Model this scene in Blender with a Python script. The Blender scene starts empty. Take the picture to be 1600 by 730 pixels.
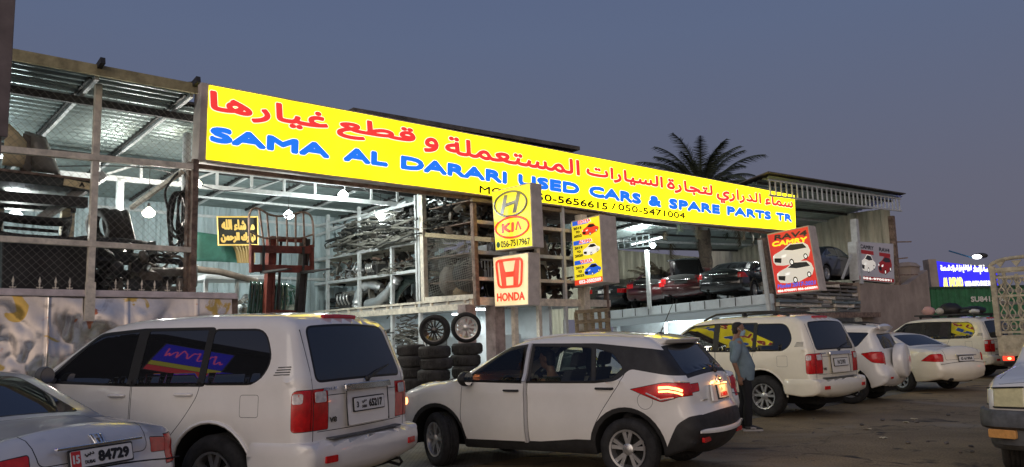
import bpy, bmesh, math, random, unicodedata
import numpy as np
from mathutils import Vector, Matrix, geometry, noise as mnoise

R = math.radians
SC = bpy.context.scene
COL = SC.collection
# ---------------------------------------------------------------- camera
F_PX, PITCH, ROLL, CAM_H = 1250.0, R(7.6), R(1.6), 1.55
cd = bpy.data.cameras.new('camera')
cam = bpy.data.objects.new('camera', cd)
COL.objects.link(cam)
cd.sensor_width = 36.0
cd.lens = F_PX / 1600 * 36
cd.clip_start, cd.clip_end = 0.05, 3000
_fwd = Vector((0, math.cos(PITCH), math.sin(PITCH)))
_up = Vector((0, -math.sin(PITCH), math.cos(PITCH)))
_rt = Vector((1, 0, 0))
_c, _s = math.cos(ROLL), math.sin(ROLL)
_R = _c * _rt - _s * _up
_U = _s * _rt + _c * _up
cam.matrix_world = Matrix(((_R.x, _U.x, -_fwd.x, 0), (_R.y, _U.y, -_fwd.y, 0), (_R.z, _U.z, -_fwd.z, CAM_H), (0, 0, 0, 1)))
SC.camera = cam
# ---------------------------------------------------------------- dusk sky, last glow behind the camera
world = bpy.data.worlds.new('World')
SC.world = world
world.use_nodes = True
wn, wl = world.node_tree.nodes, world.node_tree.links
bg = wn['Background']
tc = wn.new('ShaderNodeTexCoord')
sp = wn.new('ShaderNodeSeparateXYZ')
wl.new(tc.outputs['Generated'], sp.inputs[0])
r1 = wn.new('ShaderNodeValToRGB')               # by height: grey mauve at the horizon to slate blue above
wl.new(sp.outputs['Z'], r1.inputs[0])
e = r1.color_ramp.elements
e[0].position, e[0].color = 0.0, (.122, .118, .155, 1)
e[1].position, e[1].color = 0.60, (.078, .112, .225, 1)
x = e.new(.16); x.color = (.118, .122, .176, 1)
x = e.new(.36); x.color = (.101, .130, .220, 1)
mx = wn.new('ShaderNodeMapRange')               # west (behind the camera) still glows
mx.inputs['From Min'].default_value, mx.inputs['From Max'].default_value = -0.1, -0.95
wl.new(sp.outputs['Y'], mx.inputs['Value'])
mz = wn.new('ShaderNodeMapRange')
mz.inputs['From Min'].default_value, mz.inputs['From Max'].default_value = 0.50, 0.04
wl.new(sp.outputs['Z'], mz.inputs['Value'])
mm = wn.new('ShaderNodeMath'); mm.operation = 'MULTIPLY'
wl.new(mx.outputs[0], mm.inputs[0]); wl.new(mz.outputs[0], mm.inputs[1])
mix = wn.new('ShaderNodeMix'); mix.data_type = 'RGBA'
wl.new(mm.outputs[0], mix.inputs['Factor'])
wl.new(r1.outputs[0], mix.inputs[6])
mix.inputs[7].default_value = (.95, .72, .58, 1)
sky = wn.new('ShaderNodeTexSky'); sky.sky_type = 'NISHITA'
sky.sun_disc = False
sky.sun_elevation, sky.sun_rotation = R(1.0), R(188)
sky.dust_density = 4
sk = wn.new('ShaderNodeMix'); sk.data_type = 'RGBA'; sk.blend_type = 'ADD'
sk.inputs['Factor'].default_value = .012
wl.new(mix.outputs[2], sk.inputs[6]); wl.new(sky.outputs[0], sk.inputs[7])
wl.new(sk.outputs[2], bg.inputs['Color'])
bg.inputs['Strength'].default_value = 1.0
# ---------------------------------------------------------------- afterglow as one very soft low sun behind the camera
sl = bpy.data.lights.new('sun', 'SUN')
sun = bpy.data.objects.new('sun', sl)
COL.objects.link(sun)
sl.energy, sl.angle, sl.color = .80, R(50), (1.0, .87, .74)
_d = Vector((0.33, 0.89, -0.35))
sun.rotation_euler = _d.to_track_quat('-Z', 'Y').to_euler()
vs = SC.view_settings
vs.view_transform, vs.look, vs.exposure, vs.gamma = 'Standard', 'None', 0.0, 1.0
SC.cycles.max_bounces = 8
SC.cycles.caustics_reflective = SC.cycles.caustics_refractive = False
SC.cycles.sample_clamp_indirect = 4.0

# ---------------------------------------------------------------- site frame: u along the shop front, v into the yard
U2, V2 = Vector((.72335, .69048, 0)), Vector((-.69048, .72335, 0))
A0 = Vector((-5.3756, 13.5, 0))
ANG = math.atan2(.69048, .72335)
SITE = Matrix(((U2.x, V2.x, 0, A0.x), (U2.y, V2.y, 0, A0.y), (0, 0, 1, 0), (0, 0, 0, 1)))
def W(u, v, z=0): return SITE @ Vector((u, v, z))

# ---------------------------------------------------------------- objects
MOF = {}
def thing(name, label, cat, loc=(0, 0, 0), rotz=0, group=None):
    o = bpy.data.objects.new(name, None)
    COL.objects.link(o)
    o.empty_display_size = .2
    o.location, o.rotation_euler = loc, (0, 0, rotz)
    o['label'], o['category'] = label, cat
    if group: o['group'] = group
    o['kind'] = 'thing'
    MOF[o.name] = Matrix.Translation(Vector(loc)) @ Matrix.Rotation(rotz, 4, 'Z')
    return o
def sthing(name, label, cat, u, v, z=0, rot=0, group=None):
    return thing(name, label, cat, W(u, v, z), ANG + rot, group)
def tag(o, label, cat, group=None, kind=None):
    if label: o['label'] = label
    if cat: o['category'] = cat
    if group: o['group'] = group
    if kind: o['kind'] = kind
    return o
def copy_tree(o, loc=None, rotz=None, label=None, group=None, parent=None):
    c = o.copy(); COL.objects.link(c)
    if parent: c.parent = parent
    if loc is not None: c.location = loc
    if rotz is not None: c.rotation_euler = (0, 0, rotz)
    if label: c['label'] = label
    if group: c['group'] = group
    for ch in list(o.children): copy_tree(ch, parent=c)
    return c

class MB:
    """collects simple solids; build() links them as one mesh object"""
    def __init__(s): s.v, s.f, s.m, s.k = [], [], [], 0
    def add(s, vs, fs, k=None):
        n = len(s.v)
        s.v += [Vector(p) for p in vs]
        s.f += [tuple(i + n for i in f) for f in fs]
        s.m += [s.k if k is None else k] * len(fs)
        return s
    def box(s, x0, x1, y0, y1, z0, z1, T=None, k=None):
        vs = [Vector(p) for p in ((x0, y0, z0), (x1, y0, z0), (x1, y1, z0), (x0, y1, z0), (x0, y0, z1), (x1, y0, z1), (x1, y1, z1), (x0, y1, z1))]
        if T: vs = [T @ p for p in vs]
        return s.add(vs, [(0, 3, 2, 1), (4, 5, 6, 7), (0, 1, 5, 4), (1, 2, 6, 5), (2, 3, 7, 6), (3, 0, 4, 7)], k)
    def hexa(s, b, t, k=None):
        return s.add(list(b) + list(t), [(0, 3, 2, 1), (4, 5, 6, 7), (0, 1, 5, 4), (1, 2, 6, 5), (2, 3, 7, 6), (3, 0, 4, 7)], k)
    def bar(s, p, q, w, h=None, up=(0, 0, 1), k=None):
        p, q = Vector(p), Vector(q); h = h or w
        d = (q - p).normalized(); up = Vector(up)
        if abs(d.dot(up)) > .98: up = Vector((1, 0, 0)) if abs(d.x) < .9 else Vector((0, 1, 0))
        a = d.cross(up).normalized(); b = a.cross(d)
        o = [a * (-w / 2) + b * (-h / 2), a * (w / 2) + b * (-h / 2), a * (w / 2) + b * (h / 2), a * (-w / 2) + b * (h / 2)]
        return s.hexa([p + i for i in o], [q + i for i in o], k)
    def tube(s, pts, r, n=8, k=None, closed=False):
        pts = [Vector(p) for p in pts]; m = len(pts)
        rs = r if isinstance(r, (list, tuple)) else [r] * m
        up = Vector((0, 0, 1)); rings = []; prev = None
        for i, p in enumerate(pts):
            if closed: d = pts[(i + 1) % m] - pts[i - 1]
            else: d = pts[min(i + 1, m - 1)] - pts[max(i - 1, 0)]
            d.normalize()
            if prev is None:
                a = d.cross(up if abs(d.z) < .9 else Vector((1, 0, 0))).normalized()
            else:
                a = (prev - d * prev.dot(d))
                a = a.normalized() if a.length > 1e-6 else d.orthogonal().normalized()
            prev = a; b = d.cross(a)
            rings.append([p + (a * math.cos(t) + b * math.sin(t)) * rs[i] for t in [2 * math.pi * j / n for j in range(n)]])
        vs = [p for g in rings for p in g]; fs = []
        for i in range(m if closed else m - 1):
            i2 = (i + 1) % m
            for j in range(n):
                fs.append((i * n + j, i * n + (j + 1) % n, i2 * n + (j + 1) % n, i2 * n + j))
        if not closed: fs += [tuple(range(n - 1, -1, -1)), tuple((m - 1) * n + j for j in range(n))]
        return s.add(vs, fs, k)
    def lathe(s, prof, n=24, T=None, k=None, cap=True):
        """prof: (r, h) pairs about local z"""
        vs, fs = [], []
        for r, h in prof:
            vs += [Vector((r * math.cos(2 * math.pi * j / n), r * math.sin(2 * math.pi * j / n), h)) for j in range(n)]
        for i in range(len(prof) - 1):
            for j in range(n): fs.append((i * n + j, i * n + (j + 1) % n, (i + 1) * n + (j + 1) % n, (i + 1) * n + j))
        if cap:
            fs.append(tuple(range(n - 1, -1, -1))); fs.append(tuple((len(prof) - 1) * n + j for j in range(n)))
        if T: vs = [T @ p for p in vs]
        return s.add(vs, fs, k)
    def prism(s, poly, d0, d1, T=None, k=None):
        """poly (a,b) counter-clockwise, extruded along third axis; T maps (a,b,d)"""
        n = len(poly)
        vs = [Vector((a, b, d0)) for a, b in poly] + [Vector((a, b, d1)) for a, b in poly]
        if T: vs = [T @ p for p in vs]
        fs = [tuple(range(n - 1, -1, -1)), tuple(range(n, 2 * n))] + [(i, (i + 1) % n, n + (i + 1) % n, n + i) for i in range(n)]
        return s.add(vs, fs, k)
    def ball(s, c, r, n=10, sc=(1, 1, 1), k=None):
        prof = [(max(1e-4, math.sin(math.pi * i / n)) * r, -math.cos(math.pi * i / n) * r) for i in range(n + 1)]
        return s.lathe(prof, n * 2, Matrix.Translation(Vector(c)) @ Matrix.Diagonal((*sc, 1)), k, cap=False)
    def build(s, name, mat, parent=None, frame=None, smooth=None, label=None, bevel=0, weld=False):
        me = bpy.data.meshes.new(name)
        vs = s.v
        M = Matrix()
        if parent is not None and frame is not None: M = MOF[root_of(parent).name].inverted() @ frame
        elif frame is not None: M = frame
        me.from_pydata([tuple(M @ p) for p in vs], [], s.f)
        for m in (mat if isinstance(mat, (list, tuple)) else [mat]): me.materials.append(m)
        if any(s.m): me.polygons.foreach_set('material_index', s.m)
        if weld:
            bm = bmesh.new(); bm.from_mesh(me); bmesh.ops.remove_doubles(bm, verts=bm.verts, dist=2e-4); bm.to_mesh(me); bm.free()
        if smooth is not None:
            me.shade_smooth(); me.set_sharp_from_angle(angle=R(smooth))
        me.validate(); me.update()
        o = bpy.data.objects.new(name, me); COL.objects.link(o)
        if parent is not None: o.parent = parent
        if label: o['label'] = label
        if bevel:
            b = o.modifiers.new('bevel', 'BEVEL'); b.width = bevel; b.segments = 2; b.limit_method = 'ANGLE'; b.angle_limit = R(40)
        return o
def root_of(o):
    while o.parent: o = o.parent
    return o
def AX(o, a, b, c):
    """matrix taking (a,b,c) local axes to o + a*A + b*B + c*C"""
    a, b, c, o = Vector(a), Vector(b), Vector(c), Vector(o)
    return Matrix(((a.x, b.x, c.x, o.x), (a.y, b.y, c.y, o.y), (a.z, b.z, c.z, o.z), (0, 0, 0, 1)))

# ---------------------------------------------------------------- materials
def M(name, col, rough=.5, metal=0., var=.0, vscale=3., col2=None, bump=0., bscale=40., coat=0., spec=.5, emis=None, estr=0., alpha=1., stretch=(1, 1, 1)):
    m = bpy.data.materials.new(name); m.use_nodes = True
    nt = m.node_tree; b = nt.nodes['Principled BSDF']
    b.inputs['Base Color'].default_value = (*col, 1)
    b.inputs['Roughness'].default_value = rough
    b.inputs['Metallic'].default_value = metal
    b.inputs['Coat Weight'].default_value = coat
    b.inputs['Coat Roughness'].default_value = .05
    b.inputs['Specular IOR Level'].default_value = spec
    if emis:
        b.inputs['Emission Color'].default_value = (*emis, 1); b.inputs['Emission Strength'].default_value = estr
    if var or col2 or bump:
        t = nt.nodes.new('ShaderNodeTexCoord'); mp = nt.nodes.new('ShaderNodeMapping')
        mp.inputs['Scale'].default_value = stretch
        nt.links.new(t.outputs['Object'], mp.inputs[0])
    if var or col2:
        n = nt.nodes.new('ShaderNodeTexNoise'); n.inputs['Scale'].default_value = vscale; n.inputs['Detail'].default_value = 6; n.inputs['Roughness'].default_value = .65
        nt.links.new(mp.outputs[0], n.inputs['Vector'])
        rp = nt.nodes.new('ShaderNodeValToRGB')
        c2 = col2 or tuple(max(0, c * (1 - var)) for c in col)
        c1 = col if col2 else tuple(min(1, c * (1 + var)) for c in col)
        rp.color_ramp.elements[0].position, rp.color_ramp.elements[0].color = .36, (*c2, 1)
        rp.color_ramp.elements[1].position, rp.color_ramp.elements[1].color = .64, (*c1, 1)
        nt.links.new(n.outputs['Fac'], rp.inputs[0]); nt.links.new(rp.outputs[0], b.inputs['Base Color'])
        rr = nt.nodes.new('ShaderNodeMapRange'); rr.inputs['To Min'].default_value, rr.inputs['To Max'].default_value = min(1, rough * 1.25), rough * .85
        nt.links.new(n.outputs['Fac'], rr.inputs['Value']); nt.links.new(rr.outputs[0], b.inputs['Roughness'])
    if bump:
        n2 = nt.nodes.new('ShaderNodeTexNoise'); n2.inputs['Scale'].default_value = bscale; n2.inputs['Detail'].default_value = 5
        nt.links.new(mp.outputs[0], n2.inputs['Vector'])
        bp = nt.nodes.new('ShaderNodeBump'); bp.inputs['Strength'].default_value = bump; bp.inputs['Distance'].default_value = .02
        nt.links.new(n2.outputs['Fac'], bp.inputs['Height']); nt.links.new(bp.outputs[0], b.inputs['Normal'])
    return m
def GLASS(name, tint, through, ior=1.55):
    """window glass: reflects like glass, lets `through` of the light pass tinted"""
    m = bpy.data.materials.new(name); m.use_nodes = True
    nt = m.node_tree; nt.nodes.remove(nt.nodes['Principled BSDF'])
    out = nt.nodes['Material Output']
    gl = nt.nodes.new('ShaderNodeBsdfGlossy'); gl.inputs['Roughness'].default_value = .015
    tr = nt.nodes.new('ShaderNodeBsdfTransparent'); tr.inputs[0].default_value = (*tint, 1)
    df = nt.nodes.new('ShaderNodeBsdfDiffuse'); df.inputs[0].default_value = (.012, .013, .015, 1)
    m1 = nt.nodes.new('ShaderNodeMixShader'); m1.inputs[0].default_value = through
    nt.links.new(df.outputs[0], m1.inputs[1]); nt.links.new(tr.outputs[0], m1.inputs[2])
    fr = nt.nodes.new('ShaderNodeFresnel'); fr.inputs['IOR'].default_value = ior
    m2 = nt.nodes.new('ShaderNodeMixShader')
    nt.links.new(fr.outputs[0], m2.inputs[0]); nt.links.new(m1.outputs[0], m2.inputs[1]); nt.links.new(gl.outputs[0], m2.inputs[2])
    nt.links.new(m2.outputs[0], out.inputs['Surface'])
    return m

MT = dict(
    paint_white=M('white car paint', (.78, .765, .73), .30, coat=1.0, var=.04, vscale=2.2),
    paint_pearl_lit=M('pearl car paint with yellow light', (.84, .79, .655), .30, coat=1.0, var=.05, vscale=2.0),  # yellow light falling on these cars is worked into the base colour
    paint_silver=M('silver white car paint', (.58, .58, .59), .3, metal=.2, coat=.8, var=.04, vscale=2),
    paint_black=M('black car paint', (.008, .009, .011), .25, coat=1),
    paint_navy=M('dark navy car paint', (.012, .018, .034), .28, coat=1),
    paint_maroon=M('dark red car paint', (.05, .004, .006), .3, coat=1),
    tyre=M('tyre rubber', (.018, .018, .019), .8, var=.35, vscale=9, bump=.25, bscale=60),
    tyre_dusty=M('dusty tyre rubber', (.035, .033, .032), .85, var=.4, vscale=6, bump=.3, bscale=50),
    alloy=M('alloy wheel metal', (.55, .55, .55), .32, metal=.85, var=.12, vscale=9),
    alloy_dark=M('black painted alloy', (.015, .015, .016), .3, metal=.3, coat=.5),
    chrome=M('chrome', (.8, .8, .8), .12, metal=1),
    black_plastic=M('black plastic', (.02, .02, .021), .55, var=.25, vscale=8, bump=.15, bscale=120),
    seal=M('black rubber seal', (.006, .006, .006), .6),
    grey_plastic=M('grey bumper plastic', (.10, .105, .11), .65, var=.3, vscale=7),
    lens_red=M('red tail lamp lens', (.55, .008, .010), .22, coat=.25, var=.2, vscale=14),
    lens_red_on=M('lit red tail lamp lens', (.5, .01, .01), .15, coat=1, emis=(1, .05, .02), estr=2.2),
    lens_hot=M('lit lamp core', (.9, .3, .1), .3, emis=(1, .30, .10), estr=6),
    lens_clear=M('clear lamp lens', (.62, .58, .58), .1, coat=1, var=.25, vscale=20),
    lens_amber=M('amber lamp lens', (.75, .38, .12), .2, coat=1, var=.15, vscale=18),
    lens_yellow=M('aged yellow headlamp lens', (.66, .62, .36), .22, coat=1, var=.12, vscale=12),
    plate=M('licence plate white', (.75, .75, .73), .4, var=.04, vscale=20),
    ink=M('black print', (.012, .012, .012), .5),
    ink_red=M('red print', (.62, .03, .03), .5),
    dark=M('underbody black', (.006, .006, .006), .9),
    cloth_dark=M('dark seat cloth', (.03, .03, .034), .9, bump=.2, bscale=80),
    glass_dark=GLASS('privacy tinted window glass', (.02, .02, .02), .0, 2.0),
    glass_clear=GLASS('lightly tinted window glass', (.80, .86, .82), .92),
)
# ================================================================ car builder
def catmull(pts, n=8, closed=False):
    out = []; m = len(pts)
    for i in range(m if closed else m - 1):
        p = [pts[(i + k) % m] if closed else pts[min(max(i + k, 0), m - 1)] for k in (-1, 0, 1, 2)]
        for j in range(n):
            t = j / n
            out.append(tuple(.5 * ((2 * p[1][a]) + (-p[0][a] + p[2][a]) * t + (2 * p[0][a] - 5 * p[1][a] + 4 * p[2][a] - p[3][a]) * t * t + (-p[0][a] + 3 * p[1][a] - 3 * p[2][a] + p[3][a]) * t ** 3) for a in range(len(pts[0]))))
    if not closed: out.append(tuple(pts[-1]))
    return out
def rpoly(pts, r=.04, seg=5):
    """closed polygon (a,b[,radius]) with rounded corners"""
    out = []; n = len(pts)
    for i in range(n):
        p0, p1, p2 = (Vector(pts[(i + k) % n][:2]) for k in (-1, 0, 1))
        rr = pts[i][2] if len(pts[i]) > 2 else r
        a, b = (p0 - p1), (p2 - p1)
        la, lb = a.length, b.length
        if rr <= 0 or la < 1e-6 or lb < 1e-6: out.append(tuple(p1)); continue
        a /= la; b /= lb
        t = min(rr, la * .49, lb * .49)
        q0, q2 = p1 + a * t, p1 + b * t
        for j in range(seg + 1):
            u = j / seg
            out.append(tuple(q0 * (1 - u) ** 2 + p1 * 2 * u * (1 - u) + q2 * u * u))
    return out
def resample(poly, step, closed=True, data=None):
    out = []; n = len(poly)
    for i in range(n if closed else n - 1):
        p, q = Vector(poly[i]), Vector(poly[(i + 1) % n])
        L = (Vector(p[:2]) - Vector(q[:2])).length
        if L < 1e-5: continue
        k = max(1, int(math.ceil(L / step)))
        for j in range(k): out.append(tuple(p.lerp(q, j / k)))
    if not closed: out.append(tuple(poly[-1]))
    return out
def inset(poly, d):
    """offset a closed polygon inward by d"""
    n = len(poly); area = sum(poly[i][0] * poly[(i + 1) % n][1] - poly[(i + 1) % n][0] * poly[i][1] for i in range(n))
    sg = 1 if area > 0 else -1; out = []
    for i in range(n):
        a = Vector(poly[i - 1]); b = Vector(poly[i]); c = Vector(poly[(i + 1) % n])
        d1, d2 = (b - a), (c - b)
        if d1.length < 1e-9 or d2.length < 1e-9: out.append(tuple(b)); continue
        d1.normalize(); d2.normalize()
        nn = Vector((-d1.y - d2.y, d1.x + d2.x)) * sg
        if nn.length < 1e-6: nn = Vector((-d1.y, d1.x)) * sg
        nn.normalize(); k = max(.45, nn.dot(Vector((-d1.y, d1.x)) * sg))
        out.append(tuple(b + nn * d / k))
    return out
def inside(P, poly):
    P = np.asarray(P); q = np.asarray([p[:2] for p in poly]); r = np.zeros(len(P), bool); n = len(q); j = n - 1
    for i in range(n):
        xi, yi = q[i]; xj, yj = q[j]
        if yi != yj:
            c = ((yi > P[:, 1]) != (yj > P[:, 1])) & (P[:, 0] < (xj - xi) * (P[:, 1] - yi) / (yj - yi) + xi)
            r ^= c
        j = i
    return r
def seg_dist(P, poly):
    """distance of points to a closed polyline, and (segment, fraction) of the nearest place"""
    P = np.asarray(P, float); A = np.asarray([p[:2] for p in poly], float); B = np.roll(A, -1, 0); D = B - A
    L2 = (D ** 2).sum(1) + 1e-12
    best = np.full(len(P), 1e9); bi = np.zeros(len(P), int); bt = np.zeros(len(P))
    for i in range(len(A)):
        t = np.clip(((P - A[i]) @ D[i]) / L2[i], 0, 1)
        d = np.hypot(*(P - A[i] - t[:, None] * D[i]).T)
        k = d < best; best[k] = d[k]; bi[k] = i; bt[k] = t[k]
    return best, bi, bt
def cdt(points, loops):
    vs = [Vector(p[:2]) for p in points]; es = []
    for lp in loops:
        n0 = len(vs); vs += [Vector(p[:2]) for p in lp]
        es += [(n0 + i, n0 + (i + 1) % len(lp)) for i in range(len(lp))]
    r = geometry.delaunay_2d_cdt(vs, es, [], 0, 1e-5)
    return [tuple(v) for v in r[0]], [tuple(f) for f in r[2]]

class Shell:
    """A body panel skin inflated from its side outline.
    outline: closed list of (x, z, fillet radius), rear bottom -> up the tail -> roof -> nose -> underside.
    Y(x, z): half width.  crown(x, z): bulge of the skin across the car."""
    def __init__(s, outline, Y, crown, step=.07, grid=.085, cols=8):
        s.o = resample(outline, step); s.Yf, s.cf = Y, crown
        P = np.array(s.o); s.P = P[:, :2]; s.r = P[:, 2]
        n = len(P); s.n = n
        d = np.roll(s.P, -1, 0) - np.roll(s.P, 1, 0); d /= (np.hypot(*d.T)[:, None] + 1e-9)
        s.N = np.stack([-d[:, 1], d[:, 0]], 1)
        s.S = np.concatenate([[0], np.cumsum(np.hypot(*(np.roll(s.P, -1, 0) - s.P).T))])
        s.w = np.array([max(.02, Y(x, z) - r) for x, z, r in s.o])
        s.c = np.array([crown(x, z) for x, z, r in s.o])
        s.grid, s.cols = grid, cols
    def y_at(s, pts):
        d, i, t = seg_dist(pts, s.P)
        r = s.r[i] * (1 - t) + s.r[(i + 1) % s.n] * t
        k = np.clip(1 - d / np.maximum(r, 1e-4), 0, 1)
        return np.array([s.Yf(p[0], p[1]) for p in pts]) - r * (1 - np.sqrt(np.maximum(0, 1 - k * k)))
    def side_point(s, x, z, sd=1, out=0.):
        return Vector((x, sd * (float(s.y_at([(x, z)])[0]) + out), z))
    def place(s, x, z):                       # arc length of the outline point nearest (x, z)
        d, i, t = seg_dist([(x, z)], s.P); i, t = int(i[0]), float(t[0])
        return s.S[i] + t * (s.S[i + 1] - s.S[i])
    def skin_point(s, sv, y, out=0.):
        sv = min(max(sv, 0), s.S[-1] - 1e-6)
        i = int(np.searchsorted(s.S, sv, 'right') - 1); i = min(i, s.n - 1); j = (i + 1) % s.n
        t = (sv - s.S[i]) / max(1e-9, s.S[i + 1] - s.S[i])
        L = lambda a: a[i] * (1 - t) + a[j] * t
        p, nn, w, c = L(s.P), L(s.N), L(s.w), L(s.c)
        f = max(-1, min(1, y / w))
        h = c * (1 - f * f) + out
        return Vector((p[0] + nn[0] * h, y, p[1] + nn[1] * h)), Vector((nn[0], 0, nn[1]))
    def sides(s, regions, both=True):
        """regions: (key, polygon, gap) in priority order -> {(key, side): MB}"""
        loops = [s.P.tolist()]; tests = []
        for key, poly, gap in regions:
            pl = resample([p[:2] for p in poly], .05)
            loops.append(pl)
            if gap:
                pi = inset(pl, gap); loops.append(pi)
                tests += [(key, pi), ('gap', pl)]
            else: tests.append((key, pl))
        mn, mxx = s.P.min(0), s.P.max(0); g = s.grid
        G = np.array([(x, z) for x in np.arange(mn[0] + g / 2, mxx[0], g) for z in np.arange(mn[1] + g / 2, mxx[1], g)])
        d, i, t = seg_dist(G, s.P); G = G[inside(G, s.P) & (d > s.r[i] * 1.02 + .012)]
        rings = []
        for f in (.06, .18, .36, .62, 1.0):
            Q = s.P - s.N * (s.r * f)[:, None]
            d, i, t = seg_dist(Q, s.P); rings.append(Q[inside(Q, s.P) & (d > s.r * f * .93) & (s.r > .02)])
        pts = np.concatenate([G] + rings)
        v, f = cdt(pts.tolist(), loops)
        v = np.array(v); cen = np.array([v[list(t)].mean(0) for t in f])
        ok = inside(cen, s.P); keys = np.full(len(f), '', object)
        for key, pl in reversed(tests): keys[inside(cen, pl)] = key
        y = s.y_at(v); out = {}
        for sd in ((1, -1) if both else (1,)):
            for k in set(keys[ok]):
                sel = [f[i] for i in np.nonzero(ok & (keys == k))[0]]
                used = {}; mb = MB()
                for t in sel:
                    q = [used.setdefault(a, len(used)) for a in t]
                    A, B, C = v[t[0]], v[t[1]], v[t[2]]
                    ccw = (B[0] - A[0]) * (C[1] - A[1]) - (B[1] - A[1]) * (C[0] - A[0]) > 0
                    mb.f.append(tuple(q) if ccw == (sd < 0) else tuple(reversed(q))); mb.m.append(0)
                mb.v = [Vector((v[a][0], sd * y[a], v[a][1])) for a in used]
                out[(k, sd)] = mb
        return out
    def strip(s, regions):
        """regions: (key, polygon in (arc length, y), gap) -> {key: MB}"""
        S, n = s.S, s.n
        wl = np.append(s.w, s.w[0])
        dom = [(S[i], -wl[i]) for i in range(n + 1)] + [(S[i], wl[i]) for i in range(n, -1, -1)]
        pts = [(S[i], wl[i] * f) for i in range(n + 1) for f in np.linspace(-1, 1, s.cols + 1)[1:-1]]
        loops = [dom]; tests = []
        for key, poly, gap in regions:
            pl = resample([p[:2] for p in poly], .06); loops.append(pl)
            if gap:
                pi = inset(pl, gap); loops.append(pi); tests += [(key, pi), ('gap', pl)]
            else: tests.append((key, pl))
        v, f = cdt(pts, loops)
        va = np.array(v); cen = np.array([va[list(t)].mean(0) for t in f])
        ok = inside(cen, dom); keys = np.full(len(f), '', object)
        for key, pl in reversed(tests): keys[inside(cen, pl)] = key
        P3 = [s.skin_point(a, b) for a, b in v]; out = {}
        for k in set(keys[ok]):
            used = {}; mb = MB()
            for i in np.nonzero(ok & (keys == k))[0]:
                t = f[i]; a, b, c = (P3[j][0] for j in t)
                nn = (b - a).cross(c - a)
                t2 = t if nn.dot(P3[t[0]][1]) > 0 else tuple(reversed(t))
                mb.f.append(tuple(used.setdefault(j, len(used)) for j in t2)); mb.m.append(0)
            mb.v = [P3[a][0] for a in used]
            out[k] = mb
        return out
    # region helpers on the strip: give corners as (x, z) places on the outline plus y
    def quad(s, a, b, ya, yb, r=.05, ya0=None, yb0=None):
        """a,b: (x,z) lower and upper place; half widths ya at a, yb at b (or y ranges)"""
        sa, sb = s.place(*a), s.place(*b)
        return rpoly([(sa, -ya if ya0 is None else ya0), (sa, ya), (sb, yb), (sb, -yb if yb0 is None else yb0)], r)
def join(*mbs):
    r = MB()
    for m in mbs:
        if m: r.add(m.v, m.f, 0 if r.k is None else r.k)
    return r
def shifted(mb, d):
    r = MB(); r.v = [p + d for p in mb.v]; r.f = list(mb.f); r.m = list(mb.m); return r

def wheel(parent, c, rad, width, sd, rim_r, style, steer=0, tyre='tyre', rim='alloy', name='wheel', disc=True):
    """sd=+1: outer face towards +y"""
    T = Matrix.Translation(Vector(c)) @ Matrix.Rotation(steer, 4, 'Z') @ AX((0, 0, 0), (1, 0, 0), (0, 0, -sd), (0, sd, 0))
    h = width / 2
    prof = [(rim_r - .01, -h * .8), (rim_r + .02, -h), (rad - .045, -h), (rad - .012, -h * .86), (rad, -h * .6)]
    for g in (-.36, 0, .36): prof += [(rad, h * (g - .09)), (rad - .012, h * (g - .06)), (rad - .012, h * (g + .06)), (rad, h * (g + .09))]
    prof += [(rad, h * .6), (rad - .012, h * .86), (rad - .05, h), (rim_r + .035, h), (rim_r + .008, h * .92), (rim_r - .006, h * .70)]
    mb = MB(); mb.lathe(prof, 40, T, cap=False)
    w = mb.build(name, MT[tyre], parent, smooth=50)
    m = MB(); m.lathe([(rim_r - .002, h * .88), (rim_r, h * .96), (rim_r - .022, h * .93), (rim_r - .035, h * .45), (rim_r - .05, -h * .7)], 40, T, cap=False)
    dz = h * .62
    kind, n, wi, wo = style
    for i in range(n):
        a = 2 * math.pi * i / n + .3
        offs = [0] if kind == 'single' else [-.5, .5]
        for o in offs:
            ww_i, ww_o = wi, wo
            p = Vector((math.cos(a), math.sin(a))); q = Vector((-math.sin(a), math.cos(a)))
            so_i = o * wi * 1.25; so_o = o * wo * (2.1 if kind == 'double' else 3.4)
            r0, r1_ = rim_r * .16, rim_r - .02
            b0, b1, b2, b3 = p * r0 + q * (so_i - ww_i / 2), p * r1_ + q * (so_o - ww_o / 2), p * r1_ + q * (so_o + ww_o / 2), p * r0 + q * (so_i + ww_i / 2)
            bb = [(*b0, dz - .028), (*b1, dz - .012), (*b2, dz - .012), (*b3, dz - .028)]
            tt = [(*b0, dz + .012), (*b1, dz + .018), (*b2, dz + .018), (*b3, dz + .012)]
            m.hexa([T @ Vector(k) for k in bb], [T @ Vector(k) for k in tt])
    m.lathe([(rim_r * .30, dz - .03), (rim_r * .30, dz + .012), (rim_r * .2, dz + .022), (.001, dz + .024)], 20, T, cap=False)
    m.build('rim', MT[rim], w, smooth=35)
    if not disc: return w
    d = MB(); d.lathe([(.001, dz - .05), (rim_r - .03, dz - .05)], 24, T, cap=False)
    for i in range(5):
        a = 2 * math.pi * i / 5 + .6
        d.lathe([(.011, dz), (.011, dz + .014)], 8, T @ Matrix.Translation((math.cos(a) * rim_r * .23, math.sin(a) * rim_r * .23, 0)))
    d.build('brake_disc', MT['dark'], w)
    return w

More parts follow.
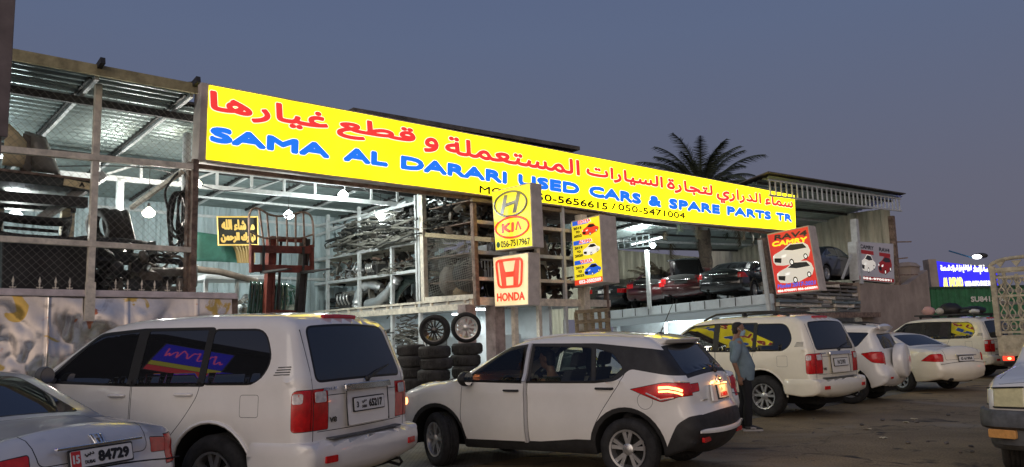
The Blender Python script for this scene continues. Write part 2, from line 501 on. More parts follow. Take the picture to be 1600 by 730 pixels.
# lettering ---------------------------------------------------------------
_FORM = {}
for _cp in range(0xFE80, 0xFEFD):
    _dd = unicodedata.decomposition(chr(_cp)).split()
    if len(_dd) == 2: _FORM.setdefault(chr(int(_dd[1], 16)), {})[_dd[0].strip('<>')] = chr(_cp)
def arabic(t):
    out = []
    for i, c in enumerate(t):
        f = _FORM.get(c)
        if not f: out.append(c); continue
        pv = i > 0 and 'initial' in _FORM.get(t[i - 1], {}); nx = i < len(t) - 1 and 'final' in _FORM.get(t[i + 1], {})
        k = 'medial' if pv and nx and 'medial' in f else 'final' if pv and 'final' in f else 'initial' if nx and 'initial' in f else 'isolated'
        out.append(f[k])
    return ''.join(reversed(out))
_TXT = {}
def text_geo(t, res=3):
    """flat glyph mesh of one line (overlapping contours merged): (verts, faces, x0, x1, y0, y1)"""
    if t in _TXT: return _TXT[t]
    c = bpy.data.curves.new('text', 'FONT'); c.body = t; c.size = 1; c.resolution_u = res; c.fill_mode = 'NONE'
    o = bpy.data.objects.new('text', c); COL.objects.link(o)
    me = bpy.data.meshes.new_from_object(o.evaluated_get(bpy.context.evaluated_depsgraph_get()))
    P = [tuple(p.co[:2]) for p in me.vertices]; nxt = {}
    for e_ in me.edges: nxt.setdefault(e_.vertices[0], []).append(e_.vertices[1]); nxt.setdefault(e_.vertices[1], []).append(e_.vertices[0])
    bpy.data.objects.remove(o); bpy.data.curves.remove(c); bpy.data.meshes.remove(me)
    seen = set(); loops = []
    for i in range(len(P)):
        if i in seen or i not in nxt: continue
        lp = [i]; seen.add(i); cur = i + 1 if i + 1 in nxt[i] else nxt[i][0]
        while cur not in seen:
            lp.append(cur); seen.add(cur); n_ = [k for k in nxt[cur] if k not in seen]
            if not n_: break
            cur = cur + 1 if cur + 1 in n_ else n_[0]
        if len(lp) > 2: loops.append([P[k] for k in lp])
    vs, es = [], []
    for lp in loops:
        n0 = len(vs); vs += [Vector(p) for p in lp]; es += [(n0 + i, n0 + (i + 1) % len(lp)) for i in range(len(lp))]
    r = geometry.delaunay_2d_cdt(vs, es, [], 0, 1e-6)
    v = [tuple(p) for p in r[0]]; tri = [tuple(f) for f in r[2]]
    cen = np.array([[sum(v[k][0] for k in f) / 3, sum(v[k][1] for k in f) / 3] for f in tri]); wn = np.zeros(len(tri), int)
    for lp in loops:
        ins = inside(cen, lp); ar = sum(lp[i][0] * lp[(i + 1) % len(lp)][1] - lp[(i + 1) % len(lp)][0] * lp[i][1] for i in range(len(lp)))
        wn += ins * (1 if ar > 0 else -1)
    f = [tri[i] for i in range(len(tri)) if wn[i] != 0]
    xs, ys = [p[0] for p in v], [p[1] for p in v]
    _TXT[t] = (v, f, min(xs), max(xs), min(ys), max(ys))
    return _TXT[t]
def letters(mb, t, x0, x1, y0, y1, T, bold=0., lift=.004, slant=0., k=None, step=.0006):
    """fit a line of text into the box x0..x1, y0..y1 of the plane T (a right, b up, c out); bold thickens the strokes"""
    v, f, a0, a1, b0, b1 = text_geo(t)
    sx, sy = (x1 - x0 - 2 * bold) / (a1 - a0), (y1 - y0 - 2 * bold) / (b1 - b0)
    offs = [(0, 0)] if not bold else [(0, 0)] + [(math.cos(a) * bold, math.sin(a) * bold) for a in [2 * math.pi * i / 12 for i in range(12)]]
    for i, (ox, oy) in enumerate(offs):
        pts = []
        for p in v:
            yy = (p[1] - b0) * sy; xx = (p[0] - a0) * sx + slant * yy
            pts.append(T @ Vector((x0 + bold + xx + ox, y0 + bold + yy + oy, lift + i * step)))
        mb.add(pts, f, k)
    return mb
# ================================================================ car models
def outl(pts, arches, zb):
    """pts (x,z,fillet,corner) from rear bottom over the roof to front bottom; arches [(x, z, R)] front first"""
    p = list(pts)
    for ax, az, ar in arches:
        a0 = math.asin(max(-1, min(1, (zb - az) / ar)))
        m = 13
        for i in range(m + 1):
            a = a0 + (math.pi - 2 * a0) * i / m
            p.append((ax + ar * math.cos(a), az + ar * math.sin(a), .018, 0 if 0 < i < m else .03))
    out = []; n = len(p)
    for i in range(n):
        p0, p1, p2 = p[i - 1], p[i], p[(i + 1) % n]
        a, b = Vector(p0[:2]) - Vector(p1[:2]), Vector(p2[:2]) - Vector(p1[:2])
        la, lb = a.length, b.length
        t = min(p1[3], la * .49, lb * .49)
        if t <= 0: out.append(p1[:3]); continue
        q0, q2, c = Vector(p1[:2]) + a / la * t, Vector(p1[:2]) + b / lb * t, Vector(p1[:2])
        sg = 2 if t < .05 else 6
        for j in range(sg + 1):
            u = j / sg; q = q0 * (1 - u) ** 2 + c * 2 * u * (1 - u) + q2 * u * u
            f = p1[2]
            out.append((q.x, q.y, f))
    return out
def smooth01(t): t = max(0, min(1, t)); return t * t * (3 - 2 * t)
def half_width(w, belt, lean, front=99, fk=.3, rear=-99, rk=.3, tuck=.05, shoulder=.0, low=.62, crease=0.):
    def Y(x, z):
        y = w
        if z > belt: y -= shoulder * smooth01((z - belt) / .05) + lean * (z - belt) + lean * .25 * (z - belt) ** 2
        if z < low: y -= tuck * ((low - z) / .35) ** 2
        if z > low and z <= belt: y -= .018 * ((z - low) / max(.1, belt - low)) ** 2
        if crease: y += crease * max(0, 1 - abs(z - (belt - .12)) / .10)
        if x > front: y -= fk * (x - front) ** 2
        if x < rear: y -= rk * (rear - x) ** 2
        return max(.05, y)
    return Y
def make_car(name, label, cat, loc, rot, sp, group=None):
    """sp: outline, Y, crown, paint, sides [(key, poly, gap, part, material, parent key, push)], skin [...] the same on the strip"""
    root = thing(name, label, cat, loc, rot, group)
    sh = Shell(sp['outline'], sp['Y'], sp['crown'], sp.get('step', .07), sp.get('grid', .085), sp.get('cols', 8))
    sd = sh.sides([(k, p, g) for k, p, g, *_ in sp['sides']])
    sk_defs = sp['skin'](sh)
    sk = sh.strip([(k, p, g) for k, p, g, *_ in sk_defs])
    body = MB()
    for s_ in (1, -1):
        for key, kk in (('', 0), ('gap', 1), ('clad', 2)):
            m = sd.get((key, s_))
            if m: body.add(m.v, m.f, kk)
    for key, kk in (('', 0), ('gap', 1), ('under', 3), ('clad', 2)):
        if key in sk: body.add(sk[key].v, sk[key].f, kk)
    paint = MT[sp['paint']]
    body.build('body', [paint, MT['seal'], MT[sp.get('clad', 'black_plastic')], MT['dark']], root, smooth=38, weld=True)
    made = {}
    for key, poly, gap, pn, mat, par, push in sorted(sp['sides'], key=lambda q: q[5] is not None):
        if pn is None: continue
        for s_ in (1, -1):
            m = sd.get((key, s_))
            if not m: continue
            mm_ = shifted(m, Vector((0, -s_ * push, 0)))
            for kx in sp.get('wrap', {}).get(key, []):
                kx = kx + ('L' if s_ > 0 else 'R')
                if kx in sk: mm_.add(sk[kx].v, sk[kx].f)
            po = made[(key, s_)] = mm_.build(pn, MT[mat] if isinstance(mat, str) else mat, made.get((par, s_), root), smooth=38, weld=True)
            if pn == 'window':           # glass takes its shading from the true surface, so reflections run smoothly
                co = np.array([(v.co.x, v.co.z) for v in po.data.vertices]); e_ = .012; dx, dz = np.array([e_, 0]), np.array([0, e_])
                gx, gz = (sh.y_at(co + dx) - sh.y_at(co - dx)) / (2 * e_), (sh.y_at(co + dz) - sh.y_at(co - dz)) / (2 * e_)
                po.data.normals_split_custom_set_from_vertices([Vector((-a, s_, -b)).normalized() for a, b in zip(gx, gz)])
    wrapped = {k + e for ks in sp.get('wrap', {}).values() for k in ks for e in 'LR'}
    for key, poly, gap, pn, mat, par, push in sk_defs:
        if pn is None or key in wrapped or key not in sk: continue
        made[(key, 0)] = shifted(sk[key], Vector((0, 0, 0))).build(pn, MT[mat] if isinstance(mat, str) else mat, made.get((par, 0), root), smooth=38)
    # dark core between the wheel wells
    b = MB(); x0, x1 = sp['core']; b.box(x0, x1, -.5, .5, .24, .62)
    b.build('chassis', MT['dark'], root)
    wb, tr, rad, wd = sp['wheels']
    for x, st in ((0, 0), (wb, sp.get('steer', 0))):
        for s_ in (1, -1):
            wheel(root, (x, s_ * (tr - wd / 2), rad), rad, wd, s_, sp['rim_r'], sp['rim'], st, sp.get('tyre', 'tyre'), sp.get('alloy', 'alloy'))
    return root, sh, made
def handle(sh, parent, x, z, s_, mat, L=.20):
    m = MB(); p = sh.side_point(x, z, s_)
    o = [(-L / 2, .0), (-L / 2 + .03, .022), (L / 2 - .03, .022), (L / 2, .0)]
    pts = [Vector((x + a, p.y + s_ * (b + .006), z + .004)) for a, b in catmull(o, 4)]
    m.tube(pts, .0135, 8)
    return m.build('handle', mat, parent, smooth=60)
def mirror(sh, root, x, z, s_, mat, glass='chrome', L=.2):
    m = MB(); p = sh.side_point(x, z, s_)
    c = Vector((x - .02, p.y + s_ * (.04 + L / 2), z + .07))
    m.lathe([(.088, -.054), (.10, -.02), (.095, .02), (.06, .065), (.01, .075)], 16, Matrix.Translation(c) @ AX((0, 0, 0), (0, L * 5.6, 0), (0, 0, .92), (1, 0, 0)), cap=False)
    m.bar((x, p.y - s_ * .02, z), (x, p.y + s_ * .07, z + .04), .07, .05)
    o = m.build('mirror', mat, root, smooth=60)
    g = MB(); g.lathe([(.001, 0), (.085, 0)], 16, Matrix.Translation(c + Vector((-.058, 0, 0))) @ AX((0, 0, 0), (0, -L * 5.6, 0), (0, 0, .92), (-1, 0, 0)), cap=False)
    g.build('mirror_glass', MT[glass], o)
    return o
def rear_frame(sh, x, z, y, out=.004, ang=None):
    """plane on the tail skin at outline place (x,z), offset y: a right seen from behind (-y dir), b up along the skin, c outward"""
    sv = sh.place(x, z); p, nn = sh.skin_point(sv, y, out); p2, _ = sh.skin_point(sv + .05, y, out)
    b = (p2 - p).normalized(); b = (b - Vector((0, b.y, 0))).normalized()
    pl, _ = sh.skin_point(sv, y - .05, out); a = (pl - p).normalized(); c = a.cross(b).normalized(); b = c.cross(a)
    return AX(p, a, b, c)
def plate(root, T, w, h, texts, mat='plate', frame_mat='black_plastic', label=None):
    m = MB(); m.prism(rpoly([(-w / 2 - .012, -h / 2 - .012), (w / 2 + .012, -h / 2 - .012), (w / 2 + .012, h / 2 + .012), (-w / 2 - .012, h / 2 + .012)], .015), 0, .012, T)
    f = m.build('licence_plate', MT[frame_mat], root)
    m = MB(); m.prism(rpoly([(-w / 2, -h / 2), (w / 2, -h / 2), (w / 2, h / 2), (-w / 2, h / 2)], .015), .011, .017, T)
    m.build('plate_face', MT[mat] if isinstance(mat, str) else mat, f)
    by = {}
    for t, x0, x1, y0, y1, mt, bold in texts: letters(by.setdefault(mt, MB()), t, x0, x1, y0, y1, T, bold, lift=.0185, step=.0002)
    for mt, mb in by.items(): mb.build('plate_lettering', MT[mt], f)
    return f

# ---------------------------------------------------------------- big boxy SUV
def suv_spec(paint, rails=False):
    zb = .44
    o = outl([(-.90, .46, .04, .05), (-.99, .60, .08, .08), (-1.015, .95, .13, .15), (-1.00, 1.23, .13, .12), (-.80, 1.76, .10, .09), (-.60, 1.845, .11, .22), (.3, 1.875, .12, .5), (1.25, 1.85, .12, .3), (1.62, 1.775, .11, .22),
              (2.32, 1.30, .07, .10), (2.75, 1.235, .12, .3), (3.42, 1.14, .13, .3), (3.64, 1.03, .14, .12), (3.72, .74, .17, .1), (3.69, .52, .10, .08), (3.5, .44, .05, .05)],
             [(2.85, .40, .475), (0, .40, .475)], zb)
    Y = half_width(.955, 1.23, .25, 3.1, .28, -.80, .5, .06, .012, .8)
    def crown(x, z):
        if z < .5: return 0
        if x > 3.5: return .09
        if x < -.75: return .055
        return .035
    win_r = rpoly([(.10, 1.215, .05), (.10, 1.735, .06), (-.52, 1.72, .14), (-.665, 1.42, .13), (-.53, 1.215, .13)])
    win_b = rpoly([(.15, 1.215, .03), (.93, 1.22, .03), (.93, 1.75, .04), (.15, 1.74, .04)])
    win_f = rpoly([(1.03, 1.22, .03), (2.16, 1.26, .04), (1.58, 1.715, .10), (1.03, 1.75, .04)])
    door_f = rpoly([(.995, .50, .05), (2.10, .50, .08), (2.22, 1.0, .1), (2.20, 1.285, .04), (1.60, 1.725, .06), (.995, 1.755, .04)])
    door_b = rpoly([(.57, .50, .06), (.985, .50, .04), (.985, 1.755, .04), (.135, 1.74, .05), (.135, 1.15, .10), (.30, .92, .2), (.52, .70, .12)])
    cap = rpoly([(-.34, .93), (-.34, 1.13), (-.55, 1.13), (-.55, .93)], .03)
    tail = rpoly([(-.90, .80, .04), (-.90, 1.165, .06), (-1.3, 1.165, 0), (-1.3, .80, 0)])
    blk = rpoly([(.07, 1.203, .05), (.985, 1.207, .0), (2.21, 1.248, .03), (1.60, 1.735, .08), (.985, 1.767, .0), (.07, 1.752, .06)])
    sides = [('wr', win_r, .016, 'window', 'glass_dark', None, .004), ('wb', win_b, .014, 'window', 'glass_dark', 'db', .004), ('wf', win_f, .014, 'window', 'glass_dark', 'df', .004),
             ('df', door_f, .007, 'door', paint, None, 0), ('db', door_b, .007, 'door', paint, None, 0), ('cap', cap, .004, 'fuel_cap', paint, None, 0), ('clad', blk, 0, None, None, None, 0), ('tail', tail, .006, 'tail_lamp', 'lens_red', None, -.006)]
    sides_order = [next(s_ for s_ in sides if s_[0] == k) for k in ('wr', 'wb', 'wf', 'clad', 'cap', 'tail', 'df', 'db')]
    def skin(sh):
        q = lambda *a, **k: sh.quad(*a, **k)
        tl = lambda sgn: rpoly([(sh.place(-1.0, .80), sgn * .99), (sh.place(-1.0, .80), sgn * .58), (sh.place(-1.0, 1.165), sgn * .58), (sh.place(-1.0, 1.165), sgn * .99)], 0 + .02)
        return [('rw', q((-.995, 1.215), (-.815, 1.735), .735, .655, .09), .022, 'rear_window', 'glass_dark', None, 0),
                ('tlL', tl(1), .006, None, None, None, 0), ('tlR', tl(-1), .006, None, None, None, 0),
                ('ws', q((2.22, 1.37), (1.70, 1.72), .70, .62, .06), .02, 'windscreen', 'glass_dark', None, 0),
                ('hood', q((3.52, 1.09), (2.42, 1.28), .66, .72, .08), .007, 'bonnet', paint, None, 0),
                ('under', rpoly([(sh.place(3.45, .44), -2), (sh.place(3.45, .44), 2), (sh.S[-1] + .1, 2), (sh.S[-1] + .1, -2)], 0), 0, None, None, None, 0)]
    return dict(outline=o, Y=Y, crown=crown, paint=paint, sides=sides_order, skin=skin, wrap={'tail': ['tl']}, core=(-.85, 3.5), clad='seal', wheels=(2.85, .925, .385, .265), rim_r=.235, rim=('twin', 5, .04, .05))
def big_suv(name, label, loc, rot, paint, plate_texts, rails=False, group=None, variant=0, lamp_mat='lens_red'):
    sp = suv_spec(paint)
    root, sh, made = make_car(name, label, 'car', loc, rot, sp, group)
    P = MT[paint]
    for s_ in (1, -1):
        handle(sh, made[('df', s_)], 1.16, 1.12, s_, MT['chrome'] if variant else P); handle(sh, made[('db', s_)], .32, 1.13, s_, MT['chrome'] if variant else P)
        mirror(sh, root, 2.06, 1.26, s_, MT['grey_plastic'], L=.16)
        # quarter vent louvres behind the rear side window
        m = MB()
        for i in range(4):
            z = 1.30 + .022 * i; x0 = -.685 - .010 * (3 - i) * 0 + .018 * (i - 1.5) * -1
            p = sh.side_point(-.70, z, s_, .003); q = sh.side_point(-.86, z + .004, s_, .003)
            m.bar((-.70 - .012 * i, p.y, z), (-.865, q.y, z + .004), .007, .010)
        m.build('vent_louvre', MT['grey_plastic'], root)
        # clear upper lens on the tail lamp
        lm = MB()
        T = rear_frame(sh, -1.0, 1.09, s_ * .70, .012)
        lm.prism(rpoly([(-.065, -.045), (.075, -.045), (.075, .05), (-.065, .05)], .02), 0, .006, T)
        xs = [(-.915, 1.045), (-.915, 1.135), (-.985, 1.135), (-.985, 1.045)]
        rr = rpoly(xs, .02); c0 = [sh.side_point(x, z, s_, .014) for x, z in rr]
        lm.add(c0, [tuple(range(len(c0))) if s_ < 0 else tuple(reversed(range(len(c0))))])
        lm.build('clear_lens', MT['lens_clear'], made[('tail', s_)])
        # moulding along the sill and doors
        m = MB()
        for x0, x1 in ((.56, 2.2), (-.83, -.47)):
            pts = [sh.side_point(x0 + (x1 - x0) * i / 8, .665, s_, .004) for i in range(9)]
            m.tube(pts, .012, 6)
        m.build('side_moulding', P, root, smooth=60)
        m = MB(); pts = [sh.side_point(x, .43, s_, .02) for x in np.linspace(.62, 2.25, 6)]
        m.tube(pts, .045, 8); m.build('side_step', P, root, smooth=60)
        # arch lip
        for cx in (0, 2.85):
            m = MB(); pts = []
            for i in range(17):
                a = math.pi * i / 16 * 1.02 - .03
                x, z = cx + .487 * math.cos(a), .40 + .487 * math.sin(a)
                pts.append(Vector((x, s_ * (sp['Y'](x, max(z, .5)) - .006), z)))
            m.tube(pts, .018, 6); m.build('arch_flare', P, root, smooth=60)
        # high front lamps
        m = MB(); T = AX(sh.skin_point(sh.place(3.68, .92), s_ * .68, .004)[0], (0, s_, 0), (0, 0, 1), (1, 0, .1))
        m.prism(rpoly([(-.22, -.09), (.15, -.09), (.13, .10), (-.22, .09)], .03), -.02, .02, T); m.build('headlamp', MT['lens_clear'], root)
    # grille
    m = MB()
    for i in range(5): m.bar((3.79, -.42, .80 + .05 * i), (3.79, .42, .80 + .05 * i), .03, .022)
    m.bar((3.78, -.44, .78), (3.78, -.44, 1.02), .03); m.bar((3.78, .44, .78), (3.78, .44, 1.02), .03)
    m.build('grille', MT['chrome'], root)
    # rear bumper: own inflated block with a step pad
    ob = outl([(-.80, .40, .03, .03), (-1.02, .42, .05, .05), (-1.115, .47, .06, .04), (-1.135, .60, .06, .06), (-1.10, .70, .04, .03), (-.98, .715, .02, .02), (-.475, .715, .02, .02), (-.43, .60, .02, .02), (-.46, .44, .03, .03)], [], .4)
    bs = Shell(ob, half_width(.975, 1.2, 0, 9, 0, -.95, 1.6, .03, 0, .55), lambda x, z: .07 if x < -1.0 and z < .68 else 0, .06, .08, 8)
    b = MB()
    for d in (bs.sides([]), bs.strip([])):
        for mb in d.values(): b.add(mb.v, mb.f)
    bo = b.build('rear_bumper', P, root, smooth=40, weld=True)
    m = MB(); m.prism(rpoly([(-.60, -.06), (.60, -.06), (.60, .05), (-.60, .05)], .03), 0, .012, AX((-1.045, 0, .716), (0, -1, 0), (1, 0, 0.04), (0, 0, 1)))
    m.build('step_pad', MT['grey_plastic'], bo)
    for s_ in (1, -1):
        T = AX(bs.skin_point(bs.place(-1.13, .56), s_ * .70, .003)[0], (0, -1, 0), (0, 0, 1), (-1, 0, 0))
        m = MB(); m.prism(rpoly([(-.075, -.03), (.075, -.03), (.075, .03), (-.075, .03)], .012), -.01, .012, T @ Matrix.Rotation(s_ * -.12, 4, 'Y')); m.build('reflector', MT['lens_red'], bo)
    # tailgate dressing
    for z, hw in ((1.10, .62), (.79, .72)):
        m = MB(); pts = [sh.skin_point(sh.place(-1.0, z), y, -.003)[0] for y in np.linspace(-hw, hw, 15)]
        m.tube(pts, .006, 4); m.build('tailgate_seam', MT['seal'], root)
    m = MB()
    for s_ in (1, -1):
        pts = [sh.skin_point(sh.place(-.9 - .1 * (1.8 - z) / .6, z), s_ * (.775 - .09 * max(0, z - 1.2)), -.003)[0] for z in np.linspace(.66, 1.74, 12)]
        m.tube(pts, .006, 4)
    m.build('tailgate_seam', MT['seal'], root)
    T = rear_frame(sh, -1.0, 1.10, 0, .008)
    m = MB(); m.prism(rpoly([(-.36, -.30), (.36, -.30), (.36, .05), (-.36, .05)], .05), 0, .006, T); rc = m.build('plate_recess', P, root, bevel=.004)
    m = MB(); m.tube([T @ Vector(p) for p in [(-.36, -.30, .005), (-.365, -.1, .007), (-.36, .03, .012), (.36, .03, .012), (.365, -.1, .007), (.36, -.30, .005)]], .006, 5)
    m.build('recess_seam', MT['seal'], rc)
    m = MB(); m.prism(rpoly([(-.40, .02), (.40, .02), (.40, .085), (-.40, .085)], .02), .005, .035, T); m.build('garnish', MT['chrome'], root, bevel=.006)
    plate(root, T @ Matrix.Translation((.0, -.115, .008)), .52, .115 if not variant else .13, plate_texts)
    # badge ring, script letters and V8
    m = MB(); pts = [rear_frame(sh, -.99, 1.185, -.01, .008) @ Vector((.045 * math.cos(a), .034 * math.sin(a), 0)) for a in [2 * math.pi * i / 20 for i in range(20)]]
    m.tube(pts, .005, 5, closed=True); Tq = rear_frame(sh, -.99, 1.185, -.01, .008)
    m.bar(Tq @ Vector((-.012, .028, 0)), Tq @ Vector((-.012, -.02, 0)), .007); m.bar(Tq @ Vector((-.012, -.02, 0)), Tq @ Vector((.034, -.02, 0)), .007)
    m.build('badge', MT['chrome'], root)
    m = MB(); letters(m, 'JDLE', -.10, .10, 0, .034, rear_frame(sh, -.99, 1.135, .56, .004), .003); letters(m, 'V8', -.05, .05, 0, .05, rear_frame(sh, -.99, .86, .53, .004), .003)
    m.build('script', MT['chrome'], root)
    # wiper
    m = MB(); a = sh.skin_point(sh.place(-.995, 1.21), -.02, .015)[0]; b2 = sh.skin_point(sh.place(-.955, 1.32), -.50, .015)[0]
    m.tube([a, (a + b2) / 2 + Vector((-.012, 0, .015)), b2], [.022, .012, .007], 6); m.ball(a, .03, 6); m.build('rear_wiper', MT['black_plastic'], root, smooth=50)
    # high brake lamp
    m = MB(); pts = [sh.skin_point(sh.place(-.735, 1.815), y, .014)[0] for y in np.linspace(-.27, .27, 7)]
    m.tube(pts, .022, 6); m.build('brake_lamp', MT['lens_red'], root, smooth=50)
    # tow hook
    m = MB(); m.tube([(-1.0, -.50, .36), (-1.13, -.50, .33), (-1.16, -.50, .36), (-1.13, -.50, .40), (-1.02, -.50, .38)], .016, 6); m.box(-1.0, -.2, -.55, .55, .34, .42)
    m.build('tow_hook', MT['dark'], root)
    if rails:
        for s_ in (1, -1):
            m = MB(); pts = []
            for x in np.linspace(-.45, 1.45, 13):
                t = (x + .45) / 1.9; hgt = .075 * min(1, 6 * t, 6 * (1 - t))
                b0 = sh.skin_point(sh.place(x, 1.86), s_ * .58, 0)[0]; pts.append(b0 + Vector((0, 0, hgt + .012)))
            m.tube(pts, .022, 8); m.bar(pts[6] + Vector((0, 0, -.08)), pts[6], .12, .04); m.build('roof_rail', MT['black_plastic'], root, smooth=60)
    return root, sh, made
# ---------------------------------------------------------------- small crossover with black wrap-round glass
def crossover(name, label, loc, rot, paint, steer):
    zb = .255
    o = outl([(-.50, .30, .03, .05), (-.70, .36, .05, .06), (-.80, .50, .12, .08), (-.79, .70, .15, .06), (-.715, .80, .13, .04), (-.70, .95, .14, .08), (-.665, 1.085, .13, .05), (-.34, 1.46, .09, .06), (-.20, 1.535, .10, .15), (.4, 1.585, .11, .5), (1.0, 1.59, .11, .4), (1.52, 1.52, .09, .2),
              (2.34, 1.075, .06, .10), (2.65, 1.045, .10, .3), (3.20, .94, .12, .25), (3.40, .80, .14, .12), (3.46, .60, .16, .1), (3.43, .36, .10, .08), (3.25, .255, .04, .05)],
             [(2.62, .335, .405), (0, .335, .405)], zb)
    Y = half_width(.88, 1.06, .30, 2.75, .42, -.25, .42, .07, .02, .62, .012)
    def crown(x, z):
        if z < .32: return 0
        if x > 3.2: return .11
        if x < -.6: return .09
        return .04
    wf = rpoly([(1.33, 1.055, .03), (2.16, 1.07, .05), (1.60, 1.425, .10), (1.33, 1.475, .03)])
    wb = rpoly([(.40, 1.065, .03), (1.22, 1.055, .03), (1.22, 1.48, .03), (.44, 1.45, .05)])
    wq = rpoly([(.02, 1.21, .03), (.14, 1.10, .04), (.36, 1.065, .02), (.40, 1.445, .03), (.16, 1.38, .05)])
    blk = rpoly([(1.30, 1.04, .0), (2.22, 1.055, .04), (1.60, 1.465, .06), (1.27, 1.505, .0), (.40, 1.49, .05), (-.30, 1.415, .03), (-.9, 1.30, 0), (-.9, 1.115, 0), (-.52, 1.125, .1), (-.06, 1.20, .05), (.10, 1.07, .06), (.36, 1.045, 0)])
    df = rpoly([(1.265, .34, .04), (2.16, .34, .06), (2.24, .62, .1), (2.20, 1.06, .05), (1.60, 1.45, .05), (1.265, 1.49, .02)])
    db = rpoly([(.44, .34, .06), (1.255, .34, .04), (1.255, 1.49, .02), (.36, 1.47, .04), (-.05, 1.25, .05), (.07, 1.02, .1), (.30, .72, .2), (.42, .50, .1)])
    cap = [(-.24 + .09 * math.cos(a), .86 + .09 * math.sin(a)) for a in [2 * math.pi * i / 24 for i in range(24)]]
    tail = rpoly([(-.06, .985, .02), (-.42, .845, .04), (-.55, .88, .04), (-.60, .90, .03), (-1.0, .93, 0), (-1.0, 1.035, 0), (-.45, 1.06, .06)])
    cl_r = [(.455 * math.cos(a), .335 + .455 * math.sin(a)) for a in [math.pi * i / 18 for i in range(19)]] + [(-.455, .30), (-.455, .2), (.455, .2)]
    cl_f = [(2.62 + .455 * math.cos(a), .335 + .455 * math.sin(a)) for a in [math.pi * i / 18 for i in range(19)]] + [(2.165, .2), (3.075, .2)]
    sill = rpoly([(.3, .2), (2.3, .2), (2.3, .36, .03), (1.9, .365), (1.1, .375), (.62, .42), (.3, .42)], .01)
    cl_b = rpoly([(-.36, .2, 0), (-1, .2, 0), (-1, .73, 0), (-.70, .70, .03), (-.575, .62, .05), (-.47, .42, .04)])
    sides = [('wf', wf, .012, 'window', 'glass_clear', 'df', .003), ('wb', wb, .012, 'window', 'glass_clear', 'db', .003), ('wq', wq, .012, 'window', 'glass_clear', 'db', .003),
             ('tail', tail, .006, 'tail_lamp', 'lens_red', None, -.004), ('clad', blk, 0, None, None, None, 0), ('clad', cl_r, 0, None, None, None, 0), ('clad', cl_f, 0, None, None, None, 0), ('clad', cl_b, 0, None, None, None, 0), ('clad', sill, 0, None, None, None, 0),
             ('cap', cap, .004, 'fuel_cap', paint, None, 0), ('df', df, .007, 'door', paint, None, 0), ('db', db, .007, 'door', paint, None, 0)]
    def skin(sh):
        tl = lambda sg: rpoly([(sh.place(-.70, .93), sg * .95), (sh.place(-.70, .94), sg * .52), (sh.place(-.68, 1.03), sg * .50), (sh.place(-.68, 1.04), sg * .95)], .02)
        return [('rw', sh.quad((-.64, 1.12), (-.37, 1.43), .66, .56, .08), .014, 'rear_window', 'glass_dark', None, 0),
                ('clad', rpoly([(sh.place(-.665, 1.095), -.95), (sh.place(-.665, 1.095), .95), (sh.place(-.36, 1.44), .95), (sh.place(-.36, 1.44), -.95)], 0), 0, None, None, None, 0),
                ('clad', rpoly([(-1, -1), (-1, 1), (sh.place(-.77, .70), 1), (sh.place(-.77, .70), -1)], 0), 0, None, None, None, 0),
                ('tlL', tl(1), .006, None, None, None, 0), ('tlR', tl(-1), .006, None, None, None, 0),
                ('ws', sh.quad((2.26, 1.115), (1.60, 1.48), .64, .55, .06), .018, 'windscreen', 'glass_clear', None, 0),
                ('hood', sh.quad((3.25, .92), (2.40, 1.07), .62, .70, .08), .006, 'bonnet', paint, None, 0),
                ('under', rpoly([(sh.place(3.25, .26), -2), (sh.place(3.25, .26), 2), (sh.S[-1] + .1, 2), (sh.S[-1] + .1, -2)], 0), 0, None, None, None, 0)]
    sp = dict(outline=o, Y=Y, crown=crown, paint=paint, sides=sides, skin=skin, wrap={'tail': ['tl']}, core=(-.5, 3.3), wheels=(2.62, .875, .335, .215), rim_r=.215, rim=('twin', 5, .036, .052), steer=steer, step=.06, grid=.075, clad='black_plastic')
    root, sh, made = make_car(name, label, 'car', loc, rot, sp)
    P = MT[paint]
    for s_ in (1, -1):
        handle(sh, made[('df', s_)], 1.44, .955, s_, MT['black_plastic'], .21); handle(sh, made[('db', s_)], .24, .985, s_, MT['black_plastic'], .21)
        mirror(sh, root, 2.08, 1.03, s_, MT['black_plastic'], L=.2)
        # lit elements of the rear lamps
        m = MB(); pts = [sh.side_point(x, z, s_, .012) for x, z in ((-.40, 1.0), (-.50, 1.005), (-.60, .985), (-.64, .965))]
        m.tube(pts, .016, 6); m.tube([p + Vector((0, 0, -.04)) for p in pts], .012, 6); m.build('lit_bar', MT['lens_hot'], made[('tail', s_)], smooth=60)
        m = MB(); pts = [sh.side_point(x, z, s_, .010) for x, z in ((-.26, .945), (-.42, .875), (-.56, .895))]
        m.tube(pts, .010, 6); m.build('clear_strip', MT['lens_clear'], made[('tail', s_)], smooth=60)
        # head lamp and lit side marker
        c = sh.skin_point(sh.place(3.36, .83), s_ * .56, .004)[0]
        m = MB(); m.prism(rpoly([(-.20, -.06), (.20, -.02), (.26, .09), (-.16, .04)], .03), -.02, .03, AX(c, (-.35, s_ * .94, 0), (0, 0, 1), (.94, s_ * .35, .2)))
        hl = m.build('headlamp', MT['lens_clear'], root, bevel=.008)
        m = MB(); p = sh.side_point(3.16, .80, s_, .006); m.ball(p, .06, 8, (1.0, .25, .75)); m.build('side_marker', MT['lens_hot'], hl, smooth=60)
        m = MB(); pts = [sh.skin_point(sh.place(x, 1.58), s_ * .60, .012)[0] for x in np.linspace(-.15, 1.45, 9)]
        m.tube(pts, .014, 6); m.build('roof_rail', P, root, smooth=60)
        T = AX(sh.skin_point(sh.place(-.79, .44), s_ * .56, .006)[0], (0, -1, 0), (0, 0, 1), (-1, 0, 0))
        m = MB(); m.prism(rpoly([(-.10, -.025), (.10, -.025), (.10, .025), (-.10, .025)], .01), -.01, .02, T); m.build('reflector', MT['lens_red'], root)
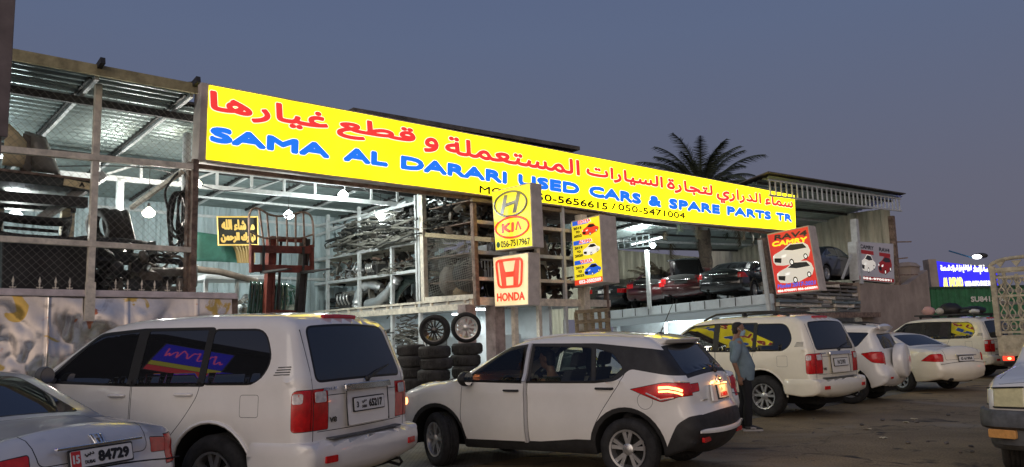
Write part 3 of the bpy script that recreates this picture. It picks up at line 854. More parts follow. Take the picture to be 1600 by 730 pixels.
    # white skid lip, spoiler, wiper, plate
    m = MB(); vs = []; n_ = 24
    for y in np.linspace(-.72, .72, n_):
        p = sh.skin_point(sh.place(-.80, .53), y, .0)[0]; e_ = max(.12, math.sqrt(max(0, 1 - (abs(y) / .74) ** 6)))
        vs += [p + Vector((-dx * e_, 0, dz * e_)) for dx, dz in ((-.02, .032), (.018, .030), (.030, .012), (.026, -.020), (-.02, -.030))]
    m.add(vs, [(i * 5 + j, (i + 1) * 5 + j, (i + 1) * 5 + (j + 1) % 5, i * 5 + (j + 1) % 5) for i in range(n_ - 1) for j in range(5)] + [(4, 3, 2, 1, 0), tuple((n_ - 1) * 5 + j for j in range(5))])
    m.build('skid_lip', P, root, smooth=50)
    m = MB(); q = []
    for y in np.linspace(-.56, .56, 9):
        b0 = sh.skin_point(sh.place(-.12, 1.545), y, .006)[0]; q.append((b0, Vector((-.50 + .10 * (y / .56) ** 2, y, 1.515)), Vector((-.46 + .10 * (y / .56) ** 2, y, 1.465)), Vector((-.28, y, 1.46))))
    for i in range(8): m.hexa([q[i][3], q[i + 1][3], q[i + 1][2], q[i][2]], [q[i][0], q[i + 1][0], q[i + 1][1], q[i][1]])
    m.build('roof_spoiler', P, root, smooth=30, weld=True, bevel=.012)
    m = MB(); a = sh.skin_point(sh.place(-.655, 1.10), 0, .014)[0]; b2 = sh.skin_point(sh.place(-.58, 1.17), -.30, .014)[0]; m.tube([a, b2], [.022, .008], 6); m.ball(a, .032, 6)
    m.build('rear_wiper', MT['black_plastic'], root, smooth=60)
    m = MB(); c = sh.skin_point(sh.place(-.12, 1.55), .05, 0)[0]; m.tube([c, c + Vector((-.19, 0, .38))], [.008, .003], 5); m.ball(c, .035, 6, (1.6, 1, .5)); m.build('antenna', MT['black_plastic'], root, smooth=60)
    T = rear_frame(sh, -.705, .80, 0, .012)
    m = MB(); m.prism(rpoly([(-.34, -.02), (.34, -.02), (.30, .17), (-.30, .17)], .03), -.02, .003, T); pr = m.build('plate_recess', P, root)
    plate(root, T @ Matrix.Translation((0, .075, .004)), .34, .14, [('6', -.05, -.02, .015, .05, 'ink_red', .002), ('A 50838', -.12, .12, -.055, -.005, 'ink_red', .003)], mat=MT['plate_lit'])
    m = MB(); 
    for y in (-.12, .12): m.bar(T @ Vector((y - .04, .165, .02)), T @ Vector((y + .04, .165, .02)), .016)
    m.build('plate_lamp', MT['lens_hot'], pr)
    lt = bpy.data.lights.new('plate_lamp_light', 'AREA'); lt.energy, lt.color, lt.size = 1.1, (1, .42, .10), .1; lo = bpy.data.objects.new('plate_lamp_light', lt); COL.objects.link(lo); lo.parent = pr
    lo.matrix_local = Matrix.Translation(T @ Vector((0, .19, .10))) @ (T.to_3x3() @ Vector((0, -1, -.75))).to_track_quat('-Z', 'Y').to_matrix().to_4x4()
    m = MB(); letters(m, 'KX', -.035, .035, 0, .04, rear_frame(sh, -.71, .84, .46, .004), .004); m.bar(rear_frame(sh, -.71, .83, .47, .006) @ Vector((-.06, 0, 0)), rear_frame(sh, -.71, .83, .47, .006) @ Vector((.06, 0, 0)), .02, .012)
    m = MB(); Tm = rear_frame(sh, -.71, .845, .46, .005); m.bar(Tm @ Vector((-.05, 0, 0)), Tm @ Vector((.05, 0, 0)), .022, .01); m.build('name_badge', MT['chrome'], root)
    m = MB(); Tm = rear_frame(sh, -.685, 1.02, 0, .01); m.tube([Tm @ Vector((.055 * math.cos(a), .05 * math.sin(a), 0)) for a in [2 * math.pi * i / 20 for i in range(20)]], .008, 5, closed=True); m.bar(Tm @ Vector((-.07, 0, 0)), Tm @ Vector((.07, 0, 0)), .02); m.build('badge', MT['chrome'], root)
    # cabin
    m = MB(); m.box(-.2, 2.3, -.72, .72, .36, .42); m.box(2.05, 2.35, -.70, .70, .80, 1.02); m.box(-.35, -.1, -.6, .6, .4, .9)
    m.build('cabin_floor', MT['cloth_dark'], root)
    for y in (-.36, .36):
        m = MB(); m.box(1.0, 1.55, y - .24, y + .24, .45, .62); m.hexa([(1.02, y - .23, .6), (1.16, y - .23, .6), (1.16, y + .23, .6), (1.02, y + .23, .6)], [(.80, y - .2, 1.18), (.92, y - .2, 1.18), (.92, y + .2, 1.18), (.80, y + .2, 1.18)])
        m.hexa([(.79, y - .12, 1.21), (.90, y - .12, 1.21), (.90, y + .12, 1.21), (.79, y + .12, 1.21)], [(.75, y - .11, 1.38), (.85, y - .11, 1.38), (.85, y + .11, 1.38), (.75, y + .11, 1.38)]); m.bar((.85, y, 1.15), (.84, y, 1.24), .05)
        m.build('seat', MT['cloth_dark'], root, bevel=.03)
    m = MB(); m.box(.05, .5, -.62, .62, .45, .62); m.hexa([(.05, -.62, .6), (.18, -.62, .6), (.18, .62, .6), (.05, .62, .6)], [(-.12, -.58, 1.1), (0, -.58, 1.1), (0, .58, 1.1), (-.12, .58, 1.1)]); m.build('rear_seat', MT['cloth_dark'], root, bevel=.03)
    m = MB(); T = AX((1.78, .36, .93), (0, 1, 0), (.42, 0, .9), (-.9, 0, .42)); m.tube([T @ Vector((.185 * math.cos(a), .185 * math.sin(a), 0)) for a in [2 * math.pi * i / 24 for i in range(24)]], .016, 6, closed=True); m.bar(T @ Vector((-.18, 0, 0)), T @ Vector((.18, 0, 0)), .05, .02); m.bar(T @ Vector((0, 0, 0)), T @ Vector((0, -.05, -.3)), .05); m.build('steering_wheel', MT['black_plastic'], root, smooth=50)
    m = MB(); m.box(1.60, 1.63, -.10, .10, 1.34, 1.40); m.build('inner_mirror', MT['black_plastic'], root)
    # the driver's door stands a hand's width open on its front hinge
    d = made[('df', 1)]; hp = Vector((2.2, .84, 0)); a = R(-3.2)
    Mx = Matrix.Translation(hp) @ Matrix.Rotation(a, 4, 'Z') @ Matrix.Translation(-hp); d.matrix_local = Mx
    m = MB(); pts = [Vector((1.268, float(sh.y_at([(1.27, z)])[0]) - .012, z)) for z in np.linspace(.36, 1.50, 14)]
    for i in range(13): m.bar(pts[i] + Vector((.012, -.022, 0)), pts[i + 1] + Vector((.012, -.022, 0)), .03, .045, up=(1, 0, 0))
    m.build('door_edge', MT['paint_silver'], d)
    return root, sh, made
MT['plate_lit'] = M('licence plate lit from above', (.78, .74, .70), .5)

# ---------------------------------------------------------------- compact SUV with the spare wheel on its tail
def compact_suv(name, label, loc, rot, paint):
    zb = .33
    o = outl([(-.60, .38, .03, .05), (-.72, .42, .06, .06), (-.80, .56, .12, .06), (-.78, .70, .15, .05), (-.70, .80, .14, .05), (-.70, 1.02, .15, .1), (-.50, 1.50, .10, .08), (-.60, 1.615, .06, .03), (-.35, 1.66, .10, .15), (.5, 1.685, .11, .4), (1.2, 1.66, .11, .3), (1.55, 1.58, .09, .2),
              (2.40, 1.13, .06, .10), (2.8, 1.08, .12, .3), (3.25, .98, .13, .25), (3.45, .84, .14, .12), (3.52, .62, .16, .1), (3.48, .42, .10, .08), (3.3, .33, .04, .05)],
             [(2.66, .36, .43), (0, .36, .43)], zb)
    Y = half_width(.905, 1.08, .27, 2.8, .4, -.35, .35, .06, .02, .62, .01)
    def crown(x, z): return 0 if z < .4 else .10 if x > 3.2 else .07 if x < -.55 else .04
    wf = rpoly([(1.28, 1.10, .03), (2.2, 1.12, .05), (1.60, 1.50, .10), (1.28, 1.55, .03)])
    wb = rpoly([(.42, 1.12, .04), (1.20, 1.10, .03), (1.20, 1.555, .03), (.36, 1.545, .05)])
    wq = rpoly([(-.20, 1.19, .10), (.30, 1.14, .05), (.26, 1.535, .05), (-.46, 1.50, .05)])
    df = rpoly([(1.245, .42, .04), (2.14, .42, .06), (2.25, .7, .1), (2.23, 1.12, .05), (1.62, 1.56, .05), (1.245, 1.60, .02)])
    db = rpoly([(.50, .42, .06), (1.235, .42, .04), (1.235, 1.60, .02), (.33, 1.59, .04), (.36, 1.05, .1), (.40, .74, .2)])
    tail = rpoly([(-.28, 1.06, .02), (-.50, .87, .05), (-1.2, .78, 0), (-1.2, 1.09, 0), (-.50, 1.10, .05)])
    sides = [('wf', wf, .012, 'window', 'glass_dark', 'df', .003), ('wb', wb, .012, 'window', 'glass_dark', 'db', .003), ('wq', wq, .012, 'window', 'glass_dark', None, .003), ('tail', tail, .006, 'tail_lamp', 'lens_red', None, -.004),
             ('df', df, .006, 'door', paint, None, 0), ('db', db, .006, 'door', paint, None, 0)]
    def skin(sh):
        tl = lambda sg: rpoly([(sh.place(-.70, .82), sg * .95), (sh.place(-.70, .82), sg * .66), (sh.place(-.70, 1.08), sg * .66), (sh.place(-.70, 1.08), sg * .95)], .02)
        return [('rw', sh.quad((-.65, 1.14), (-.52, 1.47), .60, .55, .08), .014, 'rear_window', 'glass_dark', None, 0), ('tlL', tl(1), .006, None, None, None, 0), ('tlR', tl(-1), .006, None, None, None, 0),
                ('ws', sh.quad((2.32, 1.17), (1.62, 1.55), .66, .57, .06), .018, 'windscreen', 'glass_dark', None, 0),
                ('under', rpoly([(sh.place(3.3, .34), -2), (sh.place(3.3, .34), 2), (sh.S[-1] + .1, 2), (sh.S[-1] + .1, -2)], 0), 0, None, None, None, 0)]
    sp = dict(outline=o, Y=Y, crown=crown, paint=paint, sides=sides, skin=skin, wrap={'tail': ['tl']}, core=(-.6, 3.3), wheels=(2.66, .89, .355, .225), rim_r=.22, rim=('single', 5, .06, .07), step=.08, grid=.1)
    root, sh, made = make_car(name, label, 'car', loc, rot, sp)
    P = MT[paint]
    for s_ in (1, -1):
        handle(sh, made[('df', s_)], 1.42, 1.0, s_, P); handle(sh, made[('db', s_)], .52, 1.02, s_, P); mirror(sh, root, 2.1, 1.12, s_, P)
        m = MB(); pts = []
        for x in np.linspace(-.35, 1.35, 11):
            t = (x + .35) / 1.7; pts.append(sh.skin_point(sh.place(x, 1.68), s_ * .56, .012 + .05 * min(1, 5 * t, 5 * (1 - t)))[0])
        m.tube(pts, .02, 6); m.build('roof_rail', MT['black_plastic'], root, smooth=60)
        T = AX(sh.skin_point(sh.place(-.79, .55), s_ * .62, .004)[0], (0, -1, 0), (0, 0, 1), (-1, 0, 0)); m = MB(); m.prism(rpoly([(-.07, -.02), (.07, -.02), (.07, .02), (-.07, .02)], .01), -.01, .01, T); m.build('reflector', MT['lens_red'], root)
        c = sh.skin_point(sh.place(3.42, .86), s_ * .60, .004)[0]; m = MB(); m.prism(rpoly([(-.18, -.08), (.2, -.04), (.22, .09), (-.18, .08)], .03), -.03, .03, AX(c, (-.3, s_ * .95, 0), (0, 0, 1), (.95, s_ * .3, .2))); m.build('headlamp', MT['lens_clear'], root)
    # spare wheel in a white hard cover
    T = AX((-.80, .10, .89), (0, -1, 0), (0, 0, 1), (-1, 0, 0)); m = MB()
    m.lathe([(.30, -.02), (.355, .0), (.37, .03), (.37, .15), (.355, .185), (.32, .205), (.25, .21), (.22, .222), (.001, .228)], 32, T, cap=False); m.build('spare_wheel_cover', P, root, smooth=40)
    m = MB(); m.bar((-.74, .10, .89), (-.84, .10, .89), .25, .25); m.build('wheel_carrier', MT['black_plastic'], root)
    plate(root, AX((-.845, -.53, .66), (0, -1, 0), (0, 0, 1), (-1, 0, 0)), .30, .13, [('F 27461', -.11, .11, -.045, .035, 'ink', .002)])
    return root, sh, made

# ---------------------------------------------------------------- sedans
def sedan(name, label, loc, rot, paint, lamp='wide', group=None, plate_txt=None, lid=True, deck=0., cat='car', glass='glass_dark', roof=1.0, trunk_open=False, hood_bulge=0., simple=False, tail_mat='lens_red', rims=('single', 7, .04, .05)):
    k = roof; zb = .26
    o = outl([(-.70, .28, .03, .05), (-1.02, .34, .06, .06), (-1.13, .50, .13, .06), (-1.13, .66, .15, .05), (-1.075, .74, .14, .04), (-1.06, .92 - deck, .13, .05), (-.98, 1.02 * k - deck, .10, .05), (-.45, 1.07 * k - deck, .10, .2), (-.18 - deck, 1.09 * k - deck * .9, .07, .10), (.50, 1.41 * k, .08, .2), (1.10, 1.465 * k, .10, .4), (1.62, 1.415 * k, .08, .2),
              (2.50, 1.03 * k, .06, .10), (2.9, .98 * k, .12, .3), (3.45, .87, .13, .25), (3.72, .74, .14, .1), (3.80, .55, .16, .1), (3.76, .34, .10, .08), (3.55, .26, .04, .05)],
             [(2.80, .32, .385), (0, .32, .385)], zb)
    Y = half_width(.905, .98 * k, .30, 2.9, .32, -.40, .20, .07, .045, .60, .008)
    def crown(x, z): return 0 if z < .34 else .12 if x > 3.4 else .09 if x < -.9 else .035
    b = .99 * k
    wf = rpoly([(1.20, b + .015, .03), (2.2, b + .02, .05), (1.58, 1.33 * k, .10), (1.20, 1.385 * k, .03)])
    wb = rpoly([(.20, b + .03, .05), (1.12, b + .015, .03), (1.12, 1.39 * k, .03), (.56, 1.36 * k, .08)])
    wq = rpoly([(-.06, b + .055, .03), (.14, b + .035, .03), (.42, 1.30 * k, .04), (.38, 1.32 * k, .04)])
    df = rpoly([(1.165, .34, .04), (2.2, .34, .06), (2.32, .65, .1), (2.28, b + .01, .05), (1.62, 1.385 * k, .05), (1.165, 1.43 * k, .02)])
    db = rpoly([(.50, .34, .06), (1.155, .34, .04), (1.155, 1.43 * k, .02), (.52, 1.40 * k, .05), (-.02, b + .02, .08), (.16, .72, .2), (.42, .50, .1)])
    if lamp == 'wide': tail = rpoly([(-.72, .90, .03), (-.84, .76, .04), (-1.3, .735, 0), (-1.3, .93, 0), (-.90, .94, .03)]); tin, tz0, tz1 = .52, .75, .93
    elif lamp == 'low': tail = rpoly([(-.66, .84, .03), (-.80, .67, .04), (-1.3, .66, 0), (-1.3, .88, 0), (-.85, .895, .03)]); tin, tz0, tz1 = .50, .755, .875
    elif lamp == 'slant': tail = rpoly([(-.62, .765, .02), (-.95, .75, .02), (-1.3, .745, 0), (-1.3, .93, 0), (-.95, .945, .06), (-.86, .93, .05)]); tin, tz0, tz1 = .66, .755, .92
    else: tail = rpoly([(-.72, .80, .03), (-.90, .66, .03), (-1.3, .66, 0), (-1.3, .96, 0), (-.85, .955, .03)]); tin, tz0, tz1 = .60, .755, .95
    sides = [('wf', wf, .012, 'window', glass, 'df', .003), ('wb', wb, .012, 'window', glass, 'db', .003), ('wq', wq, .012, 'window', glass, 'db', .003), ('tail', tail, .006, 'tail_lamp', tail_mat, None, -.004), ('df', df, .006, 'door', paint, None, 0), ('db', db, .006, 'door', paint, None, 0)]
    def skin(sh):
        tl = lambda sg: rpoly([(sh.place(-1.07, tz0), sg * .95), (sh.place(-1.07, tz0), sg * tin), (sh.place(-1.06, tz1), sg * tin), (sh.place(-1.06, tz1), sg * .95)], .02)
        r = [('rw', sh.quad((-.12 - deck, 1.12 * k - deck), (.46, 1.39 * k), .64, .52, .08), .016, 'rear_window', glass, None, 0), ('tlL', tl(1), .006, None, None, None, 0), ('tlR', tl(-1), .006, None, None, None, 0),
             ('ws', sh.quad((2.40, 1.075 * k), (1.68, 1.39 * k), .66, .55, .06), .018, 'windscreen', glass, None, 0),
             ('hood', sh.quad((3.55, .84), (2.56, 1.02 * k), .62, .72, .08), .006, 'bonnet', paint, None, 0),
             ('under', rpoly([(sh.place(3.55, .27), -2), (sh.place(3.55, .27), 2), (sh.S[-1] + .1, 2), (sh.S[-1] + .1, -2)], 0), 0, None, None, None, 0)]
        if trunk_open: r.append(('boot', sh.quad((-1.055, .86), (-.26, 1.085 * k), .50, .56, .05), 0, 'boot_opening', 'dark', None, 0))
        else: r.append(('boot', sh.quad((-1.07, .78), (-.26, 1.085 * k), tin - .05, .60, .06), .007, 'boot_lid', paint, None, 0))
        return r
    sp = dict(outline=o, Y=Y, crown=crown, paint=paint, sides=sides, skin=skin, wrap={'tail': ['tl']}, core=(-.9, 3.5), wheels=(2.80, .885, .32, .215), rim_r=.21, rim=rims, step=.08, grid=.1)
    root, sh, made = make_car(name, label, cat, loc, rot, sp, group)
    P = MT[paint]
    for s_ in (1, -1):
        handle(sh, made[('df', s_)], 1.36, .87, s_, P); handle(sh, made[('db', s_)], .38, .89, s_, P); mirror(sh, root, 2.1, .99 * k, s_, P)
        T = AX(sh.skin_point(sh.place(3.70, .70), s_ * .62, .004)[0], (-.35, s_ * .93, 0), (0, 0, 1), (.93, s_ * .35, .2)); m = MB(); m.prism(rpoly([(-.22, -.05), (.2, -.05), (.25, .08), (-.22, .07)], .03), -.03, .03, T); m.build('headlamp', MT['lens_clear'], root)
    T = rear_frame(sh, -1.075, .80, 0, .010)
    if plate_txt:
        plate(root, T, .52, .115, plate_txt)
    else:
        m = MB(); m.box(-.24, .24, -.05, .05, 0, .012, T); m.build('plate_recess', MT['black_plastic'], root)
    m = MB(); m.bar(T @ Vector((-.36, .085, .012)), T @ Vector((.36, .085, .012)), .035, .02); m.build('garnish', MT['chrome'], root, bevel=.005)
    m = MB(); pts = [sh.skin_point(sh.place(-1.11, .70), y, .001)[0] for y in np.linspace(-.8, .8, 13)]; m.tube(pts, .006, 4); m.build('bumper_seam', MT['seal'], root)
    m = MB(); m.box(-1.12, -.75, .42, .52, .29, .36); m.build('exhaust', MT['dark'], root, bevel=.02)
    if trunk_open and lid:
        # lid stands open on its hinges at the window end
        m = MB(); n = 9; a = R(62); pv = sh.skin_point(sh.place(-.26, 1.08 * k), 0, .01)[0]; rows = []
        prof = [(0, 0), (.25, .02), (.52, .02), (.70, -.04), (.76, -.16), (.77, -.30)]
        for d, h in prof:
            x, z = -(d * math.cos(a) - h * math.sin(a)), d * math.sin(a) + h * math.cos(a)
            rows.append([Vector((pv.x + x, y, pv.z + z - .03 * (y / .66) ** 2)) for y in np.linspace(-.66 + .1 * d, .66 - .1 * d, n)])
        th = Vector((math.sin(a) * -.04, 0, -.04 * math.cos(a)))
        vs = [p for r_ in rows for p in r_] + [p + Vector((.05, 0, -.02)) for r_ in rows for p in r_]; N = len(rows) * n; fs = []
        for i in range(len(rows) - 1):
            for j in range(n - 1):
                q = (i * n + j, i * n + j + 1, (i + 1) * n + j + 1, (i + 1) * n + j); fs += [q, tuple(N + t for t in reversed(q))]
        for i in range(len(rows) - 1):
            fs += [(i * n, (i + 1) * n, N + (i + 1) * n, N + i * n), (i * n + n - 1, N + i * n + n - 1, N + (i + 1) * n + n - 1, (i + 1) * n + n - 1)]
        L_ = (len(rows) - 1) * n; fs += [(L_ + j, L_ + j + 1, N + L_ + j + 1, N + L_ + j) for j in range(n - 1)] + [(j + 1, j, N + j, N + j + 1) for j in range(n - 1)]
        m.add(vs, fs); lid = m.build('boot_lid', MT['paint_black'], root, smooth=40, bevel=.008)
        for s_ in (1, -1):
            m = MB(); m.tube([pv + Vector((-.02, s_ * .52, -.06)), pv + Vector((-.2, s_ * .52, .28))], .012, 6); m.build('lid_strut', MT['dark'], lid)
    return root, sh, made
# ================================================================ site
def px_ray(px, py):
    dx, dy = px - 800, py - 365
    x, y = _c * dx - _s * dy, _s * dx + _c * dy
    return _rt * (x / F_PX) + _up * (-y / F_PX) + _fwd
INV = SITE.inverted()
def PV(px, py, v):
    """site point seen at a photo pixel on the vertical plane v = const"""
    o = INV @ Vector((0, 0, CAM_H)); d = INV.to_3x3() @ px_ray(px, py)
    return o + d * ((v - o.y) / d.y)
def PU(px, py, u):
    o = INV @ Vector((0, 0, CAM_H)); d = INV.to_3x3() @ px_ray(px, py)
    return o + d * ((u - o.x) / d.x)
def AT(px, py, Y):
    d = px_ray(px, py); return Vector((0, 0, CAM_H)) + d * (Y / d.y)
S = SITE
rnd = random.Random(7)
def structure(name, mb, mat, **k):
    o = mb.build(name, mat, None, k.pop('frame', S), **k); o['kind'] = 'structure'; return o

MT.update(
    steel_beige=M('beige painted steel', (.68, .62, .52), .55, var=.25, vscale=6, bump=.1),
    steel_brown=M('brown rusty steel', (.20, .14, .11), .75, var=.45, vscale=8, bump=.3, bscale=50),
    steel_white=M('white painted steel', (.54, .57, .58), .5, var=.15, vscale=5),
    steel_dark=M('dark steel', (.03, .03, .03), .6, var=.3, vscale=6),
    galv=M('corrugated galvanised sheet', (.25, .31, .31), .33, metal=.6, var=.18, vscale=1.2),
    galv_back=M('pale blue wall sheet', (.36, .45, .48), .6, var=.2, vscale=1.4, stretch=(3, 3, .6)),
    roof_top=M('weathered roof sheet', (.12, .11, .10), .8, var=.4, vscale=2),
    sheet_beige=M('weathered beige wall sheet', (.44, .42, .33), .7, var=.28, vscale=1.2, stretch=(3, 3, .5)),
    plaster=M('stained plaster wall', (.34, .28, .24), .9, var=.22, vscale=.9, bump=.25, bscale=12),
    white_wall=M('whitewashed wall', (.62, .68, .72), .7, var=.12, vscale=1.5),
    concrete=M('concrete slab', (.42, .42, .41), .85, var=.2, vscale=2, bump=.15),
    wire=M('wire mesh', (.22, .21, .19), .6, metal=.4),
    wood=M('old wood', (.30, .24, .15), .8, var=.35, vscale=8, stretch=(1, 1, 5)),
    rubber=M('black rubber hose', (.016, .016, .016), .55),
    parts_dark=M('dark scrap plastic', (.016, .016, .017), .5, var=.5, vscale=3, bump=.2, bscale=30),
    parts_mid=M('greyish brown part', (.14, .12, .10), .55, var=.4, vscale=4),
    parts_beige=M('beige body panel', (.62, .52, .32), .6, var=.2, vscale=4),
    parts_grey=M('grey body panel', (.16, .155, .14), .4, var=.2, vscale=4, coat=.3),
    foil=M('crumpled foil wrap', (.62, .64, .66), .28, metal=.75, bump=1.0, bscale=22),
    hose_grey=M('grey hose', (.17, .165, .145), .6, var=.3, vscale=4),
    hose_dark=M('dark hose', (.028, .028, .026), .6, var=.3, vscale=4),
    green_tarp=M('green tarpaulin', (.022, .10, .075), .7, var=.3, vscale=2, bump=.4, bscale=5),
    green_glass=M('stacked green glass', (.012, .075, .055), .12, coat=1, var=.4, vscale=3),
    maroon_steel=M('oxide red mast steel', (.14, .032, .022), .55, var=.4, vscale=6),
    leaf=M('palm leaf', (.055, .07, .045), .7, var=.35, vscale=5),
    leaf_dead=M('dry palm leaf', (.07, .055, .035), .85, var=.35, vscale=5),
    bark=M('palm bark', (.055, .04, .03), .95, var=.45, vscale=9, bump=.6, bscale=25),
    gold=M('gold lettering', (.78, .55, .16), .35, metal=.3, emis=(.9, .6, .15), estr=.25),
    plaque=M('black plaque', (.02, .022, .018), .4),
)
def emat(name, col, st, base=None):
    return M(name, base or col, .4, emis=col, estr=st)
MT['bulb'] = emat('glowing bulb', (1, .88, .66), 26)
MT['bulb_cool'] = emat('cool glowing bulb', (.85, .95, 1), 26)
MT['tube'] = emat('fluorescent tube', (.90, .97, 1), 9)

# ---- ground: asphalt sheet, paved lot, yard floor
def plane(x0, x1, y0, y1, z, n=1):
    m = MB(); vs = []; fs = []
    for i in range(n + 1):
        for j in range(n + 1): vs.append((x0 + (x1 - x0) * i / n, y0 + (y1 - y0) * j / n, z))
    for i in range(n):
        for j in range(n): a = i * (n + 1) + j; fs.append((a, a + n + 1, a + n + 2, a + 1))
    return m.add(vs, fs)
def stains_and_reflections(m, cols):  # noise patches: real stains on the asphalt, painted reflections on the metal wall
    nt = m.node_tree; b = nt.nodes['Principled BSDF']; cur = b.inputs['Base Color'].links[0].from_socket
    t = nt.nodes.new('ShaderNodeTexCoord')
    for i, (c, sc, lo, hi, off) in enumerate(cols):
        mp = nt.nodes.new('ShaderNodeMapping'); mp.inputs['Location'].default_value = off; nt.links.new(t.outputs['Object'], mp.inputs[0])
        n = nt.nodes.new('ShaderNodeTexNoise'); n.inputs['Scale'].default_value = sc; n.inputs['Detail'].default_value = 7; n.inputs['Distortion'].default_value = 1.6; nt.links.new(mp.outputs[0], n.inputs['Vector'])
        r = nt.nodes.new('ShaderNodeMapRange'); r.inputs['From Min'].default_value, r.inputs['From Max'].default_value = lo, hi; nt.links.new(n.outputs['Fac'], r.inputs['Value'])
        k = nt.nodes.new('ShaderNodeMix'); k.data_type = 'RGBA'; nt.links.new(r.outputs[0], k.inputs['Factor']); nt.links.new(cur, k.inputs[6]); k.inputs[7].default_value = (*c, 1); cur = k.outputs[2]
    nt.links.new(cur, b.inputs['Base Color'])
asph = M('worn asphalt', (.24, .178, .10), .93, var=.22, vscale=.55, bump=.6, bscale=55)
def mottled(m, sc, lo, hi):
    nt = m.node_tree; b = nt.nodes['Principled BSDF']; src = b.inputs['Base Color'].links[0].from_socket
    t = nt.nodes.new('ShaderNodeTexCoord'); n = nt.nodes.new('ShaderNodeTexNoise'); n.inputs['Scale'].default_value = sc; n.inputs['Detail'].default_value = 3
    nt.links.new(t.outputs['Object'], n.inputs['Vector']); r = nt.nodes.new('ShaderNodeMapRange'); r.inputs['From Min'].default_value, r.inputs['From Max'].default_value = .3, .7; r.inputs['To Min'].default_value, r.inputs['To Max'].default_value = lo, hi
    nt.links.new(n.outputs['Fac'], r.inputs['Value']); k = nt.nodes.new('ShaderNodeMix'); k.data_type = 'RGBA'; k.blend_type = 'MULTIPLY'; k.inputs['Factor'].default_value = 1
    nt.links.new(src, k.inputs[6]); nt.links.new(r.outputs[0], k.inputs[7]); nt.links.new(k.outputs[2], b.inputs['Base Color'])
mottled(asph, 38, .65, 1.35)
stains_and_reflections(asph, [((.035, .03, .026), .9, .60, .68, (2, 5, 0)), ((.30, .25, .18), .35, .56, .74, (7, 3, 0)), ((.03, .026, .024), 4.5, .70, .74, (4, 9, 0))])
def cracks(m, sc, w, dark):
    nt = m.node_tree; b = nt.nodes['Principled BSDF']; cur = b.inputs['Base Color'].links[0].from_socket; t = nt.nodes.new('ShaderNodeTexCoord')
    n = nt.nodes.new('ShaderNodeTexNoise'); n.inputs['Scale'].default_value = 1.3; n.inputs['Detail'].default_value = 6; nt.links.new(t.outputs['Object'], n.inputs['Vector'])
    a = nt.nodes.new('ShaderNodeMix'); a.data_type = 'RGBA'; a.blend_type = 'ADD'; a.inputs['Factor'].default_value = .9; nt.links.new(t.outputs['Object'], a.inputs[6]); nt.links.new(n.outputs['Color'], a.inputs[7])
    v = nt.nodes.new('ShaderNodeTexVoronoi'); v.feature = 'DISTANCE_TO_EDGE'; v.inputs['Scale'].default_value = sc; nt.links.new(a.outputs[2], v.inputs['Vector'])
    r = nt.nodes.new('ShaderNodeMapRange'); r.inputs['From Min'].default_value, r.inputs['From Max'].default_value, r.inputs['To Min'].default_value = 0, w, dark; nt.links.new(v.outputs['Distance'], r.inputs['Value'])
    k = nt.nodes.new('ShaderNodeMix'); k.data_type = 'RGBA'; k.blend_type = 'MULTIPLY'; k.inputs['Factor'].default_value = 1; nt.links.new(cur, k.inputs[6]); nt.links.new(r.outputs[0], k.inputs[7]); nt.links.new(k.outputs[2], b.inputs['Base Color'])
cracks(asph, .42, .010, .6)
structure('road', plane(-900, 900, -900, 900, 0), asph, frame=None)
pav = M('paved lot', (.22, .205, .18), .85, var=.3, vscale=1.1, bump=.3, bscale=20)
def brick_cut(m, scale, col, rough_axis=None):
    nt = m.node_tree; b = nt.nodes['Principled BSDF']; src = b.inputs['Base Color'].links[0].from_socket
    t = nt.nodes.new('ShaderNodeTexCoord'); br = nt.nodes.new('ShaderNodeTexBrick'); br.inputs['Scale'].default_value = scale
    br.inputs['Color1'].default_value = (1, 1, 1, 1); br.inputs['Color2'].default_value = (.8, .8, .8, 1); br.inputs['Mortar'].default_value = (.45, .45, .45, 1); br.inputs['Mortar Size'].default_value = .03
    nt.links.new(t.outputs['Object'], br.inputs['Vector'])
    k = nt.nodes.new('ShaderNodeMix'); k.data_type = 'RGBA'; k.blend_type = 'MULTIPLY'; k.inputs['Factor'].default_value = 1
    nt.links.new(src, k.inputs[6]); nt.links.new(br.outputs['Color'], k.inputs[7]); nt.links.new(k.outputs[2], b.inputs['Base Color'])
brick_cut(pav, 4.5, None)
structure('pavement', plane(-14, 20, -5.6, .05, .004), pav)
structure('floor', plane(-14, 34, .05, 9, .008), MT['concrete'])

# ---- corrugated sheets
def corrugated(mb, o, du, dv, L, Wd, pitch=.19, depth=.035, k=None, prof='wave'):
    """ridges run along dv (length Wd), repeated along du (length L)"""
    o, du, dv = Vector(o), Vector(du).normalized(), Vector(dv).normalized(); nn = du.cross(dv)
    st = [(0, 0), (.25, 0), (.38, 1), (.62, 1), (.75, 0)] if prof == 'trap' else [(i / 8, .5 - .5 * math.cos(2 * math.pi * i / 8)) for i in range(8)]
    pts = []
    for i in range(int(L / pitch) + 1):
        for a, h in st:
            if (i + a) * pitch <= L: pts.append(((i + a) * pitch, h * depth))
    vs = []
    for a, h in pts: p = o + du * a + nn * h; vs += [p, p + dv * Wd]
    return mb.add(vs, [(2 * i, 2 * i + 2, 2 * i + 3, 2 * i + 1) for i in range(len(pts) - 1)], k)

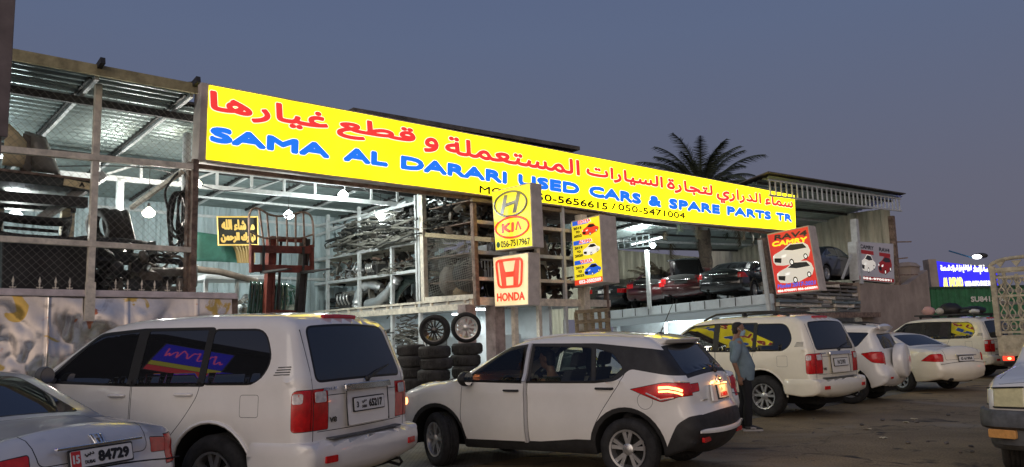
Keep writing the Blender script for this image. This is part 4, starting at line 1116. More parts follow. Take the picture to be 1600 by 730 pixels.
# ---- dented metal front wall with spear points and mesh cage
fw = sthing('metal_wall', 'long dented bare metal sheet wall with painted coloured reflections behind the parked cars', 'wall', -2, 0)
def dented():
    m = MB(); vs, fs = [], []; nu, nz = 190, 76
    r2 = random.Random(3); d = [(r2.uniform(-4.4, .7), r2.uniform(.4, 2.3), r2.uniform(.10, .38), r2.uniform(-.03, .03)) for _ in range(26)]
    for i in range(nu + 1):
        for j in range(nz + 1):
            u, z = -4.6 + 5.3 * i / nu, 2.40 * j / nz; h = 0
            for a, b, s_, k in d:
                q = ((u - a) / s_) ** 2 + ((z - b) / (s_ * 1.3)) ** 2
                if q < 6: h += k * math.exp(-q)
            n3 = Vector((u * 2.2, z * 1.5, 1.7)); h += (.050 * mnoise.noise(n3 * .8) + .045 * abs(mnoise.noise(n3 * 1.15)) + .016 * abs(mnoise.noise(n3 * 2.6))) * (.45 + .55 * max(0, min(1, (-.6 - u) / 1.2))) * min(1, (2.42 - z) / .3); h += .02 * max(0, 1 - abs(((u + 5) % 1.12) - .56) / .02)
            vs.append((u, -h, z))
    for i in range(nu):
        for j in range(nz): a = i * (nz + 1) + j; fs.append((a, a + nz + 1, a + nz + 2, a + 1))
    return m.add(vs, fs)
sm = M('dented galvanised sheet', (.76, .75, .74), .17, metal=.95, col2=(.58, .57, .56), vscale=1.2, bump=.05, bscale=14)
stains_and_reflections(sm, [((.62, .46, .14), 1.5, .615, .64, (3, 1, 0)), ((.60, .22, .12), 2.4, .67, .69, (9, 4, 2)), ((.16, .14, .135), 1.0, .66, .76, (5, 2, 8))])  # yellow and orange reflections of coloured lights painted into the sheet colour
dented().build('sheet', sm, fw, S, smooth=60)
m = MB(); m.box(-4.6, .70, .03, .09, 2.36, 2.46); m.box(-4.6, .72, -.06, .09, 2.43, 2.50); m.box(-4.6, .72, -.09, .02, 2.395, 2.43)
m.build('cap_rail', M('grey violet wall cap', (.60, .53, .53), .6, var=.2, vscale=4), fw, S, bevel=.006)
m = MB(); m.box(.66, .74, -.03, .3, 0, 2.44); m.build('end_post', MT['steel_brown'], fw, S)
for px in (20, 62, 87, 109, 181, 200, 222, 242, 262, 281):
    u = PV(px, 455, 0).x; m = MB(); T = Matrix.Translation((u, .02, 2.50))
    T = T @ Matrix.Scale(.58, 4); m.lathe([(.012, 0), (.012, .10), (.034, .115), (.012, .13), (.012, .15), (.036, .19), (.016, .27), (.002, .33)], 10, T, cap=False)
    m.tube([T @ Vector((-.07, 0, .06)), T @ Vector((-.05, 0, .03)), T @ Vector((0, 0, .06)), T @ Vector((.05, 0, .03)), T @ Vector((.07, 0, .06))], .009, 6)
    m.build('spear_point', MT['steel_beige'], fw, S, smooth=50)
m = MB(); m.box(-1.72, -1.58, -.10, -.05, 2.02, 2.62); m.box(-1.66, -1.62, -.05, .0, 2.3, 2.5); m.build('bracket', MT['steel_beige'], fw, S)
cg = sthing('mesh_cage', 'beige steel frame with wire mesh standing on the dented metal wall', 'cage', -2, .05, 2.5)
for nm, a, b, w, mt in (('post', (-1.62, .06, 2.5), (-1.62, .06, 5.86), .10, 'steel_beige'), ('post', (-4.4, .06, 2.5), (-4.4, .06, 5.8), .10, 'steel_beige'), ('post', (-.03, .06, 2.5), (-.03, .06, 4.80), .10, 'steel_brown'),
                       ('rail', (-4.5, .05, 4.50), (-.08, .05, 4.66), .10, 'steel_beige'), ('rail', (-4.5, .05, 3.23), (-.08, .05, 3.22), .09, 'steel_beige'), ('post', (-1.70, 1.3, 2.2), (-1.70, 1.3, 3.95), .13, 'wood')):
    m = MB(); m.bar(a, b, w); m.build(nm, MT[mt], cg, S, bevel=.006)
def mesh_wire(u0, u1, z0, z1, v, d=.12, r=.0018):
    m = MB(); L = z1 - z0
    k = int((u1 - u0 + L) / d)
    for s_ in (1, -1):
        for i in range(k):
            a = u0 - (L if s_ > 0 else 0) + i * d
            p, q = [a, z0], [a + s_ * L, z1]
            lo, hi = sorted((p[0], q[0]))
            t0 = max(0, min(1, (u0 - p[0]) / (q[0] - p[0]))); t1 = max(0, min(1, (u1 - p[0]) / (q[0] - p[0])))
            t0, t1 = min(t0, t1), max(t0, t1)
            if t1 - t0 < .02: continue
            f = lambda t: (p[0] + (q[0] - p[0]) * t, v, z0 + L * t)
            m.bar(f(t0), f(t1), r * 2)
    return m
mesh_wire(-4.4, -.08, 2.55, 5.8, .10).build('wire_mesh', MT['wire'], cg, S)

# ---- yard shed: roof, rafters, truss, back wall
sh_ = sthing('yard_shed', 'big open spare parts shed with corrugated roof and pale blue back wall', 'shed', 4, 6)
def roof_z(v, u=0): return 5.86 - .085 * v + .008 * u
dv_ = Vector((0, 7.3, -7.3 * .085)).normalized()
du_ = Vector((1, 0, .008))
m = MB(); corrugated(m, (-7, .42, roof_z(.42, -7)), dv_, du_ * -1 * -1, 6.6, 26.3, .20, .06)      # ridges run along the shop front
corrugated(m, (-7, -.35, roof_z(-.35, -7)), dv_, du_, .77, 6.75, .20, .06)
m.build('roof_sheet', [MT['galv']], sh_, S, smooth=60)
m = MB(); vs = [(-7, .42, roof_z(.42, -7) + .07), (19.3, .42, roof_z(.42, 19.3) + .07), (19.3, 7, roof_z(7, 19.3) + .07), (-7, 7, roof_z(7, -7) + .07)]
m.hexa(vs, [Vector(p) + Vector((0, 0, .03)) for p in vs])
vs = [(-7, -.40, roof_z(-.4, -7) + .07), (-.2, -.40, roof_z(-.4, 0) + .07), (-.2, .41, roof_z(.41, 0) + .07), (-7, .41, roof_z(.41, -7) + .07)]
m.hexa(vs, [Vector(p) + Vector((0, 0, .03)) for p in vs]); m.build('roof_cover', MT['roof_top'], sh_, S)
for i in range(17):
    u = -6.2 + 1.48 * i; m = MB(); v0_ = -.35 if u < -.2 else .42
    m.bar((u, v0_, roof_z(v0_, u) - .07), (u, 6.9, roof_z(6.9, u) - .07), .06, .11); m.build('rafter', MT['steel_white'], sh_, S)
    m = MB(); m.bar((u - .07, v0_ + .1, roof_z(v0_, u) - .05), (u - .07, 6.9, roof_z(6.9, u) - .05), .05, .09); m.build('rafter', MT['steel_dark'], sh_, S)
    if u < -.2:
        m = MB(); m.bar((u, -.62, roof_z(-.6, u) + .10), (u, -.1, roof_z(-.1, u) + .02), .07, .10); m.build('rafter_end', MT['steel_dark'], sh_, S)
for v in (.46, 3.4):
    m = MB(); m.bar((-7, v, roof_z(v, -7) - .19), (19, v, roof_z(v, 19) - .19), .07, .12); m.build('purlin', MT['steel_dark'], sh_, S)
m = MB(); m.bar((-7, -.43, roof_z(-.42, -7) + .0), (-.22, -.43, roof_z(-.42, 0) + .0), .05, .17); m.build('fascia', M('dusty yellow fascia', (.34, .30, .17), .8, var=.35, vscale=4), sh_, S)
# lattice truss
m = MB(); zt = lambda u: 5.28 + .02 * u; zb_ = lambda u: 4.92 + .02 * u
m.bar((-1.6, 3, zt(-1.6)), (9, 3, zt(9)), .06); m.bar((-1.6, 3, zb_(-1.6)), (9, 3, zb_(9)), .06, .10)
for i in range(14):
    u = -1.5 + .78 * i; m.bar((u, 3, zb_(u)), (u, 3, zt(u)), .05); 
    if i % 2 and i < 6: m.bar((u, 3, zb_(u)), (u + .78, 3, zt(u + .78)), .04)
m.build('lattice_truss', MT['steel_white'], sh_, S)
m = MB(); m.bar((6.3, 2.6, zb_(6.3)), (6.3, 7, 4.7), .06); m.bar((1.6, 5, 5.1), (9, 5, 5.15), .05); m.build('tie_rod', MT['steel_white'], sh_, S)
for u, v, z0, z1, w in ((PV(187, 310, 3.0).x, 3.0, 3.6, 4.9, .15), (PV(292, 240, 1.2).x, 1.2, 4.4, 5.55, .16), (8.8, 3, 0, 5.4, .12)):
    m = MB(); m.tube([(u, v, z0), (u, v, z1)], w / 2, 12); m.build('column', MT['steel_white'], sh_, S, smooth=60)
m = MB(); corrugated(m, (-7, 7.0, 0), (1, 0, 0), (0, 0, 1), 18, 5.3, .30, .04, prof='trap'); m.build('back_wall', MT['galv_back'], sh_, S)
for z in (4.95, 3.4, 1.6):
    m = MB(); m.box(-7, 11, 6.92, 6.98, z, z + .07); m.build('wall_rail', MT['steel_white'], sh_, S)
m = MB(); corrugated(m, (-6.9, 0.3, 0), (0, 1, 0), (0, 0, 1), 6.6, 5.4, .30, .04, prof='trap'); m.build('side_wall', MT['galv_back'], sh_, S)
# raised dark roof sheet seen above the big sign
dr = sthing('upper_roof', 'dark flat roof edge rising above the big yellow sign', 'roof', 6, 1.5, 6)
m = MB(); p0, p1 = PV(552, 168, .6), PV(906, 229, .6); th = Vector((0, 0, -.10)); bk = Vector((0, 4, -.2))
m.hexa([p0 + th, p1 + th, p1 + bk + th, p0 + bk + th], [p0, p1, p1 + bk, p0 + bk])
m.build('roof_sheet', MT['roof_top'], dr, S)
for t in (.04, .35, .68, .95):
    q = p0.lerp(p1, t); m = MB(); m.bar(q + Vector((0, .15, -.1)), q + Vector((0, .15, -1.1)), .07); m.build('strut', MT['steel_dark'], dr, S)
m = MB(); q = p0.lerp(p1, .2); m.bar(p0 + Vector((0, .1, -.22)), p1 + Vector((-.2, .1, -.22)), .06, .10); m.build('edge_beam', MT['steel_dark'], dr, S)
m = MB(); a, b = PV(238, 134, .1), PV(302, 127, .1)
m.hexa([a + Vector((-.1, 0, -.12)), b + Vector((0, 0, -.26)), b + Vector((0, 1, -.26)), a + Vector((-.1, 1, -.12))], [a, b, b + Vector((0, 1, 0)), a + Vector((0, 1, 0))]); o = m.build('roof_flap', MT['roof_top'], None, S); tag(o, 'bent dark roof sheet end just left of the big yellow sign', 'roof sheet')

# ---- the big illuminated sign
MT['sign_yellow'] = emat('lit yellow sign face', (1.0, .80, .004), 3.0, (.80, .66, .02))
MT['sign_red'] = emat('lit red letters', (.92, .045, .04), .85, (.6, .03, .03))
MT['sign_blue'] = emat('lit blue letters', (.012, .20, .90), .9, (.02, .1, .5))
MT['sign_white'] = emat('lit white outline', (1, .93, .72), .95, (.8, .8, .7))
MT['sign_side'] = M('grey sign box side', (.52, .46, .42), .6, var=.15, vscale=4)
def uneven(m, lo, hi, sc):
    nt = m.node_tree; b = nt.nodes['Principled BSDF']; t = nt.nodes.new('ShaderNodeTexCoord'); n = nt.nodes.new('ShaderNodeTexNoise'); n.inputs['Scale'].default_value = sc; n.inputs['Detail'].default_value = 4; nt.links.new(t.outputs['Object'], n.inputs['Vector'])
    r = nt.nodes.new('ShaderNodeMapRange'); r.inputs['From Min'].default_value, r.inputs['From Max'].default_value, r.inputs['To Min'].default_value, r.inputs['To Max'].default_value = .3, .62, lo, hi; nt.links.new(n.outputs['Fac'], r.inputs['Value']); nt.links.new(r.outputs[0], b.inputs['Emission Strength'])
uneven(MT['sign_yellow'], 1.1, 3.4, .8)
SL, SZ0, SZ1, SH0, SH1 = 21.43, 4.785, 5.11, 1.372, 1.319
bs_ = sthing('shop_sign', 'very long lit yellow sign with red Arabic and blue English lettering', 'sign', 10, 0, 4.7)
_sx, _sy = [0, .29, .45, .60, .66, .80, 1.0], [0, .03, .075, .14, .14, .09, 0]
def sgn(a, b, out=0):                   # a 0..1 along, b 0..1 up; the lower edge sags in the far half
    return Vector((SL * a, -out - .06 * b, (SZ0 + (SZ1 - SZ0) * a) + (SH0 + (SH1 - SH0) * a) * b - float(np.interp(a, _sx, _sy)) * (1 - b)))
m = MB(); N_ = 30
for i in range(N_):
    a, b = i / N_, (i + 1) / N_; m.hexa([sgn(a, 0), sgn(b, 0), sgn(b, 0, -.30), sgn(a, 0, -.30)], [sgn(a, 1), sgn(b, 1), sgn(b, 1, -.30), sgn(a, 1, -.30)])
m.build('box', MT['sign_side'], bs_, S, weld=True)
m = MB()
for i in range(N_):
    a, b = .006 + .9925 * i / N_, .006 + .9925 * (i + 1) / N_; m.add([sgn(a, .02, .006), sgn(b, .02, .006), sgn(b, .98, .006), sgn(a, .98, .006)], [(0, 1, 2, 3)])
m.build('face', MT['sign_yellow'], bs_, S, weld=True)
class Warp:                             # maps (a along px, b up px, c out) of the sign to space
    def __matmul__(s, p): return sgn(p.x, p.y, .006 + p.z)
WS = Warp()
def sign_text(parent, t, a0, a1, b0, b1, mats, bold, halo, name='lettering', asp=None):
    """bold and halo are widths in metres"""
    v, f, x0, x1, y0, y1 = text_geo(t)
    for mi, (mt, bw, l0) in enumerate(((MT['sign_white'], bold + halo, .003), (mats, bold, .012))):
        m = MB()
        for i in range(13):
            ang = 2 * math.pi * i / 12; oa, ob = (0, 0) if i == 0 else (math.cos(ang) * bw / SL, math.sin(ang) * bw / 1.34)
            ia, ib = bold / SL, bold / 1.34
            pts = [sgn(a0 + ia + (p[0] - x0) / (x1 - x0) * (a1 - a0 - 2 * ia) + oa, b0 + ib + (p[1] - y0) / (y1 - y0) * (b1 - b0 - 2 * ib) + ob, .006 + l0 + i * .0005) for p in v]
            m.add(pts, f)
        m.build(name if mi else 'outline', mt, parent, S)
def on_sign(px, py):
    p = PV(px, py, -.03); return p.x / SL, (p.z - SZ0 - (SZ1 - SZ0) * p.x / SL) / (SH0 + (SH1 - SH0) * p.x / SL)
# words placed by their ends in the photograph (left x, right x, then height band)
for w, x0, x1 in (('غيارها', 326, 512), ('قطع', 525, 648), ('و', 661, 684), ('المستعملة', 694, 905), ('السيارات', 915, 1035), ('لتجارة', 1041, 1113), ('الدراري', 1119, 1189), ('سماء', 1195, 1239)):
    a0, a1 = on_sign(x0, 130 + (x0 - 313) * .19 + 30)[0], on_sign(x1, 130 + (x1 - 313) * .19 + 30)[0]
    hb = {'و': (.565, .81), 'غيارها': (.585, .915), 'قطع': (.575, .90), 'المستعملة': (.59, .885), 'السيارات': (.578, .855), 'لتجارة': (.574, .86), 'الدراري': (.50, .87), 'سماء': (.605, .895)}[w]
    sign_text(bs_, arabic(w), a0, a1, hb[0], hb[1], MT['sign_red'], .021, .014, 'arabic_word')
for w, x0, x1, b0, b1 in (('SAMA', 327, 515, .245, .455), ('AL', 536, 606, .245, .455), ('DARARI', 626, 792.5, .245, .455), ('USED', 810, 906, .245, .455), ('CARS', 921, 1002.5, .245, .455), ('&', 1014, 1034, .245, .455), ('SPARE', 1046, 1126, .245, .455), ('PARTS', 1137, 1206, .245, .455), ('TR', 1214, 1239, .245, .455)):
    a0, a1 = on_sign(x0, 240 + (x0 - 313) * .135)[0], on_sign(x1, 240 + (x1 - 313) * .135)[0]
    sign_text(bs_, w, a0, a1, b0, b1, MT['sign_blue'], .030, .013, 'english_word')
for w, x0, x1 in (('MOB:', 750, 806), ('050-5656615', 826, 950), ('/', 957, 963), ('050-5471004', 967, 1071)):
    a0, a1 = on_sign(x0, 240 + (x0 - 313) * .13 + 8)[0], on_sign(x1, 240 + (x1 - 313) * .13 + 8)[0]
    v_, f_, *_r = text_geo(w)
    m = MB()
    x0_, x1_, y0_, y1_ = _r
    for i in range(9):
        ang = 2 * math.pi * i / 8; oa, ob = (0, 0) if i == 0 else (math.cos(ang) * .009 / SL, math.sin(ang) * .009 / 1.34)
        m.add([sgn(a0 + (p[0] - x0_) / (x1_ - x0_) * (a1 - a0) + oa, .035 + .075 * max(0, a0 - .29) / .4 + (p[1] - y0_) / (y1_ - y0_) * .118 + ob, .010 + i * .0005) for p in v_], f_)
    m.build('phone_number', MT['ink'], bs_, S)
for u, dz in ((-.03, 0), (19.55, 0)):
    pass
m = MB(); m.bar((-.03, .25, 0), (-.03, .25, 4.78), .12); m.build('sign_post', MT['steel_brown'], bs_, S)
m = MB(); m.bar((0, .22, 4.72), (21.4, .22, 4.99), .08, .08); m.build('sign_beam', MT['steel_brown'], bs_, S)

# ---- box signs on poles
def car_icon(mb, T, w, kind, k):
    """small printed car in three quarter view inside a w-wide box; k: dict of material slots"""
    B = [(-.50, -.10), (-.46, -.17), (-.30, -.20), (.10, -.20), (.42, -.10), (.50, .0), (.48, .08), (.34, .13), (.20, .27), (-.06, .29), (-.24, .16), (-.44, .08), (-.50, .0)]
    if kind == 'suv': B = [(-.50, -.12), (-.44, -.20), (-.25, -.23), (.08, -.22), (.44, -.08), (.50, .06), (.46, .20), (.36, .28), (.0, .30), (-.20, .17), (-.44, .08), (-.50, .0)]
    mb.add([T @ Vector((a * w, b * w, .003)) for a, b in B], [tuple(range(len(B)))], k['body'])
    G = [(-.20, .15), (-.04, .26), (.18, .245), (.30, .14), (.05, .11)] if kind != 'suv' else [(-.17, .16), (.02, .27), (.34, .25), (.42, .14), (.05, .12)]
    mb.add([T @ Vector((a * w, b * w, .005)) for a, b in G], [tuple(range(len(G)))], k['glass'])
    for a, b, r in ((-.02, -.17, .085), (.36, -.07, .075)):
        mb.add([T @ Vector(((a + .72 * r * math.cos(t)) * w, (b + r * math.sin(t)) * w, .006)) for t in [2 * math.pi * i / 16 for i in range(16)]], [tuple(range(16))], k['dark'])
        mb.add([T @ Vector(((a + .42 * r * math.cos(t)) * w, (b + .6 * r * math.sin(t)) * w, .007)) for t in [2 * math.pi * i / 12 for i in range(12)]], [tuple(range(12))], k['metal'])
    Gr = [(-.47, -.12), (-.30, -.16), (-.27, -.04), (-.46, -.02)]; mb.add([T @ Vector((a * w, b * w, .0055)) for a, b in Gr], [tuple(range(4))], k['dark'])
    for q in ([(-.49, .0), (-.45, -.02), (-.43, .05), (-.48, .05)], [(-.27, -.03), (-.16, -.02), (-.13, .05), (-.26, .02)]): mb.add([T @ Vector((a * w, b * w, .0062)) for a, b in q], [tuple(range(4))], k['metal'])
def disc(mb, T, rx, ry, z, k=None, cx=0, cy=0, n=36):
    return mb.add([T @ Vector((cx + rx * math.cos(t), cy + ry * math.sin(t), z)) for t in [2 * math.pi * i / n for i in range(n)]], [tuple(range(n))], k)
def box_sign(name, label, corners, depth, face_mat, side=None):
    """corners: site points bottom-left, bottom-right, top-right, top-left of the face; box runs back from it"""
    bl, br, tr, tl = (Vector(c) for c in corners)
    n = (br - bl).cross(tl - bl).normalized()
    mid = (bl + br) / 2
    uneven(face_mat, face_mat.node_tree.nodes['Principled BSDF'].inputs['Emission Strength'].default_value * .72, face_mat.node_tree.nodes['Principled BSDF'].inputs['Emission Strength'].default_value * 1.05, 1.4)
    root = sthing(name, label, 'sign', mid.x, mid.y, mid.z)
    m = MB(); m.hexa([bl, br, br - n * depth, bl - n * depth], [tl, tr, tr - n * depth, tl - n * depth]); m.build('box', side or MT['sign_side'], root, S, bevel=.012)
    q = [bl.lerp(tr, .02) + n * .004, br.lerp(tl, .02) + n * .004, tr.lerp(bl, .02) + n * .004, tl.lerp(br, .02) + n * .004]
    m = MB(); m.add(q, [(0, 1, 2, 3)]); m.build('face', face_mat, root, S)
    a, b = (br - bl), (tl - bl)
    return root, AX(bl + n * .004, a, b, n), a.length, b.length, n
def sq(T, w, h):                         # unit face -> metric plane centred
    return T @ Matrix.Translation((.5, .5, 0)) @ Matrix.Diagonal((1 / w, 1 / h, 1, 1))
yl = emat('lit lemon sign face', (1.0, .86, .03), .86, (.8, .68, .04))
ivory = emat('lit ivory sign face', (1.0, .80, .42), .72, (.78, .66, .40))
yel2 = emat('lit yellow poster face', (1.0, .80, .03), .85, (.8, .64, .03))
redp = emat('lit red poster face', (.72, .035, .025), .55, (.62, .04, .03))
greyp = emat('dim grey poster face', (.35, .32, .36), .18, (.42, .40, .43))
MT['lit_red'] = emat('lit red print', (.85, .06, .02), .8, (.6, .05, .03)); MT['lit_white'] = emat('lit white print', (.95, .92, .85), .7, (.8, .8, .78)); MT['lit_blue'] = emat('lit blue print', (.02, .12, .7), .8, (.03, .1, .5)); MT['lit_black'] = M('black print on sign', (.015, .012, .01), .5); MT['lit_dark'] = M('dark print', (.03, .03, .035), .4)
MT['lit_yellow'] = emat('lit yellow print', (1, .75, .02), .8, (.8, .6, .03))
def sign_at(name, label, px, u, depth, mat):
    """face on the plane u = const (it looks along the street); px: four photo corners bl, br, tr, tl"""
    return box_sign(name, label, [PU(x, y, u) for x, y in px], depth, mat)
# slanted H and oval word sign
r_, T, w, h, n = sign_at('box_sign', 'lit lemon box sign with slanted H emblem and red oval above a phone number', ((774, 393), (833, 386), (829, 285), (768, 299)), 6.75, .34, yl)
T = sq(T, w, h); m = MB(); ring = lambda rx, ry, cy, rr: [T @ Vector((rx * math.cos(t), cy + ry * math.sin(t), .012)) for t in [2 * math.pi * i / 40 for i in range(40)]]
m.tube(ring(.43 * w, .20 * h, .235 * h, .02), .024, 6, closed=True)
for sx in (-1, 1): m.add([T @ Vector(((sx * .17 + a) * w, (.235 + b) * h, .012)) for a, b in ((-.13, -.155), (-.03, -.155), (.12, .155), (.02, .155))], [(0, 1, 2, 3)])
m.add([T @ Vector((a * w, (.235 + b) * h, .0135)) for a, b in ((-.22, -.05), (.12, -.01), (.22, .055), (-.14, .015))], [(0, 1, 2, 3)])
m.build('slanted_emblem', M('silver grey print', (.20, .20, .22), .35, metal=.3), r_, S)
m = MB(); m.tube(ring(.44 * w, .165 * h, -.145 * h, .02), .026, 6, closed=True)
m.build('oval_ring', MT['lit_red'], r_, S)
m = MB(); letters(m, 'KI', -.29 * w, .045 * w, -.225 * h, -.065 * h, T, .02, slant=.12); 
m.add([T @ Vector((a * w, b * h, .006)) for a, b in ((.075, -.205), (.125, -.205), (.165, -.10), (.205, -.205), (.255, -.205), (.19, -.065), (.14, -.065))], [(0, 1, 2, 3, 6), (3, 4, 5, 6)])
m.build('oval_word', MT['lit_red'], r_, S)
m = MB(); letters(m, '056-7517967', -.33 * w, .44 * w, -.455 * h, -.345 * h, T, .004); m.build('phone_number', MT['lit_black'], r_, S)
m = MB(); disc(m, T, .05 * w, .05 * h, .006, None, -.40 * w, -.40 * h); m.build('phone_symbol', M('dark green print', (.03, .16, .05), .5), r_, S)
# big H sign
r_, T, w, h, n = sign_at('box_sign', 'lit ivory box sign with a framed red H above its name', ((773, 480), (826, 477), (826, 394), (770, 402)), 6.75, .34, ivory)
T = sq(T, w, h); m = MB()
fr = rpoly([(-.33 * w, -.12 * h), (.33 * w, -.12 * h), (.39 * w, .41 * h), (-.39 * w, .41 * h)], .12); m.tube([T @ Vector((a, b, .012)) for a, b in fr], .030, 6, closed=True); m.build('emblem_frame', MT['lit_red'], r_, S)
m = MB()
for sx in (-1, 1): m.add([T @ Vector((sx * a * w, b * h, .012)) for a, b in ((.10, -.11), (.24, -.11), (.31, .40), (.19, .40), (.115, .16))], [(0, 1, 2, 3, 4) if sx > 0 else (4, 3, 2, 1, 0)])
m.add([T @ Vector((a * w, b * h, .013)) for a, b in ((-.15, .07), (.15, .07), (.13, .175), (-.13, .175))], [(0, 1, 2, 3)]); m.build('emblem', MT['lit_red'], r_, S)
m = MB(); letters(m, 'HONDA', -.41 * w, .41 * w, -.40 * h, -.23 * h, T, .010); m.build('lettering', MT['lit_red'], r_, S)
# three sedans poster
def icons(root, T, lst, glassk='lit_dark'):
    for x, y, wd, kind, body in lst:
        m = MB(); car_icon(m, T @ Matrix.Translation((x, y, 0)), wd, kind, dict(body=0, glass=1, dark=2, metal=3)); m.build('printed_car', [MT[body] if isinstance(body, str) else body, MT['lit_dark'], MT['lit_black'], MT['lit_white']], root, S)
r_, T, w, h, n = sign_at('box_sign', 'tall lit yellow poster box showing three printed sedans under blue headings', ((898, 448), (943, 441), (937, 335), (892, 346)), 9.55, .62, yel2)
T = sq(T, w, h)
for i, (nm, yr0, yr1, c) in enumerate((('SENTRA', '2013', '2022', 'lit_red'), ('ALTIMA', '2019', '2020', 'lit_white'), ('VERSA', '2013', '2022', 'lit_blue'))):
    y = .45 * h - i * .30 * h
    m = MB(); m.add([T @ Vector((a, b, .004)) for a, b in ((-.45 * w, y - .035 * h), (.12 * w, y - .035 * h), (.17 * w, y), (.12 * w, y + .03 * h), (-.45 * w, y + .03 * h))], [(0, 1, 2, 3, 4)]); m.build('heading_band', MT['lit_blue'], r_, S)
    m = MB(); letters(m, nm, -.25 * w, .22 * w, y - .028 * h, y + .03 * h, T, .014, lift=.008); m.build('heading_outline', MT['lit_white'], r_, S); m = MB(); letters(m, nm, -.24 * w, .21 * w, y - .024 * h, y + .026 * h, T, .004, lift=.018); m.build('heading', MT['lit_red'], r_, S)
    m = MB()
    for j, t_ in enumerate((yr0, 'TO', yr1)): letters(m, t_, -.42 * w if j != 1 else -.34 * w, -.13 * w if j != 1 else -.20 * w, y - .10 * h - j * .06 * h, y - .06 * h - j * .06 * h, T, .006)
    m.build('years', MT['lit_black'], r_, S)
    icons(r_, T, [(.17 * w, y - .145 * h, .58 * w, 'sedan', c)])
m = MB(); m.add([T @ Vector((a, b, .004)) for a, b in ((-.48 * w, -.485 * h), (.48 * w, -.485 * h), (.48 * w, -.41 * h), (-.48 * w, -.41 * h))], [(0, 1, 2, 3)]); m.build('footer', MT['lit_red'], r_, S)
m = MB(); letters(m, '052-3502509', -.32 * w, .44 * w, -.475 * h, -.42 * h, T, .006, lift=.007); m.build('phone_number', MT['lit_white'], r_, S)
# leaning red poster
r_, T, w, h, n = sign_at('box_sign', 'leaning red poster box with two printed white off-roaders on a rusty pole', ((1213, 461), (1281, 454), (1263, 352), (1198, 366)), 18.9, .5, redp)
T = sq(T, w, h)
m = MB(); letters(m, 'RAV4', -.34 * w, .42 * w, .375 * h, .465 * h, T, .014, slant=.25); m.build('heading', MT['lit_dark'], r_, S)
m = MB(); letters(m, 'CAMRY', -.42 * w, .40 * w, .275 * h, .36 * h, T, .014, slant=.25); m.build('heading', MT['lit_yellow'], r_, S)
m = MB(); letters(m, 'Model 2017-2021', -.44 * w, .43 * w, -.40 * h, -.335 * h, T, .007, slant=.2); m.build('model_years', MT['lit_blue'], r_, S)
m = MB(); letters(m, '056-9700391 056-6630391', -.45 * w, .46 * w, -.465 * h, -.425 * h, T, .008); m.build('phone_numbers', MT['lit_white'], r_, S)
wht = emat('printed white', (.80, .74, .66), .45, (.7, .68, .62))
icons(r_, T, [(0, .10 * h, .88 * w, 'suv', wht), (.02 * w, -.19 * h, .86 * w, 'suv', wht)])
# grey poster facing the street
c_ = [PV(1342, 438, .0), PV(1398, 443, .0), PV(1396, 381, .0), PV(1338, 377, .0)]
r_, T, w, h, n = box_sign('box_sign', 'grey poster box with a white and a red printed car before the beige wall', c_, .36, greyp, MT['steel_white'])
T = sq(T, w, h)
icons(r_, T, [(-.22 * w, -.06 * h, .40 * w, 'sedan', wht), (.25 * w, -.06 * h, .40 * w, 'suv', 'ink_red')])
m = MB(); letters(m, 'CAMRY', -.42 * w, -.06 * w, .33 * h, .44 * h, T, .010, slant=.2); letters(m, 'RAV4', .10 * w, .40 * w, .33 * h, .44 * h, T, .010, slant=.2); m.build('heading', MT['lit_dark'], r_, S)
for x0, x1 in ((-.42, -.06), (.10, .42)):
    m = MB(); m.add([T @ Vector((a * w, b * h, .004)) for a, b in ((x0, .20), (x1, .20), (x1, .30), (x0, .30))], [(0, 1, 2, 3)]); m.build('years_band', MT['ink_red'], r_, S)
m = MB(); m.add([T @ Vector((a * w, b * h, .004)) for a, b in ((-.48, -.48), (.48, -.48), (.48, -.38), (-.48, -.38))], [(0, 1, 2, 3)]); m.build('footer', MT['ink_red'], r_, S)
m = MB(); letters(m, '056-9700391', -.40 * w, .40 * w, -.46 * h, -.40 * h, T, .01, lift=.008); m.build('phone_number', MT['lit_white'], r_, S)

# poles that carry the small signs
def pole(name, label, pts, w, mat):
    m = MB()
    for a, b in zip(pts[:-1], pts[1:]): m.bar(a, b, w)
    o = m.build(name, MT[mat], None, S, bevel=.006); tag(o, label, 'pole'); return o
pole('sign_pole', 'beige square pole behind the lemon and ivory box signs', [(7.3, -.15, 0), (7.3, -.15, 4.9)], .12, 'steel_beige')
pole('sign_pole', 'beige square pole carrying the tall yellow three sedan poster', [Vector((9.95, .05, 0)), Vector((9.95, .05, 4.7))], .22, 'steel_beige')
pole('sign_pole', 'rusty leaning pole carrying the red poster box', [PV(1216, 520, .3), PV(1192, 372, .3)], .28, 'steel_brown')
pole('sign_pole', 'thin white leaning pole beside the rusty pole', [PV(1204, 500, .1), PV(1187, 375, .1)], .12, 'steel_white')
# ================================================================ lamps
def lamp(u, v, z, label, power, cool=False, cord=.8, r=.115, lr=.1):
    t = sthing('hanging_lamp', label, 'lamp', u, v, z, group='bulbs hanging in the shed')
    m = MB(); m.lathe([(.02, .09), (r * .55, .05), (r, -.01), (r * .9, -.06), (r * .4, -.10), (.003, -.105)], 14, Matrix.Translation((0, 0, 0)), cap=False)
    m.build('bulb', MT['bulb_cool' if cool else 'bulb'], t, smooth=60)
    m = MB(); m.lathe([(.024, .08), (.028, .15), (.012, .17)], 10); m.tube([(0, 0, .16), (0, 0, .16 + cord)], .006, 5); m.build('cord', MT['rubber'], t)
    l = bpy.data.lights.new('lamp_light', 'POINT'); l.energy, l.shadow_soft_size = power, lr; l.color = (.92, 1, .95) if cool else (1, .95, .86)
    o = bpy.data.objects.new('lamp_light', l); COL.objects.link(o); o.parent = t; o.location = (0, 0, -.20)
    return t
K = .62
lamp(-.11, 2, 4.14, 'warm bare bulb glowing above the dark bumper pile in the mesh cage', 300 * K)
